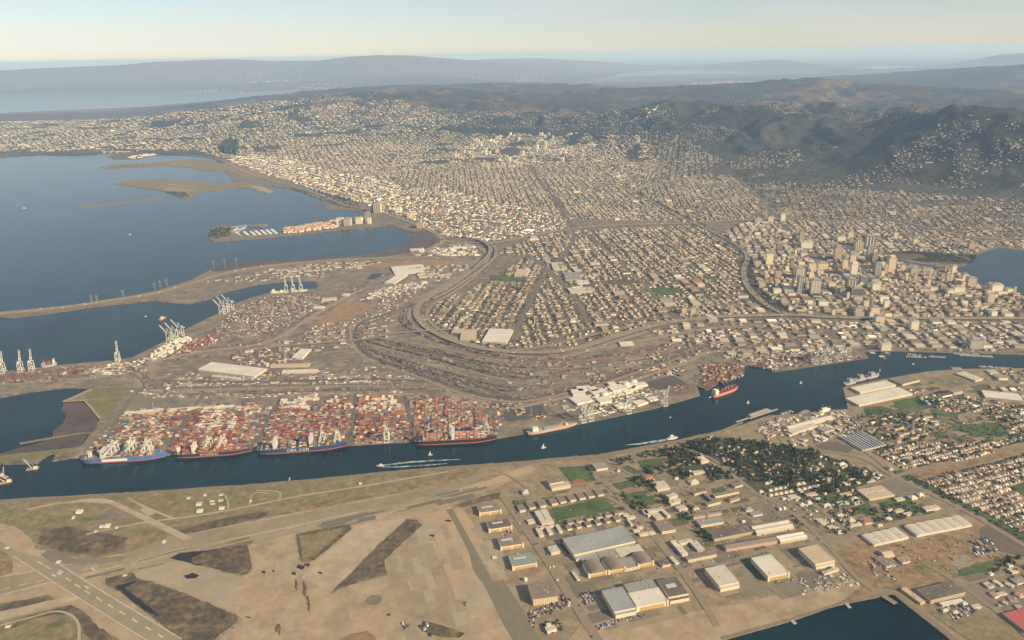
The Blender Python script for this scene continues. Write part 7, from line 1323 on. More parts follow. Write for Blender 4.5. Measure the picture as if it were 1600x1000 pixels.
def tower(px, py, wpx, hpx, fa, label, dpx=None, dr=None, top=True):
    """px, py: pixel of the front foot centre; wpx: apparent width; hpx: apparent height"""
    x, y = g1((px, py), 2); D = math.hypot(x, y, HC); W = wpx * D / FPX * 1.0 * .82; D2 = math.hypot(x, y)
    # height that spans hpx above the foot
    h = 0
    for _ in range(60):
        h += 4
        if py - P(np.array([[x, y]]), 2 + h)[0, 1] >= hpx: break
    a, b = gp(dr or [(1412, 465), (1447, 495)]); th = math.atan2(*(b - a)[::-1]) + PI / 2
    dp = (dpx or wpx * .8) * D / FPX
    r = empty('office_tower', (x, y + dp * .5, 2), th, label, 'tower')
    f = FA[fa]; m = facade('facade_' + fa, *f)
    MB().box(-W / 2, W / 2, -dp / 2, dp / 2, -1, h).build('facade', m, r)
    MB().box(-W / 2 - .4, W / 2 + .4, -dp / 2 - .4, dp / 2 + .4, h, h + 1.5).build('roof', RM['grey'] if fa != 'white' else RM['cream'], r)
    if top: MB().box(-W * .25, W * .25, -dp * .22, dp * .25, h + 1.5, h + 6).build('plant_room', WM['grey'], r)
    if hpx > 13 and fa in ('glass', 'dark', 'grey', 'yellow'):
        q = MB()
        for k in range(3): xx = -W * .3 + k * W * .3; q.box(xx - W * .055, xx + W * .055, -dp / 2 - .5, -dp / 2 + .2, 2, h - 3)
        q.build('pier_strip', WM['cream'] if fa != 'yellow' else WM['brown'], r)['kind'] = 'stuff'
    if hpx > 16 and fa in ('tan', 'white', 'pink'): MB().box(-W * .34, W * .34, -dp * .34, dp * .34, h + 1.5, h + 14).build('upper_setback', m, r)
    for s in (-1, 1): MB().box(s * W / 2 - .8, s * W / 2 + .8, -dp / 2 - .8, -dp / 2, -1, h - .2).build('corner_column', WM['tan'] if fa != 'glass' else WM['grey'], r)
    return r
for a in [(1251, 437, 15, 17, 'grey', 'grey slab tower behind the two ribbed towers'), (1252, 459, 12, 26, 'glass', 'dark glass tower with three pale ribs, left of the ribbed pair'), (1275, 461, 17, 22, 'grey', 'wide grey tower with a dark central strip, right of the ribbed pair'),
          (1310, 408, 12, 21, 'pink', 'pinkish tan tower above the blue shadowed blocks'), (1333, 414, 10, 15, 'tan', 'bright tan tower in the middle of downtown'), (1335, 431, 11, 17, 'white', 'cream tower with a dark shadowed left side'), (1321, 421, 9, 14, 'tan', 'ribbed tan block left of the bright tan tower'),
          (1343, 393, 13, 14, 'yellow', 'gleaming yellow ribbed tower near the lake'), (1360, 388, 17, 18, 'dark', 'broad dark brown tower near the lake'), (1358, 412, 8, 26, 'glass', 'slender grey glass tower in front of the broad dark one'), (1367, 413, 9, 17, 'dark', 'brown tower right of the slender glass tower'),
          (1372, 431, 11, 18, 'glass', 'rounded looking grey glass tower with pale ribs'), (1394, 425, 12, 21, 'tan', 'tall tan slab standing alone by the lake park'), (1331, 459, 16, 22, 'dark', 'dark brown tower with tan upper part'), (1341, 464, 20, 12, 'dark', 'low wide brown block in front of the brown tower'), (1351, 445, 12, 11, 'glass', 'blue grey glass block right of the brown tower'),
          (1386, 482, 9, 11, 'white', 'small white tower beside a deep shadow near the freeway'), (1412, 424, 8, 9, 'tan', 'tan block with round roof right of the tall slab'), (1421, 428, 7, 11, 'tan', 'narrow tan tower, left of the lakeside trio'), (1430, 430, 13, 10, 'grey', 'wide grey block in the lakeside trio'), (1446, 428, 8, 8, 'grey', 'short grey tower at the end of the lakeside trio'),
          (1491, 428, 7, 12, 'white', 'slim white tower by the lake shore'), (1509, 442, 10, 12, 'tan', 'tan tower by the lake, left of the white one'), (1519, 450, 13, 14, 'grey', 'pale grey tower near the lake end'), (1500, 461, 17, 11, 'white', 'white banded office block near the lake end'), (1486, 463, 10, 9, 'white', 'small white cubic block left of the banded one'),
          (1559, 459, 17, 13, 'white', 'white courthouse like block with stepped top at the lake end'), (1270, 425, 13, 12, 'tan', 'yellowish block west of downtown'), (1287, 421, 18, 9, 'tan', 'wide bright tan block west of downtown'), (1370, 455, 14, 10, 'white', 'white office block behind the brown low block'),
          (1430, 516, 13, 12, 'white', 'white tower block casting a long shadow south of the freeway'), (1386, 548, 17, 9, 'white', 'white hall like block near the marina'), (1376, 505, 15, 9, 'tan', 'tan block with glassy roof by the freeway'), (1527, 545, 20, 12, 'grey', 'grey office block near the channel bank'), (1345, 492, 17, 9, 'pink', 'pink brown block above the freeway'), (1368, 494, 15, 12, 'tan', 'cream twin block above the freeway'),
          (1262, 388, 20, 9, 'white', 'cream hospital like block'), (1224, 346, 8, 11, 'white', 'pale tower beside the far freeway crossing'), (1205, 348, 10, 8, 'tan', 'tan tower beside the far freeway crossing'), (1186, 349, 12, 7, 'grey', 'grey block left of the far freeway crossing'), (1400, 373, 7, 9, 'tan', 'tan apartment tower beyond the lake park'), (1431, 382, 7, 8, 'tan', 'tan apartment tower across the park'), (1493, 392, 8, 11, 'dark', 'brown tower at the lake inlet'), (1519, 390, 9, 9, 'pink', 'pinkish tower right of the lake inlet'),
          (1070, 491, 9, 9, 'yellow', 'yellowish apartment block, left of a pair above the freeway bend'), (1084, 492, 10, 9, 'yellow', 'yellowish apartment block, right of a pair above the freeway bend'), (1144, 489, 7, 10, 'pink', 'pinkish block farther along the freeway'), (1330, 372, 9, 8, 'tan', 'tan block uptown left'), (1316, 378, 14, 7, 'white', 'white block uptown beside the pinkish tower'),
          (590, 333, 13, 14, 'yellow', 'bright cream high rise above the bay shore'), (584, 331, 7, 10, 'dark', 'darker narrow high rise beside the bright cream one'), (575, 346, 8, 14, 'glass', 'slender pale tower at the root of the bayside peninsula'), (561, 350, 11, 9, 'white', 'cream slab on the bayside peninsula, right one'), (543, 353, 12, 11, 'grey', 'grey slab on the bayside peninsula, middle one'), (531, 352, 11, 10, 'white', 'cream slab on the bayside peninsula, left one'), (577, 350, 6, 9, 'white', 'small cream tower below the slender pale one'),
          (622, 333, 10, 8, 'white', 'pale block right of the bright cream high rise'), (657, 357, 12, 8, 'pink', 'pink block near the freeway interchange'), (640, 340, 8, 7, 'tan', 'tan block in the bayside industrial strip'), (847, 228, 4, 9, 'white', 'slender pale campus tower'), (872, 232, 6, 6, 'grey', 'small campus block right of the slender tower'), (777, 240, 6, 7, 'tan', 'tan block in the university town')]:
    tower(*a)
# ------------------------------------------------------------------ housing estates of the island: nearest 300 houses stand alone
TR = np.array([(0.30, 0.17, 0.11), (0.40, 0.34, 0.27), (0.25, 0.19, 0.14), (0.46, 0.40, 0.32), (0.20, 0.165, 0.13), (0.34, 0.22, 0.16), (0.30, 0.27, 0.23)])
EW = np.array([(0.62, 0.54, 0.40), (0.68, 0.62, 0.50), (0.56, 0.44, 0.32), (0.60, 0.50, 0.42), (0.48, 0.40, 0.30)])
E1 = [(1362, 706), (1390, 697), (1425, 692), (1500, 693), (1572, 688), (1592, 697), (1547, 711), (1425, 739), (1398, 730)]
E2 = [(1440, 752), (1500, 736), (1600, 711), (1760, 678), (1760, 712), (1578, 760), (1596, 778), (1760, 800), (1760, 905), (1600, 836), (1520, 793), (1470, 772)]
E3 = [(1455, 640), (1420, 610), (1470, 608), (1545, 628), (1620, 640), (1720, 650), (1720, 672), (1590, 694), (1560, 660), (1500, 645)]
E4 = [(1536, 580), (1600, 578), (1760, 572), (1760, 640), (1610, 628), (1545, 606), (1600, 602), (1545, 592)]
E5 = [(1352, 660), (1380, 650), (1440, 650), (1470, 664), (1440, 690), (1390, 694), (1362, 684)]
pool = []
dE = [(1425, 740), (1590, 700)]
for pl, dr, lt, LL, WW in ((E1, dE, 11, 120, 40), (E2, dE, 12, 150, 44)):
    blocks(pl, dr, L=LL, Wd=WW, street=9, lot=lt, big=0.0, tree=1.3, empty_p=0.06, hgt=(4.5, 7), pool=pool, walls=EW, roofs=TR, bright=1.05, jit=1.0, deep=0.36, rough=0.01)
blocks(E3, dE, L=120, Wd=46, street=10, lot=15, big=0.08, tree=1.2, hgt=(4, 7), walls=EW, roofs=TR, jit=1.5)
blocks(E4, [(1560, 610), (1600, 640)], L=110, Wd=60, street=14, lot=24, big=0.4, tree=.4, hgt=(5, 8), walls=EW, roofs=TR, gable=False)
blocks(E5, [(1380, 690), (1440, 672)], L=90, Wd=50, street=12, lot=24, big=0.0, tree=1.0, hgt=(5, 7), walls=EW * .9, roofs=TR, deep=.24)
# houses under the trees of the wooded quarter and scattered base quarters
WOOD = [(1048, 704), (1080, 690), (1110, 684), (1180, 690), (1240, 698), (1320, 722), (1388, 750), (1350, 766), (1270, 776), (1195, 755), (1160, 750), (1110, 742), (1075, 735), (1050, 720)]
q = gp(WOOD); lo, hi = q.min(0), q.max(0); xy = lo + (hi - lo) * rng.random((900, 2)); xy = xy[inside(P(xy), WOOD)]; xy = xy[off_roads(xy, 6)][:170]
pxx = P(xy, 3.0)
for i in range(len(xy)): pool.append((pxx[i, 0], pxx[i, 1], xy[i], 2.0, rng.uniform(9, 14), rng.uniform(7, 10), 5.5, rng.random() * .4 + .2, EW[rng.integers(0, 5)], TR[rng.integers(0, len(TR))], False))
pool = [p for p in pool if -20 < p[0] < 1620 and p[1] < 1010] + [p for p in pool if not (-20 < p[0] < 1620 and p[1] < 1010)]
pool.sort(key=lambda p: -(p[4] * 1000 / math.hypot(p[2][0], p[2][1]) + (50 if -10 < p[0] < 1610 else -100)))
wall_ms = [paint(f'house_wall_{["cream", "ivory", "tan", "rose", "sand"][i]}', tuple(EW[i]), var=.1) for i in range(5)]
roof_ms = [paint(f'house_roof_{["clay", "sand", "brown", "straw", "umber", "brick", "ash"][i]}', tuple(TR[i]), var=.15) for i in range(7)]
HPROTO = {}
RN = ['clay red', 'sand grey', 'brown', 'straw', 'dark brown', 'brick', 'ash grey']
def house_proto(wi, ri):
    k = (wi, ri)
    if k not in HPROTO:
        w_ = MB().box(-.5, .5, -.5, .5, -1, 5).mesh('wall', wall_ms[wi])
        b = MB(); b.v = [(-.54, -.55, 4.9), (.54, -.55, 4.9), (.54, .55, 4.9), (-.54, .55, 4.9), (-.54, 0, 7.2), (.54, 0, 7.2)]; b.f = [(0, 1, 5, 4), (2, 3, 4, 5), (0, 4, 3), (1, 2, 5), (3, 2, 1, 0)]
        HPROTO[k] = (w_, b.mesh('roof', roof_ms[ri]))
    return HPROTO[k]
def bb(pl): a_ = np.array(pl, float); return a_[:, 0].min(), min(1605, a_[:, 0].max()), a_[:, 1].min(), a_[:, 1].max()
def nine(x, y, b):
    i = int(np.clip((x - b[0]) / (b[1] - b[0]) * 5, 0, 4)); j = int(np.clip((y - b[2]) / (b[3] - b[2]) * 4, 0, 3))
    return ['back', 'upper middle', 'lower middle', 'front'][j] + ' ' + ['far left', 'left', 'centre', 'right', 'far right'][i]
WOODB = (1048, 1388, 684, 782); E1B = bb(E1); E2B = bb(E2)
SHORT = {'in the estate beside the diagonal road': 'of the largest estate', 'in the dense estate above the bare dirt strip': 'of the dense upper estate', 'under the trees of the wooded quarter': 'of the wooded quarter'}
for p in pool[:300]:
    x, y = p[2]; wi, ri = random.randrange(5), random.randrange(7)
    area = 'in the estate beside the green lagoon-side verge' if p[1] > 744 and p[0] > 1400 else 'in the dense estate above the bare dirt strip' if p[0] > 1362 and p[1] < 745 and inside(np.array([[p[0], p[1]]]), E1)[0] else 'under the trees of the wooded quarter' if p[0] < 1395 else 'in the estate beside the diagonal road'
    area = area.replace('green lagoon-side verge', 'diagonal road')
    spot = nine(p[0], p[1], WOODB if 'wooded' in area else E1B if 'dense' in area else E2B)
    lb = f'{["cream", "ivory", "tan", "rose", "sand"][wi]} house with {RN[ri]} gable roof, {spot} {SHORT[area]}'
    r = empty('house', (x, y, p[3]), p[7], lb, 'house', 'houses ' + area)
    wm_, rm_ = house_proto(wi, ri)
    a = link('wall', wm_, r); a.scale = (p[4] * .95, p[5], p[6] / 6); a2 = link('roof', rm_, r); a2.scale = (p[4] * .95, p[5], p[6] / 6)
rest = pool[300:]
if rest:
    xy = np.array([p[2] for p in rest]); A_ = lambda k: np.array([p[k] for p in rest])
    V, Q, T, qc, tc = gables_np(xy[:, 0], xy[:, 1], A_(3) - 1, A_(4), A_(5), A_(6), 2.2, A_(7), np.array([p[9] for p in rest]), np.array([p[8] for p in rest])); houses.add(V, Q, T, qc, tc)
# curved bar blocks of the middle estate
def arc_bars(c, r0, r1, a0, a1, n, w_):
    cx, cy_ = g1(c)
    for i in range(n):
        a = math.radians(a0 + (a1 - a0) * (i + .5) / n); 
        for rr3 in (r0, r1):
            x, y = cx + rr3 * math.cos(a), cy_ + rr3 * math.sin(a)
            r = empty('terrace_block', (x, y, 2), a + PI / 2, f'long terrace block, {ORD[i]} along the {"inner" if rr3 == r0 else "outer"} curve of the {"left" if c[0] < 1430 else "right"} crescent', 'terrace', 'terrace blocks in the curved rows')
            MB().box(-w_ / 2, w_ / 2, -5, 5, -1, 6).build('wall', WM['cream'], r)
            b = MB(); b.v = [(-w_ / 2 - .5, -5.6, 5.9), (w_ / 2 + .5, -5.6, 5.9), (w_ / 2 + .5, 5.6, 5.9), (-w_ / 2 - .5, 5.6, 5.9), (-w_ / 2 - .5, 0, 8), (w_ / 2 + .5, 0, 8)]; b.f = [(0, 1, 5, 4), (2, 3, 4, 5), (0, 4, 3), (1, 2, 5)]; b.build('roof', RM['brown'], r)
arc_bars((1398, 668), 62, 100, -150, 30, 6, 38); arc_bars((1475, 672), 70, 108, 20, 200, 6, 40)

# ------------------------------------------------------------------ trees of the island: 300 nearest as objects
bark = mat('bark', (0.07, 0.05, 0.035), var=.2); leaf_ms = [mat('foliage_' + n_, c, rough=.9, var=.4, scale=.5, spec=.1) for n_, c in (('deep', (0.044, 0.068, 0.024)), ('olive', (0.092, 0.092, 0.036)), ('blue', (0.038, 0.058, 0.030)))]
def crown_mesh(seed, tall):
    r_ = np.random.default_rng(seed); V, F = [], []
    ncl = 9
    cen = [(r_.normal(0, 2.0), r_.normal(0, 2.0), (5.0 + r_.random() * 4.5) * (1.35 if tall else 1)) for _ in range(ncl)]
    for k in range(150):
        c = cen[r_.integers(0, ncl)]; d = r_.normal(0, 1, 3); d /= np.linalg.norm(d); rad = 1.9 * (.75 + .35 * r_.random())
        p = np.array(c) + d * rad; u = np.cross(d, r_.normal(0, 1, 3)); u /= np.linalg.norm(u); v = np.cross(d, u) + d * r_.normal(0, .35); s = .55 + .6 * r_.random()
        i = len(V); V += [tuple(p + u * s), tuple(p + v * s), tuple(p - u * s), tuple(p - v * s * .8)]; F.append((i, i + 1, i + 2, i + 3))
    for c in cen:
        i = len(V)
        for o_ in _oct: V.append((c[0] + (o_[0]) * 1.7, c[1] + o_[1] * 1.7, c[2] + (o_[2] * 1.6 if o_[2] > .5 else o_[2] * 3)))
        V.append((c[0], c[1], c[2] - 1.5)); F += [(i + a, i + b, i + c_) for a, b, c_ in _of] + [(i + 6, i + b, i + a) for a, b in ((1, 2), (2, 3), (3, 4), (4, 5), (5, 1))]
    me = bpy.data.meshes.new('crown'); me.from_pydata(V, [], F); me.update(); return me
def trunk_mesh():
    b = MB().lathe([(.45, -.5), (.32, 2.5), (.2, 6)], 6)
    for k in range(4): a = k * 1.6; b.bar((0, 0, 3 + k * .5), (1.8 * math.cos(a), 1.8 * math.sin(a), 6 + k * .4), .22)
    return b.mesh('trunk', bark)
TRK = trunk_mesh(); CRN = []
for i in range(6):
    me = crown_mesh(i + 3, i % 2); me.materials.append(leaf_ms[i % 3]); CRN.append(me)
TPOLY = [  # polygon, count, size range, label area
    (WOOD, 900, (.65, 1.6), 'in the wooded quarter'), ([(1050, 722), (1075, 738), (1078, 752), (1056, 748), (1040, 728)], 45, (1, 1.5), 'behind the bright hall by the shore'),
    ([(1030, 705), (1080, 692), (1110, 700), (1105, 725), (1060, 732), (1044, 722)], 95, (1, 1.6), 'around the bright hall by the shore'), ([(1000, 708), (1038, 704), (1044, 716), (1000, 718)], 22, (1, 1.5), 'along the shore above the lawns'),
    ([(962, 722), (985, 716), (990, 725), (968, 730)], 12, (1, 1.5), 'at the upper left lawn corner'), ([(990, 752), (1002, 748), (1012, 762), (1000, 766)], 16, (1.1, 1.7), 'in the dark cluster between the lawns'), ([(1008, 755), (1018, 752), (1026, 770), (1016, 770)], 14, (1, 1.4), 'left of the large cream office'),
    ([(972, 776), (982, 774), (984, 784), (974, 784)], 6, (1, 1.3), 'on the left of the square lawn'), ([(985, 790), (1010, 786), (1014, 797), (988, 800)], 14, (.9, 1.3), 'along the bottom of the square lawn'), ([(992, 778), (1002, 776), (1003, 782), (994, 783)], 4, (.9, 1.2), 'in the middle of the square lawn'),
    ([(1006, 732), (1034, 730), (1036, 743), (1008, 744)], 22, (1, 1.4), 'at the foot of the upper lawn'), ([(1030, 776), (1040, 773), (1048, 790), (1038, 790)], 15, (1, 1.4), 'left of the cream pair of halls'), ([(1070, 788), (1082, 786), (1084, 800), (1074, 802)], 8, (1, 1.3), 'in front of the cream house'),
    ([(1060, 805), (1080, 802), (1082, 815), (1064, 815)], 16, (.9, 1.4), 'left of the grey roofed hall'), ([(1088, 832), (1108, 836), (1110, 848), (1094, 846)], 16, (.9, 1.4), 'left of the dark patchy warehouse'), ([(1105, 742), (1125, 738), (1148, 748), (1130, 756), (1112, 752)], 34, (.9, 1.3), 'in the square right of the tan plaza'),
    ([(918, 728), (926, 730), (934, 748), (926, 746)], 12, (.9, 1.3), 'at the right edge of the ball field'), ([(873, 818), (966, 799), (968, 803), (876, 822)], 30, (.6, .9), 'along the lower edge of the sports field'), ([(960, 784), (972, 780), (985, 798), (975, 800)], 12, (.9, 1.2), 'right of the sports field'),
    ([(1240, 770), (1290, 778), (1345, 770), (1345, 800), (1260, 790)], 60, (.8, 1.2), 'between the low buildings right of the base'), ([(1265, 745), (1345, 745), (1350, 765), (1270, 772)], 80, (.8, 1.3), 'below the wooded quarter'), ([(1280, 800), (1370, 795), (1380, 832), (1300, 838)], 60, (.8, 1.2), 'among the lawns above the ribbed halls'),
    ([(1375, 790), (1440, 785), (1450, 808), (1390, 825)], 45, (.8, 1.2), 'beside the school like hall'), ([(1340, 650), (1370, 640), (1400, 648), (1395, 690), (1362, 700), (1345, 675)], 90, (.8, 1.2), 'beside the curved terraces'), ([(1560, 880), (1600, 870), (1600, 890), (1545, 905), (1550, 895)], 30, (.9, 1.3), 'around the small oval lawn'),
    ([(1392, 742), (1430, 756), (1600, 848), (1600, 842), (1440, 752), (1400, 738)], 90, (.6, .9), 'in the hedge line along the diagonal verge'), ([(1400, 640), (1600, 660), (1600, 690), (1450, 700)], 160, (.6, 1.0), 'among the middle estate houses'), ([(802, 782), (808, 782), (812, 800), (806, 800)], 6, (.6, .8), 'left of the barracks row'),
    ([(100, 838), (160, 846), (170, 864), (110, 866)], 30, (.35, .55), 'on the airfield scrub'), ([(630, 830), (655, 818), (600, 850), (592, 858)], 8, (.35, .5), 'on the brown scrub triangle'), ([(1236, 805), (1262, 812), (1260, 826), (1246, 826)], 10, (.8, 1.1), 'on the small traffic lawn')]
tl_ = []; AB = {t[3]: bb(t[0]) for t in TPOLY}
for pl, cnt_, sz, area in TPOLY:
    q = gp(pl); lo, hi = q.min(0), q.max(0); xy = lo + (hi - lo) * rng.random((cnt_ * 8, 2)); xy = xy[inside(P(xy), pl)]
    if pl is WOOD: xy = xy[fbm(xy[:, 0] / 60, xy[:, 1] / 60, 3) > .40]
    xy = xy[:cnt_ * 2]; xy = xy[off_roads(xy, 4)][:cnt_]
    for i in range(len(xy)): tl_.append((xy[i], rng.uniform(*sz), area))
big_ = sorted(tl_, key=lambda t: -t[1] * (1.25 if 'scrub' not in t[2] else .5) / math.hypot(*t[0]) * (1 if -5 < P(t[0][None])[0, 0] < 1605 else .2))
for (xy_, s_, area) in big_[:300]:
    i = random.randrange(6); kd = ['deep green broad', 'olive tall', 'dark bluish broad', 'deep green tall', 'olive broad', 'dark bluish tall'][i]
    pq = P(xy_[None])[0]; spot = nine(pq[0], pq[1], AB[area]); szw = 'large' if s_ > 1.25 else 'mid sized' if s_ > .95 else 'small'
    lb = f'{szw} {kd} tree {area}, {spot}'
    r = empty('broadleaf_tree', (xy_[0], xy_[1], 2.4), random.random() * 6.28, lb, 'tree', f'trees {area}'); r.scale = (s_, s_, s_)
    link('trunk', TRK, r); link('crown', CRN[i], r)
_cd = []
for me_ in CRN:
    co = np.array([v.co[:] for v in me_.vertices]); _cd.append(co)
SIMPLE = []
rest_t = big_[300:]; xs = np.array([t[0] for t in rest_t]); ss = np.array([t[1] for t in rest_t])
for rep in range(3):
    n_ = len(xs); add_trees(trees_acc, xs[:, 0] + rng.normal(0, 1.8, n_), xs[:, 1] + rng.normal(0, 1.8, n_), np.full(n_, 2.0), 3.6 * ss * rng.uniform(.7, 1.1, n_), 10.5 * ss * rng.uniform(.7, 1.1, n_), LEAF[rng.integers(0, 5, n_)] * rng.uniform(1.0, 1.9, (n_, 1)))

blocks([(1000, 232), (1062, 236), (1135, 256), (1105, 272), (1012, 292), (1000, 292), (1045, 268)], [(1060, 240), (1056, 262)], L=170, Wd=60, lot=17, big=.05, tree=1.8, gable=False, terr=True, rough=.15, jit=4)
woods([(1000, 225), (1062, 232), (1135, 256), (1105, 272), (1040, 280)], 1500, (6, 11), (8, 12), .4, 71, 200.0)
# patchwork of old paving, verges and worn lawns between the buildings
def patchwork(poly, n, sz, mats, dpx, z=2.7, asp=(.3, 1.0)):
    Pw = gp(poly); lo, hi = Pw.min(0), Pw.max(0); xy = lo + (hi - lo) * rng.random((n * 8, 2)); xy = xy[inside(P(xy), poly)]; xy = xy[off_roads(xy, 2)][:n]
    a, b = gp(dpx); e = (b - a) / np.hypot(*(b - a)); nn = np.array([-e[1], e[0]]); per = {}
    for i, c in enumerate(xy):
        w_ = rng.uniform(*sz); d_ = w_ * rng.uniform(*asp); per.setdefault(i % len(mats), []).append([(*(c + e * sx * w_ / 2 + nn * sy * d_ / 2), z + .0012 * i) for sx, sy in ((-1, -1), (1, -1), (1, 1), (-1, 1))])
    for k, qs in per.items():
        nm, m_ = mats[k]; V = [v for q in qs for v in q]; tag(link(nm, mesh_np(nm, V, np.arange(len(V)).reshape(-1, 4), m=m_)), kind='structure')
p1m = mat('patch_light', (0.255, 0.205, 0.140), var=.15, scale=.06); p2m = mat('patch_dark', (0.150, 0.124, 0.090), var=.15, scale=.06); p3m = mat('worn_turf', (0.105, 0.098, 0.045), var=.3, scale=.1)
FRD = [(960, 962), (1080, 932)]
c1m = mat('slab_warm', (0.285, 0.225, 0.150), var=.12, scale=.05, col2=(0.25, 0.2, 0.135), scale2=.01); c2m = mat('slab_grey', (0.335, 0.272, 0.190), var=.12, scale=.05, col2=(0.29, 0.235, 0.165), scale2=.01)
patchwork([(380, 850), (460, 832), (480, 880), (560, 930), (640, 985), (700, 1000), (330, 1010), (375, 960), (395, 895)], 60, (30, 140), [('apron_slab', c1m), ('apron_slab', c2m)], [(400, 850), (430, 1000)], z=2.36, asp=(.15, .6))
patchwork([(610, 880), (670, 820), (760, 830), (840, 1000), (720, 990)], 50, (30, 120), [('apron_slab', c1m), ('apron_slab', c2m)], [(655, 806), (720, 990)], z=2.72, asp=(.2, .6))
patchwork([(120, 890), (300, 855), (460, 825), (700, 770), (780, 745), (720, 790), (480, 830), (300, 870), (160, 905)], 70, (30, 160), [('apron_slab', c1m), ('taxiway_patch', p2m)], [(200, 870), (600, 780)], z=2.95, asp=(.06, .18))
patchwork([(1000, 760), (1160, 745), (1260, 800), (1290, 845), (1120, 870), (1060, 850)], 150, (14, 60), [('worn_lawn', p3m), ('paving_patch', p2m), ('paving_patch', p1m), ('worn_lawn', grass_dry)], FRD)
patchwork([(800, 770), (940, 755), (1000, 790), (1030, 850), (880, 870)], 110, (10, 45), [('worn_lawn', p3m), ('paving_patch', p2m), ('worn_lawn', grass_m), ('paving_patch', p1m)], FRD)
patchwork([(780, 800), (900, 880), (930, 985), (1130, 940), (1330, 900), (1260, 840), (1000, 850)], 120, (25, 95), [('paving_patch', p1m), ('paving_patch', p2m), ('paving_patch', asph_m)], FRD)
patchwork([(1240, 770), (1430, 770), (1450, 800), (1330, 840), (1260, 810)], 90, (14, 50), [('worn_lawn', p3m), ('worn_lawn', grass_dry), ('worn_lawn', grass_m), ('paving_patch', p2m)], FRD)
patchwork([(1190, 655), (1330, 642), (1360, 690), (1250, 705)], 60, (12, 50), [('paving_patch', p2m), ('paving_patch', p1m), ('paving_patch', asph_m)], FRD)
patchwork([(1400, 600), (1600, 585), (1620, 690), (1380, 690)], 120, (16, 60), [('worn_lawn', p3m), ('paving_patch', p2m), ('worn_lawn', grass_m)], FRD)
patchwork([(1430, 880), (1600, 860), (1640, 980), (1520, 990)], 60, (16, 60), [('worn_lawn', grass_dry), ('paving_patch', p2m), ('paving_patch', p1m)], FRD)
patchwork([(230, 560), (560, 520), (700, 545), (860, 560), (1080, 545), (1000, 600), (800, 640), (560, 610), (240, 612)], 170, (25, 110), [('yard_patch', p1m), ('yard_patch', p2m), ('yard_patch', asph_m)], D0, asp=(.15, .5))
patchwork([(330, 522), (420, 472), (510, 458), (640, 415), (700, 430), (560, 500), (420, 530)], 70, (30, 130), [('yard_patch', p1m), ('yard_patch', p2m), ('yard_patch', asph_m)], DIRS[3], asp=(.2, .6))
# ------------------------------------------------------------------ peninsulas, islands and marinas of the bay
land = lambda nm, pl, m_, jg=10, st=40: flat(nm, pl, 2.0, m_, skirt=3, jag=jg, step=st)
land('landfill', [(323, 371), (326, 362), (335, 355), (352, 351), (362, 354), (366, 362), (372, 366), (400, 368), (440, 365), (452, 357), (480, 351), (530, 342), (572, 336), (604, 336), (606, 353), (560, 357), (520, 361), (480, 366), (400, 373.5), (335, 378.5)], urban_m, 6, 30)
land('landfill', [(178, 287.5), (200, 282), (250, 279), (300, 283), (340, 287), (380, 284), (412, 291), (410, 297), (370, 293), (338, 298), (312, 300), (292, 312), (284, 309), (262, 300), (236, 295.5)], grass_dry, 10, 60)
land('landfill', [(156, 262), (180, 256), (230, 255), (260, 252), (300, 249), (335, 252), (352, 262), (352, 268), (320, 268), (300, 262), (262, 260), (200, 263), (180, 265)], grass_dry, 12, 80)
land('landfill', [(168, 244), (195, 239), (250, 236), (250, 241), (215, 249), (178, 249)], marsh_m, 12, 80)
land('landfill', [(332, 246), (360, 252), (420, 262), (440, 276), (400, 280), (366, 270), (345, 258)], dirt_m, 12, 80)
land('sand_spit', [(388, 290), (410, 292), (428, 299), (420, 302), (404, 298)], sand_m, 5, 40)
land('breakwater', [(130, 322.5), (200, 316), (258, 306), (258, 307.5), (200, 318), (131, 324.5)], rock_m, 3, 60)
land('breakwater', [(382, 353), (415, 349.5), (420, 352), (412, 356)], rock_m, 3, 60) 
land('breakwater', [(1106, 678.5), (1128, 672), (1150, 663), (1160, 659), (1161, 661), (1140, 669), (1110, 680)], rock_m, 3, 20)
woods([(324, 370), (328, 361), (340, 356), (362, 356), (360, 368), (335, 374)], 260, (7, 12), (6, 9), .2, 51, 90.0)
woods([(258, 300), (290, 300), (296, 308), (284, 309)], 120, (8, 14), (6, 10), .2, 52, 90.0)
woods([(348, 232), (362, 227), (374, 231), (370, 242), (350, 242)], 300, (18, 30), (60, 110), .1, 53, 90.0)
woods([(450, 293), (560, 312), (562, 330), (520, 320)], 300, (8, 13), (7, 10), .38, 54, 200.0)
woods([(160, 262), (200, 258), (262, 256), (262, 258), (200, 262)], 60, (9, 15), (5, 8), .3, 55, 200.0)
EW2, IN2 = EW * .7, np.vstack([INDR * .6, ROOFS])
def spread(poly, n, sz, hgt, cols, rf, z0=2.0, dirpx=None, asp=(.5, .9), excl_roads=True):
    Pw = gp(poly); lo, hi = Pw.min(0), Pw.max(0); xy = lo + (hi - lo) * rng.random((n * 10, 2)); xy = xy[inside(P(xy, 0.0), poly)][:n]
    if excl_roads: xy = xy[off_roads(xy, 4)]
    k = len(xy); 
    if not k: return
    th = rng.random(k) * PI
    if dirpx: a, b = gp(dirpx); th = np.full(k, math.atan2(*(b - a)[::-1])) + rng.integers(0, 2, k) * PI / 2
    w_ = rng.uniform(*sz, k); R = boxes_np(xy[:, 0], xy[:, 1], z0, w_, w_ * rng.uniform(*asp, k), rng.uniform(*hgt, k), th, np.array(rf)[rng.integers(0, len(rf), k)] * rng.uniform(.8, 1.2, (k, 1)), np.array(cols)[rng.integers(0, len(cols), k)] * rng.uniform(.85, 1.15, (k, 1)))
    houses.add(R[0], R[1], None, R[2])
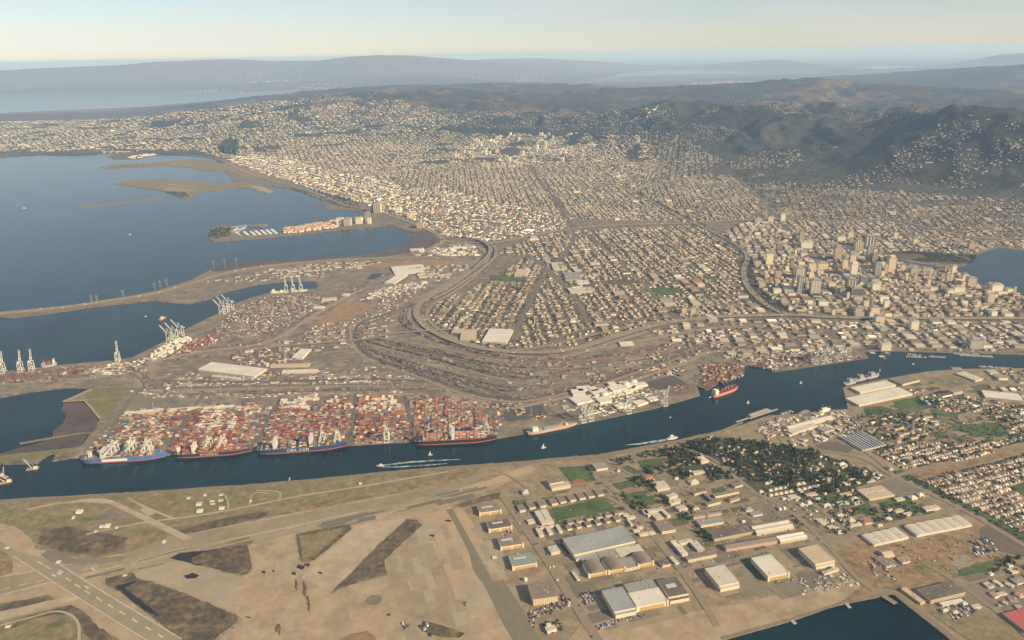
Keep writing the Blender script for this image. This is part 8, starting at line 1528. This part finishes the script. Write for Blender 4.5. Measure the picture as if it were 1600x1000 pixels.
spread([(442, 358), (480, 352), (530, 344), (528, 355), (480, 362), (446, 365)], 260, (20, 42), (8, 13), [(0.62, 0.42, 0.28), (0.66, 0.50, 0.36)], [(0.36, 0.17, 0.10), (0.5, 0.38, 0.27)], dirpx=[(446, 364), (530, 352)])
spread([(345, 234), (430, 246), (400, 250), (350, 243)], 60, (30, 60), (8, 12), EW, INDR)
spread([(205, 249), (250, 241), (225, 241), (200, 245)], 30, (40, 80), (6, 9), [(.6, .57, .5)], [(.62, .58, .5)])
# bits and pieces of the port and industrial land
spread([(1020, 545), (1110, 522), (1160, 560), (1100, 560), (1060, 568), (1010, 560)], 110, (10, 30), (4, 8), EW2, IN2, dirpx=[(1060, 553), (1100, 540)])
spread([(1090, 570), (1160, 570), (1160, 590), (1100, 604)], 120, (6, 20), (3, 9), [(.30, .15, .09), (.2, .12, .09), (.5, .4, .28)], [(.25, .13, .08), (.16, .10, .08), (.4, .33, .24)])
spread([(1120, 545), (1200, 548), (1180, 572), (1163, 572), (1150, 560)], 80, (8, 22), (4, 8), EW2, IN2)
spread([(640, 420), (720, 412), (740, 420), (700, 436), (640, 430)], 60, (20, 50), (5, 9), EW2, IN2, dirpx=[(640, 430), (700, 420)])
spread([(420, 420), (520, 410), (600, 408), (560, 420), (420, 428)], 70, (15, 50), (5, 8), EW2, IN2, dirpx=[(420, 425), (520, 412)])
spread([(310, 441), (420, 422), (520, 412), (500, 436), (400, 440)], 70, (12, 36), (4, 7), EW2, IN2, dirpx=[(310, 441), (420, 424)])
spread([(640, 390), (740, 382), (750, 400), (650, 400)], 110, (15, 50), (5, 9), EW, INDR)
spread([(620, 505), (660, 525), (760, 520), (760, 505), (700, 500)], 0, (8, 18), (4, 8), EW, INDR)
spread([(400, 540), (560, 510), (620, 495), (625, 520), (560, 545), (470, 552)], 90, (10, 36), (4, 7), EW2, IN2, dirpx=[(400, 540), (560, 520)])
spread([(560, 540), (700, 560), (840, 570), (860, 600), (740, 600), (600, 560)], 25, (8, 20), (3, 5), EW2, IN2, dirpx=[(640, 560), (760, 590)])
spread([(800, 560), (1000, 555), (1060, 556), (960, 590), (860, 600), (800, 596)], 80, (10, 30), (3, 6), EW2, IN2, dirpx=[(800, 580), (960, 575)])
spread([(760, 625), (860, 610), (1000, 575), (1060, 560), (1080, 580), (980, 600), (880, 640), (790, 660)], 90, (8, 24), (3, 6), EW2, IN2, dirpx=[(800, 650), (1000, 600)])
spread([(880, 635), (1000, 606), (1060, 612), (1010, 636), (900, 660)], 90, (10, 24), (2, 4), [(.55, .50, .42)], [(.5, .46, .38)], dirpx=DIRS[1], asp=(.2, .3))
spread([(205, 616), (420, 610), (640, 606), (640, 600), (400, 598), (260, 600)], 70, (8, 40), (3, 6), [(.4, .34, .25), (.3, .23, .17)], INDR, dirpx=D0, asp=(.2, .5))
spread([(1180, 672), (1230, 650), (1320, 645), (1345, 665), (1310, 690), (1250, 700), (1200, 690)], 200, (6, 20), (3, 7), [(.62, .55, .44), (.3, .25, .2), (.5, .42, .33)], INDR, dirpx=[(1232, 670), (1302, 652)])
spread([(1405, 848), (1520, 832), (1560, 870), (1500, 890), (1380, 900), (1340, 880)], 110, (2, 8), (1.5, 4), [(.25, .19, .13), (.34, .27, .19), (.26, .1, .07)], [(.2, .15, .1), (.32, .26, .19)])
spread([(1550, 890), (1600, 880), (1640, 930), (1600, 980), (1560, 950), (1540, 915)], 40, (8, 22), (4, 7), EW, TR)
spread([(1245, 905), (1340, 895), (1345, 915), (1255, 932)], 60, (4, 9), (2, 4), [(.5, .5, .5), (.2, .2, .2), (.6, .55, .45)], [(.5, .5, .48), (.2, .2, .2)])
spread([(1150, 755), (1240, 776), (1340, 800), (1350, 840), (1300, 838), (1240, 800)], 60, (7, 14), (4, 6), EW, TR)

# ------------------------------------------------------------------ boats, wakes, barges
def boat(px, py, L, heading, label, cat='motor boat', name='motor_boat', mast=0, hc=white_p, tall=1.0):
    x, y = g1((px, py)); r = empty(name, (x, y, 0), heading, label, cat, None); B = L * .28; F = L * .09 + .6
    b = MB(); st = [(-.5, .85), (-.2, 1), (.15, .95), (.35, .6), (.5, .03)]
    b.prism([(s * L, -w_ * B / 2) for s, w_ in st] + [(s * L, w_ * B / 2) for s, w_ in st[::-1]], -.5, F).build('hull', hc, r)
    s = MB().box(-L * .28, L * .14, -B * .32, B * .32, F, F + L * .1 * tall + 1.2).build('cabin', white_p, r); MB().box(-L * .20, L * .15, -B * .33, B * .33, F + L * .04 * tall + .6, F + L * .065 * tall + .9).build('window_band', glass_p, s)
    MB().box(-L * .18, L * .02, -B * .2, B * .2, F + L * .1 * tall + 1.2, F + L * .16 * tall + 1.6).build('wheelhouse', white_p, s)
    if mast: MB().bar((L * .05, 0, F), (L * .05, 0, F + mast), .35).build('mast', white_p, r); b2 = MB(); b2.v = [(L * .04, .1, F + 1.5), (-L * .4, .3, F + 1.5), (L * .04, .1, F + mast * .95), (L * .04, -.1, F + 1.5), (-L * .4, .1, F + 1.5), (L * .04, -.1, F + mast * .95)]; b2.f = [(0, 1, 2), (5, 4, 3), (0, 2, 5, 3), (1, 4, 5, 2), (0, 3, 4, 1)]; b2.build('sail', white_p, r)
    return r
hd = lambda a, b: math.atan2(*(gp([a, b])[1] - gp([a, b])[0])[::-1])
boat(1050.5, 685.5, 46, hd((1000, 694), (1052, 685)), 'white ferry heading right with a pale wake in the middle of the channel', 'ferry', 'ferry_boat', tall=1.4)
boat(594, 728, 26, hd((700, 722), (594, 728)), 'fast white boat at the head of the long V shaped wake', name='speed_boat')
boat(849.5, 700, 20, .3, 'small white sailing boat below the grey supply ship', 'sailing boat', 'sailing_boat', 17); boat(672.5, 711, 16, .2, 'white sailing boat below the black hulled ship', 'sailing boat', 'sailing_boat', 15)
boat(1169, 630, 15, .4, 'white sailing boat right of the red bulk carrier', 'sailing boat', 'sailing_boat', 14); boat(1251.5, 599, 14, .3, 'small white boat before the inner terminal', 'sailing boat', 'sailing_boat', 12)
boat(1374.5, 579, 22, 1.2, 'white sailing boat above the long wharf, larger one', 'sailing boat', 'sailing_boat', 22); boat(1371, 584, 12, .6, 'small white boat just below the larger sailing boat'); boat(1427, 569, 12, .2, 'small white boat far along the right channel')
boat(1047.5, 652.5, 9, .3, 'tiny white boat below the wedge shaped terminal end'); boat(1110, 621, 14, .3, 'small tan work boat at the stern of the red bulk carrier', hc=cream_p); boat(38, 325.5, 34, .1, 'lone white vessel far out on the left of the bay'); boat(203, 367, 22, .2, 'small pale boat in the middle of the bay')
boat(254, 498.5, 55, hd((248, 501), (260, 496)), 'small orange coaster in the outer harbour', 'coaster', 'coaster', hc=paint('hull_coral', (0.48, 0.20, 0.12))); boat(228, 495, 18, .3, 'faint grey boat left of the orange coaster', hc=grey_p); boat(1088 + 2, 686, 12, .3, 'dark low launch right of the ferry', hc=grey_p)
low_ship((64, 576), (88, 572.5), 38, 12, (0.25, 0.33, 0.42), 'pale blue ship with red and white boxes at the outer berth', 'coastal_ship', 'cargo ship', [(.3, .42, .42, 22, white_p), (-.1, .2, .35, 12, paint('container_rust_red', (0, 0, 0))), (-.45, -.15, .35, 10, paint('container_salmon', (0, 0, 0)))], deck_p)
low_ship((1283, 646.5), (1299, 642), 14, 9, (0.6, 0.58, 0.53), 'white ship with raked bow lying off the shipyard shed', 'white_ship', 'ship', [(-.35, .2, .4, 9, white_p)], cream_p)
for i, (a, b, c) in enumerate([((1322, 603.5), (1341, 598.5), (.34, .36, .37)), ((1338, 597.5), (1358, 592.5), (.36, .37, .37)), ((1355, 593.5), (1376, 588.5), (.33, .35, .36))]):
    low_ship(a, b, 22, 10, c, ['grey reserve ship moored at the long wharf, left one', 'grey reserve ship moored at the long wharf, middle one', 'grey reserve ship moored at the long wharf, right one'][i], 'reserve_ship', 'ship', [(-.2, .12, .4, 15, grey_p)], grey_p)
low_ship((422, 459.5), (448, 458), 26, 10, (.5, .46, .4), 'pale ship lying at the head of the outer harbour', 'moored_ship', 'ship', [(-.4, -.2, .4, 14, cream_p), (.1, .4, .3, 8, cream_p)], cream_p)
low_ship((452, 457.5), (480, 456), 26, 10, (.55, .5, .42), 'cream ship right of the pale one at the head of the outer harbour', 'moored_ship', 'ship', [(-.4, -.2, .4, 14, cream_p)], cream_p)
# crane barges of the dredging works
def crane_barge(px, py, rz, tilt, label):
    x, y = g1((px, py)); r = empty('crane_barge', (x, y, 0), rz, label, 'crane barge')
    MB().box(-20, 20, -8, 8, -1, 3).build('barge_hull', paint('barge_rust', (.42, .22, .15)), r); MB().box(4, 16, -5, 5, 3, 9).build('winch_house', cream_p, r)
    t = MB(); e_ = (-6 - 30 * math.cos(tilt), 0, 8 + 42 * math.sin(tilt))
    for s in (-2, 2): t.bar((-2, s, 4), (e_[0], s * .3, e_[2]), .9)
    for k in range(1, 6): f_k = k / 6; t.bar((-2 + (e_[0] + 2) * f_k, -2 * (1 - f_k * .7), 4 + (e_[2] - 4) * f_k), (-2 + (e_[0] + 2) * f_k, 2 * (1 - f_k * .7), 4 + (e_[2] - 4) * f_k), .6)
    t.build('crane_boom', paint('boom_green', (.50, .55, .48)), r); MB().bar((6, 0, 9), (2, 0, 20), .7).bar((2, 0, 20), e_, .35).build('crane_mast', white_p, r)
crane_barge(51, 733, .2, 1.0, 'orange crane barge with a pale boom leaning left near the grassy shore'); crane_barge(9, 754, .5, .7, 'rust coloured crane barge with pale boom at the left photo edge'); crane_barge(5, 745, 2.6, 1.1, 'half cut crane barge farthest left behind the rusty one')
# wakes: foam sheets
foam = mat('foam', (0.42, 0.46, 0.45), rough=.8, var=.5, scale=.25, col2=(0.05, 0.09, 0.095), scale2=.06, thr=(.42, .62))
def wake(loop, label): tag(flat('wake', loop, .25, foam, jag=2, step=8), None, None, None, 'structure')
wake([(593, 727), (625, 722.5), (670, 719), (720, 717.5), (720, 718.2), (670, 721), (625, 725), (600, 728)], ''); wake([(594, 729.5), (625, 728.8), (660, 726.5), (700, 724), (700, 724.8), (660, 728.3), (625, 730.3), (598, 730.5)], ''); wake([(1046, 685), (1030, 687.5), (1000, 692.5), (975, 695.5), (975, 696), (1002, 694.5), (1034, 690), (1047, 687)], '')
# marinas: pontoons with rows of boats
dock_m = paint('dock_planks', (.36, .33, .28)); mar = Acc()
def pontoon(p0, p1, n, side=9, blen=11, label='', step=None):
    a, b = gp([p0, p1]); L = float(np.hypot(*(b - a))); e = (b - a) / L; nrm = np.array([-e[1], e[0]]); th = math.atan2(e[1], e[0])
    r = empty('marina_pontoon', (*((a + b) / 2), 0), th, label, 'pontoon', 'pontoons of the marinas'); MB().box(-L / 2, L / 2, -1.4, 1.4, -.3, .8).build('walkway', dock_m, r)
    fp = MB(); n = int(L / 9)
    for k in range(n): x = -L / 2 + (k + .5) * L / n; fp.box(x - .4, x + .4, -8, -1.4, -.3, .6).box(x - .4, x + .4, 1.4, 8, -.3, .6)
    fp.build('finger_pier', dock_m, r)['kind'] = 'stuff'
    q = (np.arange(n) + .25) * L / n; m_ = rng.random(n) < .85
    for s in (-1, 1):
        c = a + e * q[m_][:, None] + nrm * s * 6.5; k = len(c); col = np.array([(.72, .70, .65), (.62, .6, .56), (.5, .48, .45)])[rng.integers(0, 3, k)]
        R = boxes_np(c[:, 0], c[:, 1], -.2, 3.2, 9, 2.0, th, col, col); mar.add(R[0], R[1], None, R[2]); R = boxes_np(c[:, 0], c[:, 1], 1.8, 2, 4, 1.2, th, col, col * .8); mar.add(R[0], R[1], None, R[2])
for i, (x, y) in enumerate([(373, 367), (385, 366), (395, 365.3), (403, 364.6), (412, 364), (420, 363.3), (428, 362.4)]): pontoon((x + 5, y + 3), (x - 4, y - 4.5), 0, label=f'pontoon with white boats, {ORD[i]} from the left in the comb off the bayside peninsula')
for i, (p0, p1) in enumerate((((340, 371), (386, 353)), ((352, 369), (372, 355)), ((345, 366), (362, 357)), ((362, 366), (384, 356)), ((350, 356.5), (386, 351.5)), ((338, 369), (348, 362)))): pontoon(p0, p1, 0, label=f'pontoon with white boats in the basin beside the wooded tip, {ORD[i]} from the left')
for i, (p0, p1) in enumerate((((252, 292), (300, 297)), ((262, 288), (305, 293)), ((270, 300), (310, 296)), ((258, 296), (296, 301)))): pontoon(p0, p1, 0, label=f'pontoon with boats in the marina of the middle spit, {ORD[i]} from the left')
for i, (p0, p1) in enumerate((((1358, 548.5), (1366, 553)), ((1376, 556), (1384, 561)), ((1388, 551), (1384, 553)), ((1416, 557), (1448, 558.5)), ((1450, 557), (1478, 558.5)), ((1500, 555), (1552, 557.5)), ((1490, 552.5), (1530, 554.5)), ((1418, 553), (1440, 556)), ((1590, 578), (1625, 580)), ((1528, 573), (1560, 574)), ((1488, 576), (1503, 575.5)), ((1555, 574.5), (1590, 577)))): pontoon(p0, p1, 0, label=f'pontoon crowded with boats along the upper right channel bank, {ORD[i]} from the left')
for i, (p0, p1) in enumerate((((1195, 660), (1212, 652)), ((1222, 648), (1238, 642)), ((1250, 648), (1262, 641)))): pontoon(p0, p1, 0, label=f'pontoon with boats beside the shipyard sheds, {ORD[i]} from the left')
o = link('moored_boats', mar.mesh('moored_boats')); tag(o, 'hundreds of white boats moored at the marina pontoons', 'boats', kind='stuff')
# old covered pier in the channel bend
r = empty('covered_pier', (*g1((1187, 647)), 0), hd((1162, 657), (1212, 640)), 'weathered covered pier shed on piles in the channel bend', 'pier')
MB().box(-70, 60, -14, 14, 2, 4).build('deck', dock_m, r); MB().box(-62, 40, -10, 10, 4, 11).build('shed_wall', WM['brown'], r); b = MB(); b.v = [(-64, -11, 10.6), (42, -11, 10.6), (42, 11, 10.6), (-64, 11, 10.6), (-64, 0, 15), (42, 0, 15)]; b.f = [(0, 1, 5, 4), (2, 3, 4, 5), (0, 4, 3), (1, 2, 5)]; b.build('shed_roof', RM['grey'], r)
q = MB()
for k in range(14):
    for s in (-12, 12): q.box(-68 + k * 9.6, -67 + k * 9.6, s - .5, s + .5, -1, 2)
q.build('pile_row', bark, r)['kind'] = 'stuff'
# pylons by the bridge approach, light masts in the yards
def pylon(px, py, h, label):
    x, y = g1((px, py), 2); r = empty('power_pylon', (x, y, 2), .4, label, 'pylon', 'power pylons by the bay shore'); q = MB()
    for sx_ in (-1, 1):
        for sy_ in (-1, 1): q.bar((sx_ * 5, sy_ * 5, -1), (sx_ * .6, sy_ * .6, h), .7)
    for k in range(1, 5): w2 = 5 * (1 - k / 5.2); z_ = h * k / 5.2; q.bar((-w2, -w2, z_), (w2, w2, z_), .4).bar((-w2, w2, z_), (w2, -w2, z_), .4)
    q.build('lattice_tower', grey_p, r); q = MB()
    for k, w2 in ((.72, 11), (.84, 9), (.96, 7)): q.bar((-w2, 0, h * k), (w2, 0, h * k), .7)
    q.build('cross_arm', grey_p, r)
for i, (x, y) in enumerate([(335, 420), (352, 417.5), (370, 415.5), (251, 450), (242, 453), (261, 447), (193, 465), (152, 473), (144, 474)]): pylon(x, y, 62 if i < 3 else 50, 'grey lattice pylon, ' + ('one of three tallest by the tidal shore' if i < 3 else 'one of three at the narrow of the spit' if i < 6 else 'one of the faint ones along the spit'))
for i, (x, y) in enumerate([(451, 590), (503, 597), (527, 604), (540, 592), (560, 610), (578, 602), (591, 606), (613, 608), (629, 607), (665, 604), (830, 645), (852, 640), (780, 655), (1054, 588), (300, 610), (345, 612), (390, 610), (240, 640)]):
    gx, gy = g1((x, y), 2); r = empty('light_mast', (gx, gy, 2), 0, 'thin floodlight mast, ' + nine(x, y, (240, 1055, 588, 655)) + ' of the rail and container yards', 'light mast', 'floodlight masts of the yards'); MB().lathe([(.7, -.5), (.4, 34)], 8).build('pole', white_p, r); MB().box(-2.4, 2.4, -2.4, 2.4, 34, 35.2).build('lamp_ring', grey_p, r)
# parked cars by the hangars
cp = Acc()
def cars(poly, n, dpx, big=1.0):
    Pw = gp(poly); a, b = gp(dpx); th = math.atan2(*(b - a)[::-1]); lo, hi = Pw.min(0), Pw.max(0); xy = lo + (hi - lo) * rng.random((n * 12, 2)); xy = xy[inside(P(xy, 0), poly)][:n]; k = len(xy); c = CAR[rng.integers(0, len(CAR), k)]
    R = boxes_np(xy[:, 0], xy[:, 1], 2.9, 2.2 * big, 4.8 * big, 1.1 * big, th, c, c); cp.add(R[0], R[1], None, R[2]); R = boxes_np(xy[:, 0], xy[:, 1], 2.9 + 1.1 * big, 1.8 * big, 2.4 * big, .6 * big, th, c * .6, c * .3); cp.add(R[0], R[1], None, R[2])
FR = [(960, 962), (1080, 932)]
cars([(905, 930), (928, 924), (932, 938), (914, 948)], 42, FR, 1.4); cars([(930, 978), (958, 972), (960, 977), (934, 986)], 34, FR, 1.2); cars([(960, 970), (1010, 960), (1012, 963), (962, 974)], 26, FR); cars([(824, 955), (860, 948), (866, 960), (826, 968)], 34, FR, 1.4); cars([(858, 935), (892, 930), (890, 955), (862, 952)], 30, FR, 1.8); cars([(824, 960), (832, 958), (838, 985), (832, 988)], 10, FR, 1.4)
cars([(1210, 910), (1240, 905), (1242, 908), (1212, 914)], 16, FR); cars([(1165, 785), (1240, 778), (1260, 795), (1190, 806)], 26, FR); cars([(1178, 664), (1215, 652), (1225, 662), (1200, 676)], 60, FR, 1.2); cars([(1290, 660), (1340, 650), (1352, 672), (1320, 682)], 140, FR, 1.5)
cars([(1418, 773), (1445, 768), (1450, 776), (1424, 782)], 26, FR, 1.5); cars([(1476, 944), (1505, 938), (1530, 955), (1490, 972)], 60, FR, 1.6); cars([(1515, 846), (1545, 842), (1560, 862), (1520, 868)], 40, FR, 2.0); cars([(700, 1 + 790), (702, 792), (703, 793)], 0, FR)
cars([(770, 790), (785, 800), (800, 830), (810, 870), (770, 830)], 30, FR, 1.2); cars([(1180, 690), (1205, 684), (1240, 700), (1200, 706)], 14, FR); cars([(880, 735), (1140, 720), (1150, 800), (1000, 830)], 110, FR); cars([(1060, 810), (1240, 790), (1260, 850), (1070, 900)], 90, FR)
cars([(840, 770), (1000, 830), (1100, 900), (900, 900)], 90, FR); cars([(1350, 885), (1420, 870), (1400, 915), (1350, 915)], 24, FR, 1.6); cars([(655, 978), (668, 976), (675, 996), (664, 998)], 9, FR, 2.2); cars([(628, 975), (642, 978), (640, 984), (632, 984)], 6, FR, 2.0)
o = link('parked_cars', cp.mesh('parked_cars')); tag(o, 'small parked cars and vans scattered over yards and car parks', 'cars', kind='stuff')
# airfield huts
for x, y, w_, d, h, rf in [(118, 802, 9, 4, 6, 'white'), (112, 811, 3, 3, 4, 'white'), (155, 825, 8, 3, 4, 'white'), (163, 824, 7, 4, 6, 'white'), (180, 826, 3, 2, 4, 'white'), (147, 832, 3, 2, 3, 'cream'), (306, 790, 8, 4, 5, 'cream'), (307, 801, 9, 4, 5, 'white'), (342, 796, 8, 3, 5, 'white'), (328, 785, 6, 2, 3, 'cream'), (341, 784, 7, 2, 3, 'cream'), (292, 780, 4, 2, 4, 'cream'), (318, 775, 4, 2, 4, 'cream'), (329, 789, 6, 1.5, 3, 'cream'), (342, 775, 6, 2, 3, 'cream'), (254, 848, 4, 1.5, 3, 'white'), (88, 880, 6, 1.5, 1.5, 'white'), (8, 858, 5, 2, 2, 'white'), (8, 981, 7, 2.5, 4, 'white'), (561, 757, 4, 2, 4, 'white'), (390, 784, 3, 1.5, 4, 'white'), (192, 946 - 45, 5, 2, 2, 'cream'), (770, 873, 6, 3, 3, 'white')]:
    bld('airfield_hut', f'{"long" if w_ > 6 else "small"} {"white" if rf == "white" else "cream"} hut of the airfield, ' + nine(x, y, (0, 800, 755, 1000)), 'hut', (x, y - 1), (x + w_, y - 1 - w_ * .1), (x - d * .4, y - 1 - d), h, rf, 'white', group=f'{rf} huts of the airfield', vents=0, win=False)
# low tanks and bushes of the ruined yard house
r = empty('ruined_block', (*g1((861, 985), 2), 2), .35, 'small pale block with dark shrubs around it at the bottom edge', 'building'); MB().box(-14, 12, -9, 8, -1, 8).box(-8, 4, 8, 16, -1, 11).build('wall', WM['cream'], r); MB().box(-14.4, 12.4, -9.4, 8.4, 8, 8.5).box(-8.4, 4.4, 8.6, 16.4, 11, 11.4).build('roof', RM['cream'], r)
woods([(845, 975), (872, 968), (882, 985), (862, 996), (848, 990)], 34, (3, 5), (4, 7), .1, 60, 30.0)
# docks and piers at the lagoon and channel bank
for i, (a, b, w_, lb) in enumerate([((1322, 944), (1328, 951), 9, 'short pale pier stub at the upper corner of the lagoon'), ((1232, 966), (1243, 976), 10, 'pale boat ramp pier at the left bank of the lagoon'), ((452, 752), (453, 747), 5, 'small pier stub on the airfield bank of the channel'), ((1150, 660), (1215, 640), 8, 'long thin dock beside the covered pier')]):
    p, q_ = gp([a, b]); m_ = MB().bar((*p, 2.2), (*q_, 2.2), w_, 1.2)
    for k in range(4): c_ = p + (q_ - p) * (k + .5) / 4; m_.box(c_[0] - .6, c_[0] + .6, c_[1] - .6, c_[1] + .6, -1, 1.6)
    tag(m_.build('pier', dock_m), lb, 'pier')
# ------------------------------------------------------------------ joined masses
o = link('city_houses', houses.mesh('city_houses')); tag(o, 'countless small houses and pale roofed blocks covering the plain between bay and hills', 'houses', kind='stuff')
o = link('city_trees', trees_acc.mesh('city_trees', mat('tree_mass', (0.03, 0.04, 0.02), attr='tint', var=0.3, scale=0.2))); tag(o, 'dark trees of gardens streets and hill woods spread through the city', 'trees', kind='stuff')
def _tc(m):
    a = np.zeros(len(m.polygons), np.int32); m.polygons.foreach_get('loop_total', a); return int((a - 2).sum())
print('TRIS', sum(_tc(m) for m in bpy.data.meshes), {m.name: _tc(m) for m in bpy.data.meshes if len(m.polygons) > 30000})
